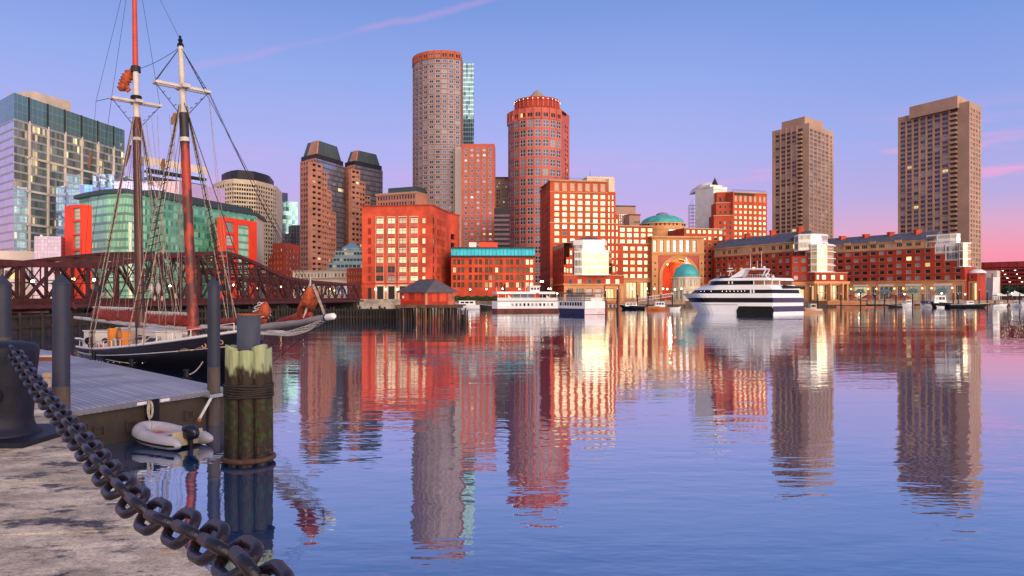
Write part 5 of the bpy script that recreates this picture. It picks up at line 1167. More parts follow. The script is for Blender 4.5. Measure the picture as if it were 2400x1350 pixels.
# first ferry: white, two decks, broadside
t = thing('ferry', 'white two deck ferry with small dark square windows and a pilot house', 'ferry', v3(P(1230, 178), 0), 'white harbour ferries'); A, B = P(1166, 176), P(1307, 180); fx = (B-A).normalized(); fy = Vector((-fx.y, fx.x)); L = (B-A).length; zz = lambda y: Z(y, 176)
fp = [A, B, B+fx*1.2+fy*2.4, B+fy*4.8, A+fy*4.8, A-fx*.8+fy*2.4]
mb = MB(); mb.prism(fp, -.3, zz(723.5)); mb.build('hull', bootred, t)
mb = MB(); mb.prism(fp, zz(723.5), zz(705.5), 0, 1); ho = mb.build('cabin', [MT['white'], MT['pale']], t)
obx = MB(); obox(obx, A, fx, fy, -.1, L+.1, -.06, 0, zz(706.5), zz(705), 0); obx.build('trim', MT['dark'], ho)
for k in range(14):
    m2 = MB(); x = L*(.03+.066*k); obox(m2, A, fx, fy, x, x+.50, -.04, .05, zz(717.5), zz(711)); m2.build('window', MT['gd'] if k > 5 else MT['gw'], ho)
mb = MB()
for k in range(44): x = L*k/43; obox(mb, A, fx, fy, x-.02, x+.02, .05, .1, zz(705.5), zz(698))
for z in (698, 701.5): obox(mb, A, fx, fy, 0, L, .04, .12, zz(z)-.04, zz(z)+.04)
obox(mb, A, fx, fy, 0, L, .08, .11, zz(705.5), zz(699.2)); mb.build('railing', MT['white_metal'], t)
for k in range(9): m2 = MB(); x = L*(.01+.122*k); obox(m2, A, fx, fy, x, x+.1, .12, .22, zz(705.5), zz(689)); m2.build('post', MT['white_metal'], t)
mb = MB(); obox(mb, A, fx, fy, -.2, L*.96, -.1, 4.9, zz(689), zz(683.5)); rf = mb.build('roof', MT['white'], t)
mb = MB(); obox(mb, A, fx, fy, L*.30, L*.62, 1.5, 3.6, zz(705), zz(689)); mb.build('upper_cabin', M('blue_grey_cabin', (.24, .27, .40), .5), t)
for x0 in (.18, .82):
    m2 = MB(); p0, p1 = A+fx*L*x0, A+fx*L*(x0+.10); m2.face([v3(p0+fy*.5, zz(705)), v3(p1+fy*.5, zz(705)), v3(p0+fy*.5, zz(690))]); m2.prism(back2(p0+fy*.55, p1+fy*.55, .8), zz(705), zz(702)); m2.build('stairway', MT['white'], t)
mb = MB(); obox(mb, A, fx, fy, L*.56, L*.72, 1.2, 3.6, zz(683.5), zz(671)); ph = mb.build('pilot_house', MT['white'], t)
mb = MB(); obox(mb, A, fx, fy, L*.545, L*.735, 1.0, 3.8, zz(671), zz(669)); mb.build('roof', MT['white_metal'], ph)
for k in range(3): m2 = MB(); obox(m2, A, fx, fy, L*(.575+.05*k), L*(.61+.05*k), 1.15, 1.25, zz(679), zz(673.5)); m2.build('window', MT['gd'], ph)
m2 = MB(); p = A+fx*L*.655+fy*-.2; m2.path([v3(p, zz(691))+Vector((.42*math.cos(a), 0, .42*math.sin(a))) for a in [i*math.pi/6 for i in range(12)]], .1, 6, closed=True); m2.build('lifebuoy', MT['portal_red'], t)
for x, y in ((.02, 670), (.60, 655), (.42, 662), (.50, 660)): m2 = MB(); p = A+fx*L*x+fy*2; m2.tube(v3(p, zz(684)), v3(p, zz(y)), .05, .03, 5); m2.build('mast', MT['white_metal'], t)
m2 = MB(); p = A+fx*L*.13+fy*1; m2.tube(v3(p, zz(684)), v3(p, zz(669)), .22, n=8); m2.ball(v3(p, zz(668)), .25, 6); m2.build('funnel', MT['dark'], t)
# second ferry: corner on, navy hull
t = thing('ferry', 'white ferry with a navy hull seen corner on beside the timber piles', 'ferry', v3(P(1368, 152), 0), 'white harbour ferries'); C0, L0, R0 = P(1371, 151), P(1309, 159), P(1418, 154); zz = lambda y: Z(y, 152); BK = L0+(R0-C0)
fp = [L0, C0, R0, R0+Vector((-2, 8)), BK+Vector((-1, 6))]
ct = [lerp(p, C0+Vector((0, 6)), .06) for p in fp]
mb = MB(); mb.frust(ct, -.3, fp, zz(723.5)); hu = mb.build('hull', navy, t)
mb = MB(); q = back2(C0+Vector((0, -.06)), R0+Vector((0, -.06)), .2); mb.prism(q, .05, zz(724)); mb.build('stern_panel', M('pinkish_white_paint', (.70, .55, .58), .4), hu)
mb = MB(); mb.prism(fp, zz(723.5), zz(718)); mb.build('bulwark', MT['white'], t)
mb = MB(); mb.prism(fp, zz(718), zz(706), 0, 1); ca = mb.build('cabin', [MT['white'], MT['pale']], t)
for k in range(9):
    a, e = lerp(L0, C0, .06+.095*k), lerp(L0, C0, .125+.095*k); ex_ = (C0-L0).normalized(); n_ = Vector((ex_.y, -ex_.x)); m2 = MB(); m2.prism([a+n_*.05, e+n_*.05, e-n_*.05, a-n_*.05], zz(716.5), zz(708.5)); m2.build('window', MT['gd'], ca)
mb = MB()
for (a0, a1) in ((L0, C0), (C0, R0)):
    for k in range(16): p = lerp(a0, a1, k/15); mb.tube(v3(p, zz(706)), v3(p, zz(697)), .035, n=4)
    for y in (697, 701.5): mb.bar(v3(a0, zz(y)), v3(a1, zz(y)), .07, .07)
mb.prism([lerp(C0, R0, .3), lerp(C0, R0, .85), lerp(C0, R0, .85)+Vector((0, .2)), lerp(C0, R0, .3)+Vector((0, .2))], zz(706), zz(699)); mb.build('railing', MT['white_metal'], t)
for p in fp[:3]+[lerp(L0, C0, .5), lerp(C0, R0, .5)]: m2 = MB(); p2 = lerp(p, C0+Vector((0, 6)), .03); m2.tube(v3(p2, zz(706)), v3(p2, zz(688)), .06, n=5); m2.build('post', MT['dark'], t)
mb = MB(); mb.prism([lerp(p, C0+Vector((0, 6)), -.02) for p in fp], zz(688), zz(685.5), bottom=True); mb.build('canopy', M('dark_canopy', (.16, .13, .14), .7), t)
mb = MB(); mb.prism([lerp(p, C0+Vector((-1, 6)), .4) for p in fp], zz(706), zz(690)); mb.build('upper_cabin', M('warm_cabin', (.42, .28, .24), .6), t)
m2 = MB(); p = lerp(L0, C0, .35)+Vector((0, 2)); m2.prism(back2(p, p+Vector((1, 0)), 1), zz(686), zz(679)); m2.build('pilot_house', MT['dark'], t)
# big white yacht
t = thing('dinner_yacht', 'big white three deck yacht with black window bands', 'yacht', v3(P(1740, 155), 0)); S0, S1, S2 = P(1640, 157), P(1808, 150), P(1880, 158); fx = (S1-S0).normalized(); fy = Vector((-fx.y, fx.x)); tx = S2-S1; zz = lambda y: Z(y, 153)
yo = lambda px: (lambda q: (q*S0.y-S0.x)/(fx.x-q*fx.y))((px-1200)/F)        # distance along the near side under a photo column
def plan(xb, xs, inset=0.0, tf=1.0, nose=.30, bl=None):
    """deck outline: nose at column xb, near stern corner at column xs, transom of share tf"""
    a, e = yo(xb-(13 if xb < 1700 else 6)), yo(xs); n = Vector((fx.x, fx.y)); tr = tx*tf; wd_ = tx.dot(fy); pts = []
    ns = (e-a)*nose
    for k in range(7): u = k/6; pts.append(S0+fx*(a+ns*u)+fy*(inset+(wd_/2-inset)*(1-math.sin(u*math.pi/2)**.9)))
    c0 = S0+fx*e+fy*inset; pts.append(c0); pts.append(c0+tr-fy*2*inset*tf)
    far = [S0+fx*(a+ns*k/6)+fy*(wd_-inset-(wd_/2-inset)*(1-math.sin(k/6*math.pi/2)**.9)) for k in (6, 5, 4, 3, 2, 1)]
    return pts+far
def lev(name, p0, z0, p1, z1, m, par=t): mb = MB(); mb.frust(p0, z0, p1, z1); return mb.build(name, m, par)
wm = M('yacht_white', (.80, .80, .84), .25, scale=.3, var=.04); bk = M('black_window_band', (.007, .008, .012), .15, scale=.4, spec=.15)
bl2 = M('blue_window_band', (.020, .04, .13), .12, scale=.4, spec=.3)
hl = lev('hull', plan(1634, 1812), -.4, plan(1614, 1811), zz(709), wm)
lev('hull', plan(1606, 1811), zz(698), plan(1595, 1810), zz(687.5), wm); hb = lev('window_band', plan(1614, 1810.5, .1), zz(709), plan(1607, 1810, .1), zz(698), bk)
ex_t = tx.normalized(); nt = Vector((ex_t.y, -ex_t.x))
for (z0, z1) in ((zz(709), zz(699)), (.6, zz(717.5))):
    mb = MB(); a, e = S1+fx*(yo(1811)-yo(1808))+nt*.10, S1+fx*(yo(1811)-yo(1808))+tx+nt*.10; mb.prism([a, e, e-nt*.2, a-nt*.2], z0, z1, bottom=True); mb.build('stern_glass', bl2, hb)
mb = MB(); a, e = S0+fx*yo(1728)-fy*.12, S0+fx*yo(1813)-fy*.12; zq = [-.2, -.2, zz(729), zz(718), zz(718), zz(726)]
mb.face([v3(S0+fx*yo(1727)-fy*.12, 0), v3(S0+fx*yo(1812)-fy*.12, 0), v3(S0+fx*yo(1814)-fy*.12, zz(728)), v3(S0+fx*yo(1809)-fy*.12, zz(717.5)), v3(S0+fx*yo(1732)-fy*.12, zz(717.5)), v3(S0+fx*yo(1726)-fy*.12, zz(728))]); mb.build('hull_patch', bk, hl)
mb = MB(); mb.prism([S0+fx*yo(1645)-fy*.06, S0+fx*yo(1728)-fy*.06, S0+fx*yo(1728), S0+fx*yo(1645)], zz(714.8), zz(714)); mb.build('stripe', MT['dark'], hl)
b1 = lev('window_band', plan(1616, 1808, .35, .92, .34), zz(687.5), plan(1626, 1806, .35, .92, .34), zz(679), bk)
for px in (1754, 1762, 1838): pass
for px in (1642, 1650, 1666, 1692, 1702, 1710, 1720, 1729, 1737, 1745):
    m2 = MB(); m2.ball(v3(S0+fx*yo(px)+fy*.3, zz(682.2)), .045, 6); m2.build('cabin_lamp', MT['lampglow'], b1)
for px in (1757, 1764): m2 = MB(); p = S0+fx*yo(px)+fy*.3; m2.prism(back2(p, p+fx*.32, .15), zz(687), zz(679)); m2.build('door', MT['white'], b1)
u1 = lev('deck_band', plan(1622, 1810, .2, .96, .36), zz(679), plan(1652, 1800, .3, .85, .34), zz(667.5), wm)
b2 = lev('window_band', plan(1656, 1758, .7, .75, .34), zz(667.5), plan(1660, 1755, .8, .75, .34), zz(657.5), bk)
mb = MB()
for px in (1705, 1713): p = S0+fx*yo(px)+fy*.72; mb.prism(back2(p, p+fx*.25, .1), zz(665), zz(659))
mb.build('post', MT['white'], b2)
for px, o_ in ((1765, .8), (1790, .8), (1808, .8), (1820, 4), (1790, 6)):
    m2 = MB(); p = S0+fx*yo(px)+fy*o_; m2.tube(v3(p, zz(667.5)), v3(p, zz(655)), .12, n=6); m2.build('post', MT['white'], t)
mb = MB(); p = plan(1764, 1792, 2.2, .5, .1); mb.prism(p, zz(667), zz(656)); mb.build('saloon', M('warm_saloon', (.24, .09, .06), .5, emit=(1, .5, .2), es=.12), t)
tp = lev('deck_band', plan(1658, 1800, .5, .85, .32), zz(657.5), plan(1672, 1795, .7, .85, .32), zz(651), wm)
lev('upper_band', plan(1681, 1712, 1.4, .4, .4), zz(651), plan(1685, 1710, 1.6, .4, .4), zz(646.5), bk)
for o_ in (1.3, 5.6):     # radar arch
    mb = MB(); pp = lambda px, y: v3(S0+fx*yo(px)+fy*o_, zz(y)); w_ = v3(fy, 0)*.18
    for q in ([pp(1706, 651), pp(1736, 648), pp(1745, 631), pp(1741, 629)], [pp(1741, 629), pp(1745, 631), pp(1792, 632.5), pp(1795, 630)], [pp(1783, 648), pp(1786, 648), pp(1795, 630), pp(1792, 631)]):
        mb.face([x-w_ for x in q]); mb.face([x+w_ for x in reversed(q)])
        for i in range(4): mb.face([q[i]-w_, q[i]+w_, q[(i+1) % 4]+w_, q[(i+1) % 4]-w_])
    mb.build('radar_arch', wm, t)
mb = MB(); mb.box(v3(S0+fx*yo(1768)+fy*3.4, zz(630)), v3(fx, 0)*2.2, v3(fy, 0)*2.3, (0, 0, .1)); mb.build('arch_top', wm, t)
for px, y0, y1, o_ in ((1755, 630, 596, 2), (1769, 630, 610, 3), (1780, 630, 588, 2.5), (1702, 646, 620, 3.4), (1681, 652, 636, 3.4)):
    m2 = MB(); p = S0+fx*yo(px)+fy*o_; m2.tube(v3(p, zz(y0)), v3(p, zz(y1)), .07, .03, 5); m2.build('antenna', MT['white_metal'], t)
m2 = MB(); p = S0+fx*yo(1704)+fy*3.4; m2.bar(v3(p-fx*.7, zz(634)), v3(p+fx*.7, zz(633)), .1, .25); m2.bar(v3(p-fx*.5, zz(627)), v3(p+fx*.5, zz(627)), .1, .2); m2.bar(v3(p-fx*.5, zz(650)), v3(p, zz(634)), .1, .1); m2.bar(v3(p+fx*.6, zz(650)), v3(p, zz(634)), .1, .1); m2.build('radar', MT['white_metal'], t)
for px in (1787, 1808): m2 = MB(); p = S0+fx*yo(px)+fy*2.2; m2.ball(v3(p, zz(627) if px == 1787 else zz(649)), .3, 8); m2.build('radar_dome', wm, t)
mb = MB()
for k in range(14): p = lerp(S0+fx*yo(1740)+fy*.8, S0+fx*yo(1812)+fy*.8, k/13); mb.tube(v3(p, zz(651)), v3(p, zz(644)), .03, n=4)
mb.bar(v3(S0+fx*yo(1740)+fy*.8, zz(644)), v3(S0+fx*yo(1812)+fy*.8, zz(644)), .05, .05); mb.build('railing', MT['white_metal'], t)
m2 = MB(); p = S0+fx*yo(1797)+fy*.75; m2.path([v3(p, zz(646))+Vector((.4*math.cos(a), 0, .4*math.sin(a))) for a in [i*math.pi/6 for i in range(12)]], .09, 6, closed=True); m2.build('lifebuoy', MT['white'], t)
m2 = MB(); a = S1+tx*.35; m2.face([v3(a, zz(667)), v3(a+tx*.75, zz(673)), v3(a+tx*.75, zz(678)), v3(a, zz(678))]); m2.prism([a, a+tx*.75, a+tx*.75+Vector((.5, 3)), a+Vector((.5, 3))], zz(673), zz(670)); m2.build('awning', MT['black'], t)
# float and crates astern of the yacht
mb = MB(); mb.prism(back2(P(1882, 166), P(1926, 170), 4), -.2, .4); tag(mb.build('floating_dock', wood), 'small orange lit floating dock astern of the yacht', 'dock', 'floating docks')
t = thing('work_boat', 'small pale work boat at the float astern of the yacht', 'boat', v3(P(1905, 172), 0)); mb = MB(); hullmesh(mb, P(1885, 172), Vector((1, 0)), Vector((0, 1)), 4.0, .9, .9); mb.build('hull', [MT['pale'], MT['pale']], t)
mb = MB(); mb.bx(*(lambda p: (p.x-.8, p.x+.6, 171.3, 172.7))(P(1905, 172)), .8, 2.1); ca = mb.build('cabin', MT['cream'], t); mb = MB(); mb.bx(*(lambda p: (p.x-.6, p.x+.4, 171.26, 171.34))(P(1905, 172)), 1.3, 1.85); mb.build('window', MT['gd'], ca)
# small boats
def boat(px0, px1, d, ztop, label, hm, cab=None, cm='white', rev=False, name='motor_boat', cz=1.6, extra=None):
    a, e = P(px0, d), P(px1, d); o, fx = (e, Vector((-1, 0))) if rev else (a, Vector((1, 0))); L = (e-a).length
    t = thing(name, label, 'boat', v3((a+e)/2, 0), 'small boats along the wharf'); mb = MB(); hullmesh(mb, o, fx, Vector((0, 1)), L, min(1.5, L*.2), ztop); mb.build('hull', [hm, MT['pale']], t)
    m2 = MB(); m2.path([o.to_3d()+Vector((fx.x*L*i/8, -min(1.5, L*.2)*(math.sin(min(1, i/8*1.5+.02)*math.pi/2)**.8)-.01, ztop*(1+.35*(1-i/8)**2)+.02)) for i in range(9)], .05, 4); m2.build('rail', MT['white_metal'], t)
    if cab:
        x0, x1 = cab; m3 = MB(); p = lambda x, y: o+fx*x*L+Vector((0, y)); w = min(1.2, L*.16)
        q = [p(x0, -w), p(x1, -w), p(x1, w), p(x0, w)]; q = q if fx.x > 0 else [q[1], q[0], q[3], q[2]]; c = sum(q, Vector((0, 0)))/4; m3.frust(q, ztop-.1, [lerp(v, c, .14) for v in q], ztop+cz); ca = m3.build('cabin', MT[cm], t)
        m3 = MB(); m3.prism([lerp(v, c, .0) for v in q], ztop+cz, ztop+cz+.1, bottom=True); m3.build('cabin_roof', MT[cm], ca)
        for k in range(3): m4 = MB(); u0 = x0+(x1-x0)*(.14+.26*k); u1 = u0+(x1-x0)*.2; qa, qb = sorted((p(u0, 0).x, p(u1, 0).x)); m4.bx(qa, qb, a.y-w*.97, a.y-w*.8, ztop+cz*.42, ztop+cz*.82); m4.build('window', MT['gd'], ca)
    return t
orangeh = M('varnished_hull', (.55, .14, .03), .4, scale=1)
boat(1066, 1124, 215, 1.35, 'low white open launch between pile shed and first ferry', MT['white'], (.15, .85), 'white', cz=1.2, name='launch')
boat(1122, 1160, 225, 1.1, 'dark work barge just left of the first ferry', dwood, None, name='barge')
boat(1452, 1510, 222, 1.0, 'black hulled launch with a white cabin left of the gangway', MT['black'], (.2, .7), 'white', cz=.9)
boat(1517, 1562, 205, 1.0, 'orange varnished wooden launch with a windowed cabin', orangeh, (.1, .62), 'white', rev=True, name='wooden_launch', cz=1.3)
boat(1570, 1596, 205, .7, 'little white dinghy beside the yacht bow', MT['white'], None, rev=True, name='rowing_boat')
boat(2113, 2139, 262, 1.1, 'small white cabin boat left of the blue covered boat', MT['white'], (.35, .85), 'white', cz=1.5)
blue = M('blue_canvas', (.05, .06, .20), .7)
MT['bluecanvas'] = blue
boat(2080, 2112, 258, .8, 'dark low motor boat left of the small white cabin boat', MT['dark'], None)
boat(2155, 2183, 262, 1.1, 'small boat under a dark blue canvas cover', MT['white'], (.15, .85), 'bluecanvas', cz=1.2)
boat(2180, 2226, 256, 1.7, 'white trawler with a black hull and square cabin windows', MT['black'], (.12, .75), 'white', cz=2.5, name='trawler')
boat(2194, 2212, 250, .5, 'tiny white tender in front of the trawler', MT['white'], None, name='tender')
boat(2222, 2318, 254, 1.1, 'long black and white speedboat at the end of the float', MT['black'], (.42, .6), 'white', rev=True, name='speedboat', cz=1.1)
boat(2325, 2362, 268, .9, 'white open motor boat right of the long speedboat', MT['white'], (.4, .6), 'white', rev=True, cz=.8)
boat(2366, 2392, 272, 1.0, 'white motor boat second from the right edge', MT['white'], (.3, .7), 'white', cz=1.3)
boat(2391, 2430, 268, 1.4, 'white cabin cruiser cut by the right edge', MT['white'], (.2, .8), 'white', cz=1.9, name='cabin_cruiser')
# ferry landing frame of rusty timber
t = thing('landing_frame', 'rusty orange landing frame with a hanging sign board beside the second ferry', 'landing stage', v3(P(1432, 172), 0)); rust = M('rusty_timber', (.34, .08, .03), .8, scale=1.5, var=.5)
for px in (1417, 1422, 1446, 1450): m2 = MB(); p = P(px, 171); m2.tube(v3(p, -1), v3(p, Z(705, 171) if px in (1422, 1446) else Z(668, 171)), .2, n=7); m2.build('pile', rust, t)
mb = MB(); a, e = P(1418, 171), P(1449, 171)
for y in (668, 700, 712, 722): mb.bar(v3(a, Z(y, 171)), v3(e, Z(y, 171)), .2, .2)
mb.build('beam', rust, t)
for x in (.2, .5, .8): m2 = MB(); p = lerp(a, e, x)+Vector((0, -.2)); m2.prism(back2(p, p+Vector((.35, 0)), .3), Z(721, 171), Z(713, 171)); m2.build('fender', MT['pale'], t)
# ================================================================ shed on its timber pier, fender pier
shedw = M('red_painted_boards', (.42, .032, .014), .8, scale=.8, var=.35, stretch=(6, 6, .5), bump=.01)
pilem = M('weathered_pile', (.026, .018, .014), .85, scale=1.5, var=.5); pilel = M('lit_weathered_pile', (.13, .065, .04), .85, scale=1.2, var=.5)  # second one is a lit copy, the light is in its colour
dS = 103; zdk = Z(714, dS)
t = thing('timber_pier', 'old timber pier on many rotting piles under the red shed', 'pier', v3(P(985, dS), 0))
A, B = P(930, dS), P(1068, dS-1); q = back2(A, B, 8)
mb = MB(); mb.prism(q, zdk-.22, zdk); mb.prism(back2(A-Vector((.3, .15)), B+Vector((1.0, -.15)), .35), zdk-.45, zdk-.15); mb.build('deck', pilel, t)
random.seed(11)
for k in range(64):
    u = (k % 32)/31+random.uniform(-.012, .012); r_ = k//32; p = lerp(A, B, u)+Vector((0, .2+r_*2.6+random.uniform(-.2, .2))); rad = random.uniform(.09, .16)
    mb = MB(); mb.path([v3(p, -1), v3(p+Vector((random.uniform(-.12, .12), 0)), zdk-.3)], [rad, rad*.85], 7); mb.build('pile', pilel if random.random() < .35 and r_ == 0 else pilem, t)
for k in range(9):
    u = k/8; p = lerp(P(1068, dS), P(1094, dS-1), u)+Vector((0, random.uniform(-.5, 2))); mb = MB(); mb.tube(v3(p, -1), v3(p, random.uniform(1.0, 2.5)), .12, .1, 7); mb.build('pile', pilem, t)
t = thing('pier_shed', 'dark red wooden shed with a hipped slate roof standing on piles', 'shed', v3(P(1000, dS), zdk))
xs = lambda px, o=0.0: P(px, dS+o)
A, B, C = P(939, dS+2), P(999, dS-.2), P(1065, dS+1.4); D = A+C-B; zw = Z(684, dS); foot = [A, B, C, D]
mb = MB(); mb.prism(foot, zdk, zw); mb.build('wall', shedw, t)
def on(A, B, u0, u1, z0, z1, o, name, m):
    ex = (B-A).normalized(); n = Vector((ex.y, -ex.x)); a, e = lerp(A, B, u0), lerp(A, B, u1); mb = MB(); mb.prism([a+n*o, e+n*o, e-n*.02, a-n*.02], z0, z1, bottom=True); return mb.build(name, m, t)
brd = M('bright_red_door', (.60, .05, .02), .7, scale=1)
for u0, u1 in ((.12, .32), (.56, .80)): on(A, B, u0, u1, zdk+.45, zw-.15, .06, 'shutter', brd)
for u0, u1 in ((.20, .38), (.46, .70)): on(B, C, u0, u1, zdk+.45, zw-.15, .06, 'shutter', brd)
on(A, B, .96, 1.0, zdk, zw, .08, 'corner_board', MT['orange_stone']); on(B, C, 0, .03, zdk, zw, .08, 'corner_board', MT['orange_stone']); on(B, C, .76, 1, zdk, zw, .05, 'end_panel', M('faded_red_boards', (.50, .12, .07), .8, scale=2, var=.5))
on(A, B, .08, .14, zdk+.9, zdk+1.25, .09, 'notice_board', MT['white'])
mb = MB()
for k in range(16): p = lerp(A, B, k/16*.7)+Vector((0, -.5)); mb.tube(v3(p, zdk), v3(p, zdk+.7), .03, n=4)
mb.bar(v3(A+Vector((0, -.5)), zdk+.7), v3(lerp(A, B, .7)+Vector((0, -.5)), zdk+.7), .06, .06); mb.build('railing', brd, t)
c = sum(foot, Vector((0, 0)))/4; ov = [p+(p-c).normalized()*.55 for p in foot]; zr = Z(656, dS+3); r0, r1 = lerp(lerp(ov[0], ov[3], .5), c, .45), lerp(lerp(ov[1], ov[2], .5), c, .45)
mb = MB(); mb.prism(ov, zw-.1, zw+.02, bottom=True)
mb.face([v3(ov[0], zw), v3(ov[1], zw), v3(r1, zr), v3(r0, zr)]); mb.face([v3(ov[1], zw), v3(ov[2], zw), v3(r1, zr)]); mb.face([v3(ov[2], zw), v3(ov[3], zw), v3(r0, zr), v3(r1, zr)]); mb.face([v3(ov[3], zw), v3(ov[0], zw), v3(r0, zr)])
ro = mb.build('slate_roof', M('shed_slates', (.085, .075, .10), .6, scale=1.5, var=.35, stretch=(1, 1, 6)), t)
for s_ in ((r0, ov[0]), (r0, ov[3]), (r1, ov[1]), (r1, ov[2])): mb = MB(); mb.bar(v3(s_[0], zr+.03), v3(s_[1], zw+.04), .1, .05); mb.build('ridge_strip', MT['slate'], ro)
mb = MB(); mb.bar(v3(r0, zr+.03), v3(r1, zr+.03), .12, .08); mb.build('ridge_strip', MT['slate'], ro)
# dark fender pier below the bridge
t = thing('fender_pier', 'long dark timber fender pier with upright piles under the bridge', 'pier', v3(P(600, 104), 0)); LN = [P(-140, 62), P(150, 76), P(400, 95), P(640, 106), P(936, 108)]
mb = MB()
for i in range(4): mb.prism(back2(LN[i]+Vector((0, .5)), LN[i+1]+Vector((0, .5)), .4), -1, 1.75)
mb.build('back_boards', dwood, t); mb = MB()
for i in range(4):
    for z in (.7, 1.75): mb.bar(v3(LN[i]+Vector((0, -.05)), z), v3(LN[i+1]+Vector((0, -.05)), z), .25, .3)
mb.build('waler', pilem, t)
pos = []
for i in range(4):
    n = (10, 16, 28, 44)[i]
    for k in range(n): pos.append(lerp(LN[i], LN[i+1], k/n))
for p in pos:
    mb = MB(); h = random.uniform(1.7, 2.35); r_ = random.uniform(.13, .19); mb.tube(v3(p, -1), v3(p+Vector((random.uniform(-.06, .06), -.2)), h), r_, r_*.9, 7); mb.build('pile', pilem if random.random() < .8 else dwood, t)
# ================================================================ red steel truss bridge
t = thing('truss_bridge', 'long rust red steel truss bridge with a humped middle span', 'bridge', v3(P(400, 130), 0))
L0, R0 = Vector((-59.6, 75)), Vector((-48.9, 232)); dv = R0-L0; Ld = dv.length; du = dv.normalized(); dn = Vector((-du.y, du.x))   # dn points to the far truss
sr = MT['steel_red']; sr2 = M('red_steel_girder', (.10, .015, .013), .7, scale=.8, var=.4)
def on_b(px): q = (px-1200)/F; s = (q*L0.y-L0.x)/(dv.x-q*dv.y); return s
prof = [(-150, 611), (0, 615), (90, 619), (200, 622.5), (232, 624), (300, 613), (380, 602), (440, 595), (528, 593), (560, 601), (602, 619), (640, 638), (668, 650), (716, 659), (780, 664), (842, 669)]
top = [(on_b(px), Z(y, (L0+dv*on_b(px)).y)) for px, y in prof]
def ztop(s):
    for (a, za), (b_, zb_) in zip(top, top[1:]):
        if a <= s <= b_: return za+(zb_-za)*(s-a)/(b_-a)
    return top[-1][1] if s > top[-1][0] else top[0][1]
zd0, zd1 = Z(708, 95), Z(699.5, 95)-.1; zlow = 3.0
nodes = [i/26 for i in range(27)]
def pb(s, z, o=0): return v3(L0+dv*s+dn*o, z)
for o_, sc_ in ((0, 1), (15, 1)):
    mb = MB()
    for (a, za), (b_, zb_) in zip(top, top[1:]): mb.bar(pb(a, za, o_), pb(b_, zb_, o_), .55, .7)
    mb.build('top_chord', sr2, t)
    mb = MB(); mb.bar(pb(0, zlow-.1, o_), pb(1, zlow-.1, o_), .6, 1.0); mb.build('bottom_chord', sr2, t)
    for i, s in enumerate(nodes):
        m2 = MB(); m2.bar(pb(s, zlow, o_), pb(s, ztop(s), o_), .5 if o_ == 0 else .4, .4); m2.build('post', sr, t)
        if i < 26:
            s1 = nodes[i+1]; up = i % 2 == 0; m2 = MB(); a, e = (pb(s, zlow, o_), pb(s1, ztop(s1), o_)) if up else (pb(s, ztop(s), o_), pb(s1, zlow, o_)); m2.bar(a, e, .36, .3); m2.build('diagonal', sr, t)
            m4 = MB(); a, e = (pb(s, ztop(s), o_), pb(s1, zlow, o_)) if up else (pb(s, zlow, o_), pb(s1, ztop(s1), o_)); m4.bar(a, e, .13, .13); m4.bar(lerp(a, e, .5), pb((s+s1)/2, ztop((s+s1)/2), o_), .13, .13); m4.bar(pb(s, (zlow+ztop(s))/2, o_), pb(s1, (zlow+ztop(s1))/2, o_), .13, .13); m4.build('lattice_bar', sr, t)
            if 8 <= i <= 18: m3 = MB(); a, e = (pb(s, ztop(s), o_), pb(s1, (zlow+ztop(s1))/2, o_)); m3.bar(a, e, .18, .18); m3.build('diagonal', sr, t)
mb = MB()
for i, s in enumerate(nodes):
    mb.bar(pb(s, ztop(s), 0), pb(s, ztop(s), 15), .35, .4)
    if i < 26: mb.bar(pb(s, ztop(s), 0), pb(nodes[i+1], ztop(nodes[i+1]), 15), .16, .16); mb.bar(pb(s, ztop(s), 15), pb(nodes[i+1], ztop(nodes[i+1]), 0), .16, .16)
mb.build('top_bracing', sr, t)
mb = MB(); q = [L0, R0, R0+dn*15, L0+dn*15]; mb.prism(q, zlow-1.0, zlow-.7, bottom=True); mb.build('deck', dwood, t)
mb = MB(); q = [L0-dn*1.6, R0-dn*1.6, R0, L0]; mb.prism(q, zlow-.75, zlow-.3, bottom=True); mb.build('walkway', sr2, t)
mb = MB(); n_ = 120
for k in range(n_): s = k/n_; mb.bar(pb(s, zlow-.4, -1.5), pb(s, zlow+.9, -1.5), .05, .05)
for z in (.2, .55, .95): mb.bar(pb(0, zlow+z-.1, -1.5), pb(1, zlow+z-.1, -1.5), .06, .06)
mb.build('railing', sr, t)
for k, px in enumerate((112, 205, 238, 252, 300, 356, 425, 478, 545, 570, 622, 678, 730, 790, 800)):
    s = on_b(px); m2 = MB(); p = pb(s, zlow+2.6+.5*(k % 2), 2); m2.ball(p, .22, 8); m2.build('lamp', MT['lampwarm'] if k % 3 else MT['lampglow'], t)
for s in (.02, .13, .27, .42, .60, .78, .97):      # bridge piers
    mb = MB(); mb.prism([(L0+dv*s-du*2+dn*0), (L0+dv*s+du*2), (L0+dv*s+du*2+dn*15), (L0+dv*s-du*2+dn*15)], -2, zlow-1.0); mb.build('pier', M('dark_granite', (.06, .05, .05), .9) if s < .1 else MT['granite_'], t) if False else mb.build('pier', dwood, t)
# low broken girders and an orange strut hanging under the near end
mb = MB()
for a, e in (((36, 707, 88), (76, 728, 88)), ((105, 708, 90), (110, 725, 90)), ((170, 708, 92), (178, 725, 92)), ((66, 724, 88), (110, 719, 88)), ((25, 733, 86), (115, 731, 88))): mb.bar(W(*a), W(*e), .22, .22)
mb.build('hanging_strut', sr2, t)
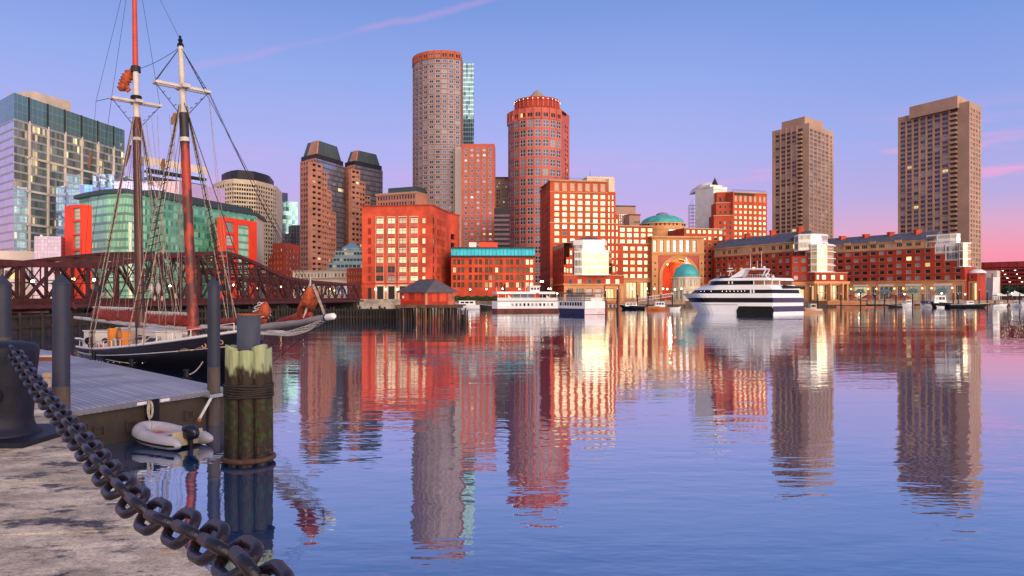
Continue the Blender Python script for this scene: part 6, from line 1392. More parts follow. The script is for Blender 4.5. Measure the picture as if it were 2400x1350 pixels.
# ================================================================ pontoon dock
zp = .97; PX = lambda px, py, z=zp: (lambda d: P(px, d))((H-z)*F/(py-YH))
C1 = PX(533, 909); FL = PX(163, 963); BL = PX(93, 818); fdir = (FL-C1).normalized(); bdir = (BL-C1).normalized(); FL2 = FL+fdir*1.0; quad = [FL2, C1, C1+bdir*34, FL2+bdir*34]
t = thing('pontoon', 'grey planked floating pontoon with dark concrete sides', 'pontoon', v3(C1, 0))
m, n, bs = newmat('pontoon_planks'); oc = n.n('ShaderNodeTexCoord').outputs['Object']
pd = Vector((-bdir.y, bdir.x, 0)); w_ = n.m('FRACT', n.m('MULTIPLY', n.dot(oc, (bdir.y, -bdir.x, 0)), 6.6)); pid = n.m('FLOOR', n.m('MULTIPLY', n.dot(oc, (bdir.y, -bdir.x, 0)), 6.6))
wn = n.n('ShaderNodeTexWhiteNoise', noise_dimensions='1D'); n.l(pid, wn.inputs['W'])
cc = n.mix(wn.outputs[0], (.34, .33, .42), (.46, .45, .54)); cc = n.mix(n.rng(n.noise(oc, .5, 4), .45, .65), cc, (.27, .26, .34)); blk_ = n.rng(n.m('FRACT', n.m('MULTIPLY', n.dot(oc, (bdir.x, bdir.y, 0)), .16)), .0, .02)
cc = n.mix(n.m('LESS_THAN', w_, .13), cc, (.06, .06, .09)); n.l(cc, bs.inputs['Base Color']); bs.inputs['Roughness'].default_value = .6
mb = MB(); mb.prism(quad, zp-.14, zp, bottom=True); mb.build('deck', m, t)
sidem = M('stained_concrete', (.036, .028, .026), .8, scale=.8, var=.5, stretch=(1, 1, .5), bump=.01, col2=(.070, .046, .030))
inn = [lerp(p, sum(quad, Vector((0, 0)))/4, .006) for p in quad]
mb = MB(); mb.prism(inn, -.5, zp-.14); mb.build('float', sidem, t)
exf = (C1-FL2).normalized(); nf = Vector((exf.y, -exf.x)); Lf = (C1-FL2).length
mb = MB(); mb.bar(v3(FL2+nf*.03, zp-.06), v3(C1+nf*.03, zp-.06), .05, .10); mb.build('edge_angle', M('galvanised_edge', (.26, .26, .30), .5, metal=.4), t)
for u in (.56,): mb = MB(); p = lerp(FL2, C1, u); mb.box(v3(p+nf*.02, .3), v3(exf, 0)*.16, v3(nf, 0)*.05, (0, 0, .66)); mb.build('joint', MT['black'], t)
for u in (.30, .45, .76, .90):
    mb = MB(); p = lerp(FL2, C1, u)+nf*.03
    for du_, dz_, w2, h2 in ((-.12, 0, .015, .12), (.12, 0, .015, .12), (0, .12, .12, .015), (0, -.12, .12, .015)): mb.box(v3(p+exf*du_, .38+dz_), v3(exf, 0)*w2, v3(nf, 0)*.02, (0, 0, h2))
    mb.build('hatch', sidem, t)
for u in (.50, .62): mb = MB(); p = lerp(FL2, C1, u)+nf*.045; mb.box(v3(p, zp-.07), v3(exf, 0)*.14, v3(nf, 0)*.02, (0, 0, .035)); mb.build('label_plate', MT['white'], t)
gal = M('galvanised_steel', (.42, .46, .52), .45, metal=.5, scale=3)
pc = P(501, 20.6); mb = MB()
for o_ in (-.28, .28): mb.bar(v3(pc+exf*-.42+nf*o_, zp-.12), v3(pc+exf*.42+nf*o_, zp-.12), .07, .09)
for o_ in (-.28, .28): mb.bar(v3(pc+exf*o_+nf*-.3, zp-.12), v3(pc+exf*o_+nf*.3, zp-.12), .07, .09)
mb.bar(v3(pc-exf*.35+nf*.28, zp-.15), v3(pc-exf*.62+nf*.12, .25), .07, .07); mb.build('pile_guide', gal, t)
gd_ = MB(); gd_.ball(v3(pc-exf*.62+nf*.12, .22), .07, 6); gd_.build('guide_foot', M('rusted_foot', (.4, .1, .03), .8), t)
# ---- cleats and things on the pontoon
for (px, py), lb in (((220, 843), 'far'), ((309, 860), 'middle'), ((437, 887), 'near')):
    p = PX(px, py); mb = MB(); mb.bx(p.x-.14, p.x+.14, p.y-.1, p.y+.1, zp, zp+.03); mb.tube(v3(p, zp), v3(p, zp+.27), .085, .075, 10); mb.lathe([(.10, zp+.24), (.10, zp+.29), (.02, zp+.31)], p, 10); 
    tag(mb.build('mooring_bitt', MT['black']), 'small black mooring bitt on the pontoon edge, %s one' % lb, 'mooring bitt', 'bitts on the pontoon')
p = PX(110, 845); mb = MB(); mb.bx(p.x-.25, p.x+.35, p.y-.2, p.y+.3, zp, zp+.16); mb.bx(p.x-.28, p.x+.38, p.y-.23, p.y+.33, zp+.16, zp+.22, 1); tag(mb.build('dock_step', [M('brown_box', (.20, .06, .04), .8), MT['pale']]), 'low reddish brown step box lying on the far pontoon', 'step box')
p = PX(112, 907); mb = MB(); mb.bx(p.x-.06, p.x+.06, p.y-.06, p.y+.06, zp, zp+.36); mb.bx(p.x-.10, p.x+.12, p.y-.08, p.y+.08, zp+.30, zp+.42); tag(mb.build('power_pedestal', M('yellowed_plastic', (.55, .42, .28), .5)), 'short yellowed power pedestal between bollard and steel pile', 'pedestal')
# ---- steel piles with cone caps
spm = M('pile_coating', (.036, .042, .072), .45, scale=.7, var=.22, fine=14, stretch=(1, 1, .35), bump=.003, spec=.2)
tide = M('tide_stained_steel', (.055, .045, .045), .8, scale=2.2, var=.6, stretch=(3, 3, .6), col2=(.13, .09, .07))
def steel(px, d, yap, ysh, ystain, r, label):
    p = P(px, d); za, zs, zt_ = Z(yap, d), Z(ysh, d), Z(ystain, d); t = thing('steel_pile', label, 'pile', v3(p, 0), 'steel piles with cone caps'); mb = MB(); mb.lathe([(r, zt_), (r, zs-.01)], p, 28); mb.build('shaft', spm, t)
    mb = MB(); mb.lathe([(r+.003, -1.5), (r+.003, zt_)], p, 28); mb.build('tide_zone', tide, t); mb = MB(); mb.lathe([(r+.02, zs-.03), (r+.02, zs), (.0, za)], p, 28, 0, False); mb.build('cone_cap', spm, t)
steel(143.5, 16.2, 640, 664, 905, .176, 'tall dark blue steel pile at the pontoon front beside the bollard')
steel(501, 20.6, 649, 669, 860, .168, 'slimmer steel pile in a bracket at the outer pontoon corner')
steel(5, 17.0, 642, 668, 790, .19, 'steel pile cut by the left picture edge')
# ---- timber dolphin around a steel pile
cD = P(583, 15.9)
t = thing('dolphin', 'cluster of mossy timber piles lashed round a rusty topped steel pile', 'dolphin', v3(cD, 0))
zc0 = Z(735, 15.9); mb = MB(); mb.lathe([(.245, -1), (.245, zc0), (.22, zc0), (.22, zc0-.06), (.0, zc0-.06)], cD, 30); mb.build('steel_core', M('scuffed_grey_steel', (.075, .085, .115), .5, scale=1.6, var=.45, stretch=(1, 1, .4), col2=(.045, .05, .075), spec=.2), t)
mb = MB(); mb.lathe([(.252, zc0-.035), (.252, zc0+.006), (.215, zc0+.006)], cD, 30); mb.build('rust_rim', M('rust_rim', (.28, .07, .03), .85, scale=6), t)
m, n, bs = newmat('dolphin_wood'); oc = n.n('ShaderNodeTexCoord').outputs['Object']; s3 = n.n('ShaderNodeSeparateXYZ'); n.l(oc, s3.inputs[0]); z_ = n.m('ADD', s3.outputs[2], n.m('MULTIPLY', n.m('SUBTRACT', n.noise(n.vmul(oc, (9, 9, 3.6)), 1, 5), .5), .70))
oi = n.n('ShaderNodeObjectInfo').outputs['Random']; z_ = n.m('ADD', z_, n.m('MULTIPLY', n.m('SUBTRACT', oi, .5), .22))
grain = n.noise(n.vmul(oc, (26, 26, 1.4)), 1, 3)
pale_ = n.mix(grain, (.21, .26, .12), (.41, .45, .26)); brown = n.mix(grain, (.011, .006, .003), (.040, .019, .008)); moss = n.mix(n.rng(n.noise(oc, 9, 4), .48, .60), brown, (.022, .046, .005)); black_ = n.mix(n.rng(n.noise(oc, 14, 3), .52, .62), (.010, .008, .006), (.06, .030, .014))
col = n.mix(n.rng(z_, .30, .62), black_, moss); col = n.mix(n.rng(z_, 1.30, 1.60), col, brown); col = n.mix(n.rng(z_, 1.92, 2.18), col, pale_); n.l(col, bs.inputs['Base Color']); bs.inputs['Roughness'].default_value = .75
bp = n.n('ShaderNodeBump'); bp.inputs['Distance'].default_value = .03; n.l(n.noise(n.vmul(oc, (30, 30, 3)), 1, 4), bp.inputs['Height']); n.l(bp.outputs[0], bs.inputs['Normal'])
random.seed(5)
for i, (ang, r_, zt_) in enumerate(((-160, .14, Z(812, 15.8)), (-119, .125, Z(824, 15.5)), (-78, .15, Z(826, 15.5)), (-30, .155, Z(812, 15.7)), (20, .15, 2.45), (65, .16, 2.5), (110, .15, 2.5), (155, .15, 2.5))):
    a = math.radians(ang); R_ = .485-r_; p = cD+Vector((math.cos(a), math.sin(a)))*R_; pb_ = cD+Vector((math.cos(a), math.sin(a)))*(R_+.04)
    mb = MB(); rows = []
    for k in range(15):
        u = k/14; z = -1.2+(zt_+1.2)*u; c2 = lerp(pb_, p, u); rows.append([v3(c2, z)+Vector((math.cos(2*math.pi*j/18), math.sin(2*math.pi*j/18), 0))*(r_*(1.06-.06*u)*(1+.04*math.sin(j*2.3+i)+random.uniform(-.015, .015)))+Vector((0, 0, (.05*math.cos(2*math.pi*j/18-a) if k == 14 else 0))) for j in range(18)])
    mb.grid(rows, 0, True, True); mb.face(rows[-1], 0); mb.build('timber_pile', m, t)
for k in range(6):
    mb = MB(); z = 1.70-.05*k; pts = []
    for j in range(40):
        a = 2*math.pi*j/40; pts.append(v3(cD+Vector((math.cos(a), math.sin(a)))*(.50+.008*math.sin(a*8)), z+.012*math.sin(a*3+k))); 
    mb.path(pts, .026, 6, closed=True); mb.build('lashing', M('tarred_rope', (.025, .018, .012), .8, scale=12, var=.4) if k == 0 else MT['tar'], t)
    if k == 0: MT['tar'] = bpy.data.materials['tarred_rope']
mb = MB(); mb.path([v3(cD+Vector((math.cos(2*math.pi*j/32), math.sin(2*math.pi*j/32)))*.52, .10) for j in range(32)], .06, 6, closed=True); mb.build('base_band', M('weedy_base_band', (.09, .045, .028), .9, scale=8, var=.5), t)
# ================================================================ stone quay, bollard and chain
QE = lambda y: Vector((-4.64-.8*(y-7.82), y))
m, n, bs = newmat('granite_paving'); oc = n.n('ShaderNodeTexCoord').outputs['Object']
st = n.n('ShaderNodeMapping'); st.inputs['Rotation'].default_value = (0, 0, -.30); st.inputs['Scale'].default_value = (1.0, 1.75, 1); n.l(oc, st.inputs[0]); vv = st.outputs[0]
c1 = n.mix(n.rng(n.noise(vv, 1.3, 7, .68), .36, .66), (.46, .36, .27), (.92, .74, .57)); c1 = n.mix(n.rng(n.noise(vv, 2.4, 6, .7), .56, .72), c1, (.66, .40, .20)); c1 = n.mix(n.rng(n.noise(vv, 1.9, 7, .74, 0), .52, .63), c1, (.075, .065, .085))
c1 = n.mix(n.rng(n.noise(oc, 9, 6, .75), .46, .62), c1, n.vmul(c1, (.78, .76, .78))); c1 = n.mix(n.rng(n.noise(oc, 42, 4, .7), .48, .66), c1, n.vmul(c1, (.60, .60, .62))); 
n.l(c1, bs.inputs['Base Color']); bs.inputs['Roughness'].default_value = .8
bp = n.n('ShaderNodeBump'); bp.inputs['Distance'].default_value = .03; hh = n.m('ADD', n.noise(vv, 3, 6, .7), n.m('MULTIPLY', n.noise(oc, 70, 3), .25)); n.l(hh, bp.inputs['Height']); n.l(bp.outputs[0], bs.inputs['Normal'])
mb = MB(); QZ = 2.0
ys = [-6, 2.2, 3.62, 5.0, 6.35, 9.6, 16, 34]
for i in range(len(ys)-1):        # big granite slabs laid across the quay, worn joints between them
    y0, y1 = ys[i]+.022, ys[i+1]-.022; sk = .62
    for (o0, o1) in ((0, 1.9), (1.94, 5.2), (5.24, 9), (9.04, 22)):
        q = [QE(y0)+Vector((-o0, -o0*.12)), QE(y1)+Vector((-o0, -o0*.12)), QE(y1)+Vector((-o1, -o1*.12)), QE(y0)+Vector((-o1, -o1*.12))]
        mb.prism(q, -1.5, QZ+random.uniform(-.006, .006))
struct(mb.build('quay', m))
mb = MB(); mb.prism([QE(-6)+Vector((-.05, 0)), QE(34)+Vector((-.05, 0)), QE(34)+Vector((-21, 0)), QE(-6)+Vector((-21, 0))], -1.6, QZ-.03); struct(mb.build('ground', M('joint_mortar', (.05, .045, .045), .9)))
iron = M('worn_iron', (.014, .014, .028), .5, metal=.0, scale=2.5, var=.4, fine=10, bump=.004, spec=.2)
bc = P(7, 8.25); t = thing('bollard', 'large dark iron bollard at the left edge holding the chain', 'bollard', v3(bc, QZ))
mb = MB(); mb.lathe([(0.001, 3.105), (0.184, 3.10), (0.304, 3.075), (0.345, 3.04), (0.354, 2.99), (0.345, 2.9), (0.327, 2.72), (0.313, 2.5), (0.299, 2.32), (0.294, 2.24), (0.304, 2.17), (0.331, 2.11), (0.377, 2.08), (0.386, 2.05), (0.386, 2.0)], bc, 48); mb.build('body', iron, t)
mb = MB(); mb.bx(bc.x-.62, bc.x+.60, bc.y-.56, bc.y+.62, QZ, QZ+.055); mb.build('base_plate', iron, t)
mb = MB(); mb.ball((bc.x+.14, bc.y-.35, 2.52), .085, 12); mb.build('knob', iron, t)
mb = MB(); mb.path([v3(bc+Vector((.10, -.345)), 3.0)+Vector((.07*math.cos(a), -.05-.03*math.sin(a), .09*math.sin(a))) for a in [i*math.pi/8 for i in range(16)]], .024, 8, closed=True); mb.build('ring', iron, t)
# chain: heavy open links hanging in a shallow curve
ctrl = [(-5.47, 7.95, 3.015), (-4.06, 6.27, 2.765), (-3.06, 5.03, 2.69), (-1.75, 3.33, 2.675), (-1.255, 2.77, 2.715), (-.905, 2.33, 2.775), (-.675, 1.98, 2.805), (-.46, 1.6, 2.82)]
ctrl = [Vector(p) for p in ctrl]
def catmull(P_, t_):
    i = min(int(t_), len(P_)-2); u = t_-i; a = P_[max(i-1, 0)]; b_ = P_[i]; c_ = P_[i+1]; d__ = P_[min(i+2, len(P_)-1)]
    return .5*((2*b_)+(c_-a)*u+(2*a-5*b_+4*c_-d__)*u*u+(3*b_-a-3*c_+d__)*u**3)
fine = [catmull(ctrl, i/400*(len(ctrl)-1)) for i in range(401)]; acc = [0]
for a, e in zip(fine, fine[1:]): acc.append(acc[-1]+(e-a).length)
def at_len(s):
    for i in range(400):
        if acc[i+1] >= s: return lerp(fine[i], fine[i+1], (s-acc[i])/(acc[i+1]-acc[i]))
    return fine[-1]
t = thing('chain', 'heavy dark iron chain sagging from the bollard towards the camera', 'chain', ctrl[0])
Lk, Wk, rk = .250, .161, .0208; pitch = Lk-4*rk+.002
lm_ = MB(); ra, ha = Wk/2-rk, Lk/2-rk-(Wk/2-rk); pts = []
for k in range(11): a = -math.pi/2+math.pi*k/10; pts.append((ha+ra*math.cos(a), ra*math.sin(a), 0))
for k in range(11): a = math.pi/2+math.pi*k/10; pts.append((-ha+ra*math.cos(a), ra*math.sin(a), 0))
lm_.path(pts, rk, 10, closed=True)
chm = M('chain_iron', (.010, .010, .022), .33, metal=.15, scale=9, var=.55, fine=6, bump=.004, col2=(.030, .014, .014), spec=.45)
me = bpy.data.meshes.new('link'); me.from_pydata([tuple(v) for v in lm_.v], [], lm_.f); me.materials.append(chm); me.polygons.foreach_set('use_smooth', [True]*len(lm_.f))
nl = int(acc[-1]/pitch); random.seed(2)
for k in range(nl):
    s = (k+.5)*pitch; c_ = at_len(s); tg = (at_len(s+.05)-at_len(max(0, s-.05))).normalized(); vw = (c_-Vector((0, 0, H))).normalized()
    sd = tg.cross(vw).normalized(); up = sd.cross(tg).normalized(); j = random.uniform(-.10, .10)
    w1 = (sd*math.cos(j)+up*math.sin(j)) if k % 2 else (up*math.cos(j)-sd*math.sin(j)); n1 = tg.cross(w1)
    mtx = Matrix(((tg.x, w1.x, n1.x, c_.x-ctrl[0].x), (tg.y, w1.y, n1.y, c_.y-ctrl[0].y), (tg.z, w1.z, n1.z, c_.z-ctrl[0].z), (0, 0, 0, 1))); link('link', me, t, mtx)
# ================================================================ inflatable dinghy
t = thing('inflatable_dinghy', 'pale grey inflatable dinghy with a black outboard tied to the pontoon', 'dinghy', (-8.4, 17.9, 0))
f_ = Vector((-.86, .51)); s_ = Vector((.51, .86)); o_ = Vector((-7.72, 17.35))      # o_ = middle of the stern
dk = lambda x, y, z: v3(o_+f_*(.82*x+.06)+s_*(.82*y), z*.86); pvc = M('pale_grey_rubber', (.52, .48, .53), .45, scale=2, var=.12)
pts, rr_ = [], []
for y in (-1, 1):
    seg = [(-.42, .52, .19, .02), (-.30, .52, .19, .12), (0, .52, .2, .19), (.6, .53, .21, .20), (1.2, .52, .24, .20), (1.65, .44, .30, .20), (1.95, .25, .36, .19)]
    for x, yy, z, r in (seg if y < 0 else reversed(seg)): pts.append(dk(x, y*yy, z)); rr_.append(r*.84)
    if y < 0: pts.append(dk(2.06, 0, .39)); rr_.append(.155)
P2, R2 = [], []
for i in range(len(pts)-1):
    for k in range(4): u = k/4; P2.append(catmull(pts, i+u)); R2.append(rr_[i]+(rr_[i+1]-rr_[i])*u)
P2.append(pts[-1]); R2.append(rr_[-1]); mb = MB(); mb.path(P2, R2, 14); tb = mb.build('tube', pvc, t)
for off in (.0, -.06):
    mb = MB(); q = []
    for i in range(4, len(P2)-4):
        tg = (P2[i+1]-P2[i-1]).normalized(); out = tg.cross(Vector((0, 0, 1))).normalized(); c0_ = dk(.9, 0, .2); out = out if out.dot(P2[i]-c0_) > 0 else -out; a = -.15+off*3; q.append(P2[i]+(out*math.cos(a)+Vector((0, 0, math.sin(a))))*(R2[i]+.004))
    mb.path(q, .013, 4); mb.build('rub_strake', MT['dark'], tb)
mb = MB(); mb.face([dk(-.02, -.5, .12), dk(-.02, .5, .12), dk(1.7, .4, .2), dk(1.9, 0, .24), dk(1.7, -.4, .2)]); mb.build('floor', M('dinghy_floor', (.30, .27, .30), .7), t)
mb = MB(); mb.box(dk(.02, 0, .28), v3(f_, 0)*.025, v3(s_, 0)*.40, (0, 0, .17)); mb.build('transom', M('yellowed_board', (.55, .45, .28), .6), t)
mb = MB(); mb.box(dk(.85, 0, .32), v3(f_, 0)*.11, v3(s_, 0)*.42, (0, 0, .015)); mb.build('seat', pvc, t)
for x, y in ((1.25, -.05), (.55, .1)): mb = MB(); mb.box(dk(x, y, .27), v3(f_, 0)*.17, v3(s_, 0)*.12, (0, 0, .04)); tag(mb.build('cushion', M('orange_red_canvas', (.75, .09, .04), .7)), 'orange red cushion in the %s of the dinghy' % ('bow' if x > 1 else 'middle'), 'cushion', 'cushions in the dinghy')
om = thing('outboard_motor', 'black outboard motor tilted on the dinghy transom', 'outboard motor', dk(-.08, 0, .3)); blk2 = M('glossy_navy_cowl', (.012, .014, .035), .2)
mb = MB(); rows = []
for k, (z, w, l, x) in enumerate(((.40, .12, .18, -.10), (.46, .17, .30, -.12), (.58, .19, .34, -.13), (.70, .17, .31, -.12), (.78, .11, .2, -.10), (.80, .02, .03, -.10))): rows.append([dk(x+l*math.cos(a), w*math.sin(a), z-.15) for a in [i*math.pi/8 for i in range(16)]])
mb.grid(rows, 0, True, True); mb.face(rows[0][::-1]); mb.build('cowl', blk2, om)
mb = MB(); mb.path([dk(-.10, 0, .44), dk(-.14, 0, .1), dk(-.18, 0, -.25)], [.075, .06, .05], 8); mb.bar(dk(-.02, -.1, .40), dk(-.02, .1, .40), .10, .14); mb.build('leg', MT['black'], om)
mb = MB(); mb.path([dk(.02, .02, .55), dk(.35, .08, .52)], [.025, .018], 6); mb.build('tiller', MT['black'], om)
# ropes
rope = M('pale_rope', (.55, .48, .40), .85, scale=15, var=.3)
def sag(a, e, s, n=12): return [lerp(a, e, i/n)-Vector((0, 0, s*4*(i/n)*(1-i/n))) for i in range(n+1)]
def mrope(pts, r, label): mb = MB(); mb.path(pts, r, 6); return tag(mb.build('mooring_rope', rope), label, 'rope', 'pale mooring ropes')
pk = lerp(FL2, C1, .53)+nf*.08
mrope([v3(pk, zp), v3(pk+nf*.05, .8), dk(1.9, .02, .62), dk(1.55, -.1, .56), dk(1.2, -.35, .46), dk(1.0, -.52, .40)], .012, 'thin pale painter from pontoon edge to the dinghy bow')
mb = MB(); 
for k in range(3): mb.path([v3(pk+nf*.06, .72)+Vector((exf.x, exf.y, 0))*(.05+.02*k)*math.cos(a)+Vector((0, 0, .17+.03*k))*math.sin(a) for a in [i*math.pi/8 for i in range(16)]], .012, 5, closed=True)
tag(mb.build('rope_coil', rope), 'small coil of pale rope hanging on the pontoon edge above the dinghy', 'rope coil')
# ================================================================ the schooner
BO = Vector((-8.6, 25.0)); AF = Vector((-.7071, .7071)); PT = Vector((.7071, .7071))
def S(t, o, z): return v3(BO+AF*t+PT*o, z)
SL = 18.0
def hb(t): u = max(0.0, min(1.0, t/SL)); return 2.0*(math.sin(min(1, u*1.9+.015)*math.pi/2)**.75)*(1-.42*max(0, u-.6)/.4)
def shr(t): u = max(0.0, min(1.0, t/SL)); return 2.52-1.9*u*(1.5-.75*u)+.0*u if False else 2.5-2.55*u+1.12*u*u
sch = thing('schooner', 'two masted black hulled schooner with furled red sails moored behind the pontoon', 'schooner', S(9, 0, 0))
hullb = M('black_blue_hull', (.004, .0045, .009), .35, scale=.4, var=.2); wh = MT['white']
rows = []
for i in range(31):
    t = SL*i/30; zs = shr(t); r = []
    for s_ in (-1, 1):
        q = [S(t+(1-f)*1.5*(1-t/SL)**2-(1-f)*1.2*(t/SL)**6, s_*hb(t)*w, zs*f if f > 0 else -.7) for f, w in ((1, 1), (.8, .985), (.55, .95), (.25, .82), (0.02, .66), (-.4, .12))]
        r += q if s_ < 0 else q[::-1]
    rows.append(r)
mb = MB(); mb.grid(rows, 0); mb.face(rows[-1][::-1]); hull = mb.build('hull', hullb, sch)
mb = MB()
for i in range(30):
    t0, t1 = SL*i/30, SL*(i+1)/30; mb.face([S(t0, -hb(t0)*.97, shr(t0)-.38), S(t0, hb(t0)*.97, shr(t0)-.38), S(t1, hb(t1)*.97, shr(t1)-.38), S(t1, -hb(t1)*.97, shr(t1)-.38)])
mb.build('deck', M('deck_planks', (.34, .26, .19), .7, scale=2), sch)
for s_ in (-1, 1):
    mb = MB(); mb.path([S(SL*i/30, s_*(hb(SL*i/30)+.01), shr(SL*i/30)+.03) for i in range(31)], .055, 6); mb.build('cap_rail', wh, hull)
    mb = MB(); mb.path([S(SL*i/30+.15, s_*(hb(SL*i/30)*.992+.012), shr(SL*i/30)*.80) for i in range(2, 30)], .016, 4); mb.build('stripe', wh, hull)
gold = M('gilt_scroll', (.62, .34, .20), .5)
for k, (t0, z0, r0, n_) in enumerate(((1.55, 2.0, .10, 14), (1.95, 1.93, .13, 16), (2.4, 1.86, .09, 12))):
    mb = MB(); pts = []
    for j in range(n_): a = j/n_*5.2+k; rr = r0*(1-.55*j/n_); t = t0+rr*math.cos(a)*1.5; pts.append(S(t, -hb(t)*.985-.035, z0+rr*math.sin(a)))
    mb.path(pts, .02, 5); mb.build('scroll', gold, hull)
mb = MB(); mb.path([S(2.3+.2*j, -hb(2.3+.2*j)*.985-.03, 1.80-.022*j+.05*math.sin(j*1.3)) for j in range(9)], .015, 4); mb.build('scroll', gold, hull)
for k in range(11):
    t = 6.5+k*.75; mb = MB(); mb.ball(S(t, -hb(t)*.955-.012, shr(t)*.60), .028, 6); mb.build('scupper', wh, hull)
# ---- spars
def vary(name, c1, c2): return M(name, c1, .5, scale=2.6, var=.35, col2=c2, fine=5, stretch=(1, 1, .4), lo=.45, hi=.58)
redm = vary('varnished_red_mast', (.34, .030, .011), (.055, .014, .014)); darkm = M('dark_oxblood_mast', (.080, .016, .014), .5, scale=1, var=.3)
whm = M('mast_white', (.54, .48, .45), .5, scale=2, var=.15)
FB, FC = S(5.85, 0, .8), v3(Vector((-13.66, 30.06)), 12.3); FT = FC+(FC-FB).normalized()*1.75
MBs, MC = S(12.15, 0, .6), S(12.75, 0, 12.75); MT2 = MC+(MC-MBs).normalized()*1.55; MTop = MC+(MC-MBs).normalized()*7.4
def spar(name, a, e, r0, r1, m, n=14, par=sch):
    mb = MB(); mb.path([lerp(a, e, i/6) for i in range(7)], [r0+(r1-r0)*i/6 for i in range(7)], n); return mb.build(name, m, par)
def seg(a, e, u): return lerp(a, e, u)
fm = spar('mast', FB, seg(FB, FC, .90), .215, .165, redm); spar('masthead', seg(FB, FC, .84), FT, .135, .105, whm); spar('mast_band', seg(FB, FC, .80), seg(FB, FC, .815), .20, .195, whm)
mb = MB(); mb.path([seg(FB, FC, .795), seg(FB, FC, .905)], .18, 14); mb.build('mast_top_paint', M('dark_mast_top', (.02, .015, .02), .5), fm)
mb = MB(); a = (FC-FB).normalized(); mb.path([FT+a*u for u in (0, .12, .14, .30, .32, .46)], [.14, .12, .06, .10, .05, .05], 10); mb.build('truck', MT['black'], sch)
mm = spar('mast', MBs, seg(MBs, MC, .94), .215, .175, darkm); spar('masthead', seg(MBs, MC, .90), MT2, .15, .13, whm); spar('mast_band', seg(MBs, MC, .85), seg(MBs, MC, .862), .205, .20, whm)
spar('topmast', MC+a*.9, MTop, .13, .085, M('orange_red_topmast', (.50, .045, .018), .5, scale=1))
mb = MB(); mb.path([MT2-a*.12, MT2+a*.14], .21, 14); mb.build('mast_cap', MT['dark'], sch)
mb = MB(); mb.path([MC+a*.02, MC+a*.28], [.27, .24], 14); mb.build('mast_cap', MT['black'], sch)
def cross(c, h, tilt):
    for off in (-.16, .16):
        mb = MB(); e = v3(AF, 0)*off; mb.bar(c-v3(PT, 0)*h+e, c+v3(PT, 0)*h+e, .09, .11); mb.build('crosstree', whm, sch)
    mb = MB(); mb.bar(c-v3(PT, 0)*h-v3(AF, 0)*.2, c-v3(PT, 0)*h+v3(AF, 0)*.2, .07, .08); mb.bar(c+v3(PT, 0)*h-v3(AF, 0)*.2, c+v3(PT, 0)*h+v3(AF, 0)*.2, .07, .08); mb.bar(c-v3(AF, 0)*.45, c+v3(AF, 0)*.35, .3, .14); mb.build('crosstree_end', whm, sch)
    mb = MB()
    for s_ in (-1, 1): mb.path([c+v3(PT, 0)*s_*h, c-a*1.15+v3(PT, 0)*s_*.16], .016, 4)
    mb.build('futtock_stay', rig, sch)
rig = M('tarred_rigging', (.030, .026, .024), .8, scale=8); rigl = M('pale_rigging', (.34, .27, .22), .85, scale=8, var=.3)
cross(FC, 1.08, 0); cross(MC, 1.06, 0)
# ---- shrouds with ratlines
def shrouds(c, sd, t0, zbase, n=3):
    hd = c-a*.75+v3(PT, 0)*sd*.14; feet = [S(t0+.62*k, sd*(hb(t0+.62*k)+.05), shr(t0+.62*k)) for k in range(n)]
    mid = feet[1]; first = None
    for k, f in enumerate(feet):
        mb = MB(); mb.path([hd+v3(AF, 0)*(.05*(k-1)), f+Vector((0, 0, .75))], .024, 5); mb.tube(f+Vector((0, 0, .75)), f, .035, .035, 5); mb.ball(f+Vector((0, 0, .78)), .07, 6); mb.ball(f+Vector((0, 0, .28)), .07, 6); o = mb.build('shroud', rigl if k != 1 else rig, sch); first = first or o
    for j in range(26):
        u = .055+.9*j/26; p0, p1 = lerp(hd, feet[0]+Vector((0, 0, .75)), u), lerp(hd, feet[-1]+Vector((0, 0, .75)), u)
        if (p1-p0).length < .10: p1 = p0+(p1-p0).normalized()*.12
        mb = MB(); mb.tube(p0-(p1-p0)*.08, p1+(p1-p0)*.08, .019, n=4); mb.build('ratline', rig, first)
    return hd, feet
sh = {}
for key, c, sd, t0 in (('fs', FC, -1, 6.1), ('fp', FC, 1, 6.0), ('ms', MC, -1, 12.4), ('mp', MC, 1, 12.3)): sh[key] = shrouds(c, sd, t0, 0)
boardm = M('black_lamp_board', (.012, .016, .02), .5)
for key, u in (('ms', .80), ('fp', .83)):
    hd, ft = sh[key]; p = lerp(hd, ft[1]+Vector((0, 0, .75)), u); mb = MB(); mb.box(p, v3(AF, 0)*.36, v3(PT, 0)*.05, (0, 0, .12)); mb.box(p+v3(AF, 0)*.1, v3(AF, 0)*.12, v3(PT, 0)*.14, (0, 0, .14)); mb.build('lamp_board', boardm, sch)
# topmast shrouds and stays
def line(name, p, q, r=.014, sg=0.0, m=None): mb = MB(); mb.path(sag(p, q, sg, 10) if sg else [p, q], r, 4); mb.build(name, m or rig, sch)
for s_ in (-1, 1):
    p1 = MC+v3(PT, 0)*s_*1.06; q1 = FC+v3(PT, 0)*s_*1.08
    line('stay', p1, MTop, .010); line('stay', q1, FT, .016); line('stay', q1+v3(AF, 0)*.18, FT, .016)
    for j in range(7): u = .12+.11*j; mb = MB(); p = lerp(q1, FT, u); mb.tube(p-v3(AF, 0)*.03, lerp(q1+v3(AF, 0)*.18, FT, u)+v3(AF, 0)*.06, .016, n=4); mb.build('ratline', rig, sch)
    for p_, c_ in ((p1, MC), (q1, FC)):
        for j in range(3): u = .3+.2*j; w = lerp(p_, c_-a*1.15, u); mb = MB(); mb.tube(w-v3(AF, 0)*.14, w+v3(AF, 0)*.14, .016, n=4); mb.build('ratline', rig, sch)
line('stay', FT, MT2, .014, .12); line('stay', FT+a*.3, MTop, .011)
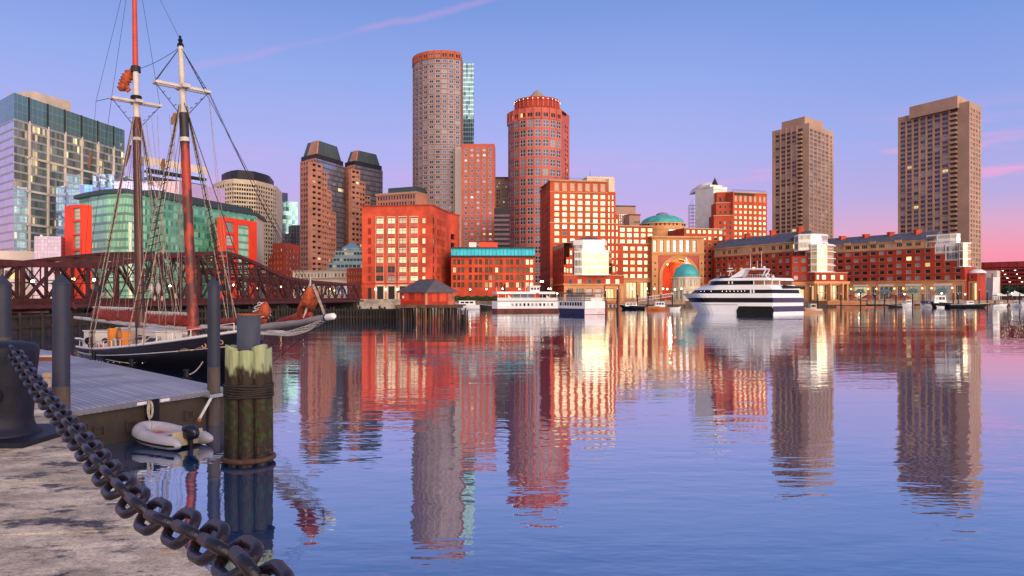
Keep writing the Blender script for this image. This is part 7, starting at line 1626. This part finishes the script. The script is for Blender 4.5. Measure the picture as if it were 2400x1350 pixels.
bt = S(-4.25, 0, 3.0); bb = S(.4, 0, 2.52)
fe = FC+v3(PT, 0)*1.08
line('stay', fe, S(-3.5, 0, 3.55), .013, .25); line('stay', fe+a*.1, S(-3.2, 0, 3.5), .013, .1); line('stay', FT, bt, .013); line('stay', FC-a*.5, S(.2, 0, 2.7), .018)
line('halyard', fe, S(3.5, .4, 2.2), .009, 0, rigl); line('halyard', fe, S(2.8, .3, 2.2), .009, 0, rigl)
fl_ = W(225, 237, 36.5); line('halyard', MTop, fl_, .009); line('halyard', fl_, S(19.5, -.6, 2.5), .009); mb = MB(); mb.tube(fl_, MC-v3(PT, 0)*1.06, .016, n=4); mb.build('spreader', rig, sch)
line('halyard', MC-v3(PT, 0)*1.06, S(17.5, -1.2, 1.2), .010)
random.seed(21)
for k in range(13):
    t1 = 6.4+.42*k; p = lerp(MC-a*1.0, FC-a*1.0, max(0, 1-k/7)) if k < 7 else MC-a*random.uniform(.4, 1.4); o_ = random.uniform(-.9, .9); line('halyard', p+v3(PT, 0)*random.uniform(-.2, .2), S(t1+random.uniform(-.3, .3), o_, 1.6), .010, 0, rigl)
for k in range(8): line('halyard', MC-a*random.uniform(.3, 1.2), S(13.4+.8*k, random.uniform(-.5, .5), 2.6), .009, 0, rigl)
for k in range(6): line('halyard', FC-a*random.uniform(.3, 1.4), S(6.6+.75*k, random.uniform(-.4, .4), 2.6), .010, 0, rigl)
blockm = M('wooden_block', (.55, .38, .30), .6, scale=4)
for px, y, d, h in ((354, 677, 31, .25), (371, 676, 31.5, .26), (240, 690, 33, .11), (252, 692, 33, .12), (264, 690, 33, .11), (363, 699, 31, .13), (380, 700, 31, .13), (411, 694, 30.5, .12), (382, 588, 32, .16), (284, 340, 34, .10), (311, 325, 34.5, .1)):
    mb = MB(); mb.ball(W(px, y, d), h*.42, 8, 0, 2.3); mb.build('block', blockm if h < .2 else whm, sch)
for px0, y0, px1, y1, d in ((306, 340, 294, 390, 34.5), (412, 265, 403, 292, 29.5), (384, 372, 381, 402, 31), (214, 355, 208, 395, 36)):
    mb = MB(); mb.path([W(px0, y0, d), W((px0+px1)/2-1, (y0+y1)/2, d), W(px1, y1, d)], [.05, .10, .04], 7); mb.build('rope_bundle', M('brown_rope_bundle', (.24, .11, .06), .9, scale=6) if px0 == 306 else MT['rb'], sch); MT['rb'] = bpy.data.materials['brown_rope_bundle']
# ---- furled sails, booms and gaffs
sail = M('tanbark_sail', (.30, .030, .018), .85, scale=2.5, var=.4, fine=4, bump=.03); lace = M('white_lashing', (.62, .56, .54), .8, scale=6)
def furled(t0, t1, zb, zg, nm):
    mb = MB(); rows = []; n = 44; K = 16
    for i in range(n+1):
        u = i/n; t = t0+(t1-t0)*u; h = (zg-zb)*(.50 if 0 < i < n else .30); sg = .03*math.sin(u*9.2)+.02*math.sin(u*23); r = []
        for k in range(K):
            an_ = 2*math.pi*k/K; f = 1+.16*math.sin(an_*3+u*15)+.10*math.sin(an_*5-u*31)+random.uniform(-.05, .05); r.append(S(t, .15*math.cos(an_)*f, (zb+zg)/2-.02+sg+h*math.sin(an_)*f))
        rows.append(r)
    mb.grid(rows, 0, True, True); mb.face(rows[0][::-1]); mb.face(rows[-1]); o = mb.build('furled_sail', sail, sch)
    for k in range(int((t1-t0)/.35)):
        t = t0+.2+.35*k; mb = MB(); mb.path([S(t+.02*math.cos(3*a_), .10*math.cos(a_), zg+.02+.10*math.sin(a_)) for a_ in [j*math.pi/8 for j in range(16)]], .014, 4, closed=True); mb.build('gasket', lace, o)
    return o
spar('boom', S(12.4, 0, 2.32), S(23, 0, 2.45), .12, .09, whm, 10); spar('gaff', S(12.7, .05, 3.02), S(19.6, .05, 3.06), .085, .065, whm, 10); furled(13.1, 19.4, 2.42, 3.0, 'main')
spar('boom', S(6.1, 0, 2.30), S(12.0, 0, 2.38), .10, .08, whm, 10); spar('gaff', S(6.4, .05, 2.9), S(11.6, .05, 2.88), .08, .06, whm, 10); furled(6.8, 11.5, 2.42, 2.86, 'fore')
spar('boom', S(5.2, 0, 2.44), S(1.6, 0, 2.5), .085, .075, whm, 10)
mb = MB(); mb.path([S(3.6-.35*k, 0, 2.66+.03*math.sin(k*2)+.02*k) for k in range(8)], [.05, .10, .12, .13, .12, .12, .10, .06], 8); mb.build('furled_sail', sail, sch)
mb = MB(); mb.path([S(-.1+.15*math.sin(k), .05*math.cos(k*2), 2.75+.11*k) for k in range(7)], [.10, .22, .25, .22, .2, .16, .06], 10); j0 = mb.build('furled_sail', M('orange_tan_sail', (.44, .085, .03), .85, scale=5, var=.5, bump=.02), sch)
orange = bpy.data.materials['orange_tan_sail']
for k in range(5): mb = MB(); mb.path([S(.05+.26*math.cos(a_+k), .22*math.sin(a_), 2.9+.12*k+.05*math.cos(a_*2)) for a_ in [j*math.pi/8 for j in range(16)]], .018, 5, closed=True); mb.build('lashing', lace, j0)
# heap of red jib lashed on the bowsprit
zB = lambda s: 2.52+(3.0-2.52)*(s+.0)/4.3
rows = []; K = 18
for i, (s, r, zo) in enumerate(((1.2, .06, .12), (1.8, .10, .15), (2.4, .13, .18), (2.8, .20, .26), (3.05, .34, .42), (3.2, .36, .62), (3.3, .30, .82), (3.34, .16, 1.0), (3.36, .05, 1.08))):
    rows.append([S(-s-.20*math.cos(an_)*r*3*(1+.25*math.sin(an_*4+i)), r*.8*math.sin(an_)*(1+.2*math.sin(an_*3+i*2)), zB(s)+zo+.55*r*math.sin(an_*2+i)*(1 if i < 4 else .35)+(r*.8*math.cos(an_) if i < 4 else 0)) for an_ in [2*math.pi*k/K for k in range(K)]])
mb = MB(); mb.grid(rows, 0, True, True); jb = mb.build('furled_jib', orange, sch)
mb = MB(); mb.path([S(-1-.25*k, 0, zB(1+.25*k)+.16+.03*math.sin(k*3)) for k in range(10)], [.05, .08, .09, .11, .10, .12, .12, .14, .12, .08], 8); mb.build('furled_sail', sail, sch)
for k in range(9):
    mb = MB(); b0 = S(-3.32, 0, zB(3.3)+1.02); mb.path([b0+v3(AF, 0)*(.10+.42*math.sin(w*math.pi)*math.cos(.2*k))*(1-.03*k)+Vector((0, 0, -.62*w+.04*k-.2*math.sin(w*math.pi)*(k/9))) for w in [j/10 for j in range(11)]], .017, 5); mb.build('rope_hank', lace, jb)
line('stay', S(-3.40, 0, zB(3.4)+1.1), S(-4.1, 0, zB(4.1)+.1), .05, 0, rigl); line('stay', S(-3.36, 0, zB(3.4)+.95), S(-3.0, -.1, zB(3)+.1), .03, 0, lace)
# topsail bundle at the main cap
pts = [W(319, 168, 34.3), W(305, 172, 34.2), W(296, 185, 34.1), W(289, 198, 34.1), W(282, 212, 34)]
mb = MB(); rows = []
cp_ = [catmull(pts, i/24*4) for i in range(25)]
mb.path(cp_, [(.08+.15*math.sin(i/24*math.pi)**.5+.05*math.sin(i*2.1)) for i in range(25)], 10); mb.path([W(296, 200, 34), W(301, 210, 34), W(297, 216, 34)], [.08, .12, .05], 8); mb.build('furled_topsail', orange, sch)
# ---- bowsprit and netting
bs_ = spar('bowsprit', S(1.2, 0, 2.44), bt, .135, .095, M('grey_white_spar', (.30, .275, .27), .5, scale=2, var=.15)); mb = MB(); d__ = (bt-bb).normalized(); mb.path([bt-d__*.1, bt-d__*.02], .112, 12); mb.build('band', M('navy_band', (.02, .03, .12), .4), bs_); mb = MB(); mb.path([bt-d__*.02, bt+d__*.34, bt+d__*.38], [.10, .10, .06], 12); mb.build('tip', wh, bs_)
for s_ in (-1, 1):
    ed = lambda u: S(.2-4.2*u, s_*(.75*(1-u)+.10), zB(4.2*u)-.10-.36*math.sin(u*math.pi)*.6)
    mb = MB(); mb.path([ed(j/16) for j in range(17)], .013, 4)
    for j in range(22):
        u = j/22; p = ed(u); q = S(.2-4.2*min(1, u+.05), 0, zB(4.2*u)-.34*math.sin(u*math.pi)-.05); q2 = S(.2-4.2*max(0, u-.05), 0, zB(4.2*u)-.34*math.sin(u*math.pi)-.05); mb.path([p, q], .009, 4); mb.path([p, q2], .009, 4)
    mb.path([S(.2-4.2*j/16, 0, zB(4.2*j/16)-.05-.34*math.sin(j/16*math.pi)) for j in range(17)], .012, 4); mb.path([lerp(ed(j/16), S(.2-4.2*j/16, 0, zB(4.2*j/16)-.34*math.sin(j/16*math.pi)-.05), .5) for j in range(17)], .009, 4); mb.build('bowsprit_net', lace, sch)
line('bobstay', bt, S(1.1, 0, .6), .014, 0, rig)
# ---- deck fittings
dz = lambda t: shr(t)-.38
def sbox(t0, t1, o0, o1, z0, z1, name, m, par=sch, tp=0):
    mb = MB(); q = [S(t1, o0, 0), S(t0, o0, 0), S(t0, o1, 0), S(t1, o1, 0)]; q = [Vector(p[:2]) for p in q]; c = sum(q, Vector((0, 0)))/4; mb.frust(q, z0, [lerp(p, c, tp) for p in q], z1); return mb.build(name, m, par)
cab = M('cabin_white', (.78, .73, .70), .5, scale=1, var=.08)
dh = sbox(14.3, 16.0, -1.35, -.1, dz(15), 1.95, 'deck_house', cab); mb = MB(); mb.path([S(15.0, -1.36, dz(15)+.15), S(15.05, -1.4, 1.3), S(14.9, -1.37, 1.6), S(14.5, -1.4, 1.75)], .035, 6); mb.build('pipe', MT['dark'], dh); sbox(14.25, 16.05, -1.4, -.05, 1.95, 2.0, 'roof', MT['white'], dh)
mb = MB(); mb.box(S(15.6, -1.36, 1.5), v3(AF, 0)*.06, v3(PT, 0)*.01, (0, 0, .12)); mb.build('vent', MT['dark'], dh)
tc = sbox(8.3, 13.4, -.65, .95, dz(11), 2.15, 'trunk_cabin', cab, sch, .01); sbox(8.25, 13.45, -.7, 1.0, 2.15, 2.19, 'roof', MT['white'], tc)
for t in (9.2, 10.2, 11.6): mb = MB(); mb.box(S(t, -.66, 1.85), v3(AF, 0)*.2, v3(PT, 0)*.015, (0, 0, .1)); mb.build('porthole', MT['dark'], tc)
mb = MB(); mb.face([S(8.9, -1.25, 1.38), S(7.6, -1.25, 1.45), S(7.6, -.66, 2.0), S(8.9, -.66, 1.98)]); mb.face([S(7.6, -1.25, 1.40), S(8.9, -1.25, 1.33), S(8.9, -.66, 1.93), S(7.6, -.66, 1.95)]); mb.build('skylight', MT['pale'], sch); mb = MB(); mb.box(S(8.2, -1.0, 1.70), v3(AF, 0)*.36, Vector((PT.x*.2, PT.y*.2, .19)), (0, 0, .015)); mb.build('skylight_pane', MT['dark'], sch)
orp = M('orange_locker_paint', (.80, .24, .02), .45, scale=1.5)
lk = sbox(10.3, 10.8, -1.35, -.95, dz(10.5), 2.12, 'locker', orp); mb = MB(); mb.box(S(10.55, -1.36, 1.7), v3(AF, 0)*.2, v3(PT, 0)*.012, (0, 0, .16)); mb.build('door', M('darker_orange_door', (.55, .13, .015), .5), lk)
sbox(12.2, 12.5, -1.3, -1.0, dz(12), 2.2, 'locker', orp)
mb = MB(); mb.path([S(11.3, -1.2, dz(11)+.1), S(11.25, -1.22, 1.7), S(11.2, -1.2, 2.25)], [.10, .16, .06], 8); mb.build('rope_bundle', MT['rb'], sch)
mb = MB(); mb.path([S(11.0, -1.45, 1.45)+v3(AF, 0)*.20*math.cos(a_)+Vector((0, 0, .34*math.sin(a_))) for a_ in [j*math.pi/10 for j in range(20)]], .05, 6, closed=True); mb.build('lifebuoy', whm, sch)
mb = MB(); mb.path([S(13.5, -1.35, 1.12)+v3(AF, 0)*.24*math.cos(a_)+Vector((0, 0, .24*math.sin(a_))) for a_ in [j*math.pi/10 for j in range(20)]], .075, 8, closed=True); mb.build('lifebuoy', MT['portal_red'], sch)
mb = MB(); p = S(14.0, -1.5, 0); mb.lathe([(.13, dz(14)), (.13, 1.25), (.11, 1.3)], Vector(p[:2]), 14); mb.path([S(14.0, -1.5, 1.28), S(14.0, -1.52, 1.45), S(13.95, -1.68, 1.58)], [.12, .15, .20], 12); cw = mb.build('vent_cowl', M('chromed_vent', (.42, .42, .44), .25, metal=.8), sch); mb = MB(); mb.ball(S(13.93, -1.70, 1.6), .16, 10); mb.build('mouth', MT['black'], cw)
mb = MB(); mb.ball(S(12.9, -1.3, 1.62), .13, 8); mb.build('compass', MT['dark'], sch)
mb = MB(); mb.lathe([(.36, dz(6)+.1), (.40, 1.95), (.46, 2.0), (.46, 2.06), (.3, 2.08)], Vector(S(5.9, 0, 0)[:2]), 16, 0, False)
for k in range(12): an_ = k*math.pi/6; p = S(5.9, 0, 2.0)+Vector((.42*math.cos(an_), .42*math.sin(an_), 0)); mb.path([p+Vector((0, 0, .12)), p+Vector((.04, .02, -.25)), p+Vector((.0, 0, -.75))], [.03, .07, .06], 5)
mb.build('fife_rail', M('weathered_pinrail', (.42, .33, .29), .7, scale=3, var=.3), sch)
mb = MB(); mb.lathe([(.30, 2.30), (.30, 2.40), (.24, 2.44)], Vector(S(5.92, 0, 0)[:2]), 16); mb.build('boom_collar', M('red_collar', (.50, .07, .03), .6), sch)
for k in range(16):
    t = 1.0+k*1.08
    for s_ in (-1, 1):
        mb = MB(); p = S(t, s_*hb(t)*.98, shr(t)); mb.tube(p, p+Vector((0, 0, .34)), .02, n=5); mb.build('stanchion', MT['white_metal'], sch)
for s_ in (-1, 1): mb = MB(); mb.path([S(1+.5*k, s_*hb(1+.5*k)*.98, shr(1+.5*k)+.34) for k in range(34)], .012, 4); mb.build('lifeline', MT['white_metal'], sch)
mb = MB(); mb.path([S(15.8+.25*k, -1.28-.06*math.sin(k), shr(16)+.42) for k in range(8)], .05, 6); mb.build('stern_rail', wh, sch)
mb = MB(); mb.box(S(17.0, .2, 1.15), v3(AF, 0)*.5, v3(PT, 0)*.7, (0, 0, .28)); mb.build('stern_box', MT['pale'], sch)
# ---- mooring lines from the schooner to the bitts
bt1, bt2, bt3 = [PX(*q) for q in ((220, 843), (309, 860), (437, 887))]
mrope([v3(bt3, zp+.05)]+sag(v3(bt3, zp+.12), S(2.4, -hb(2.4)-.05, 1.3), .12), .022, 'pale mooring rope rising from the near bitt to the schooner bow')
mrope(sag(v3(bt2, zp+.12), S(16.8, -hb(16.8)-.03, .85), .05), .018, 'pale mooring rope from the middle bitt to the schooner stern')
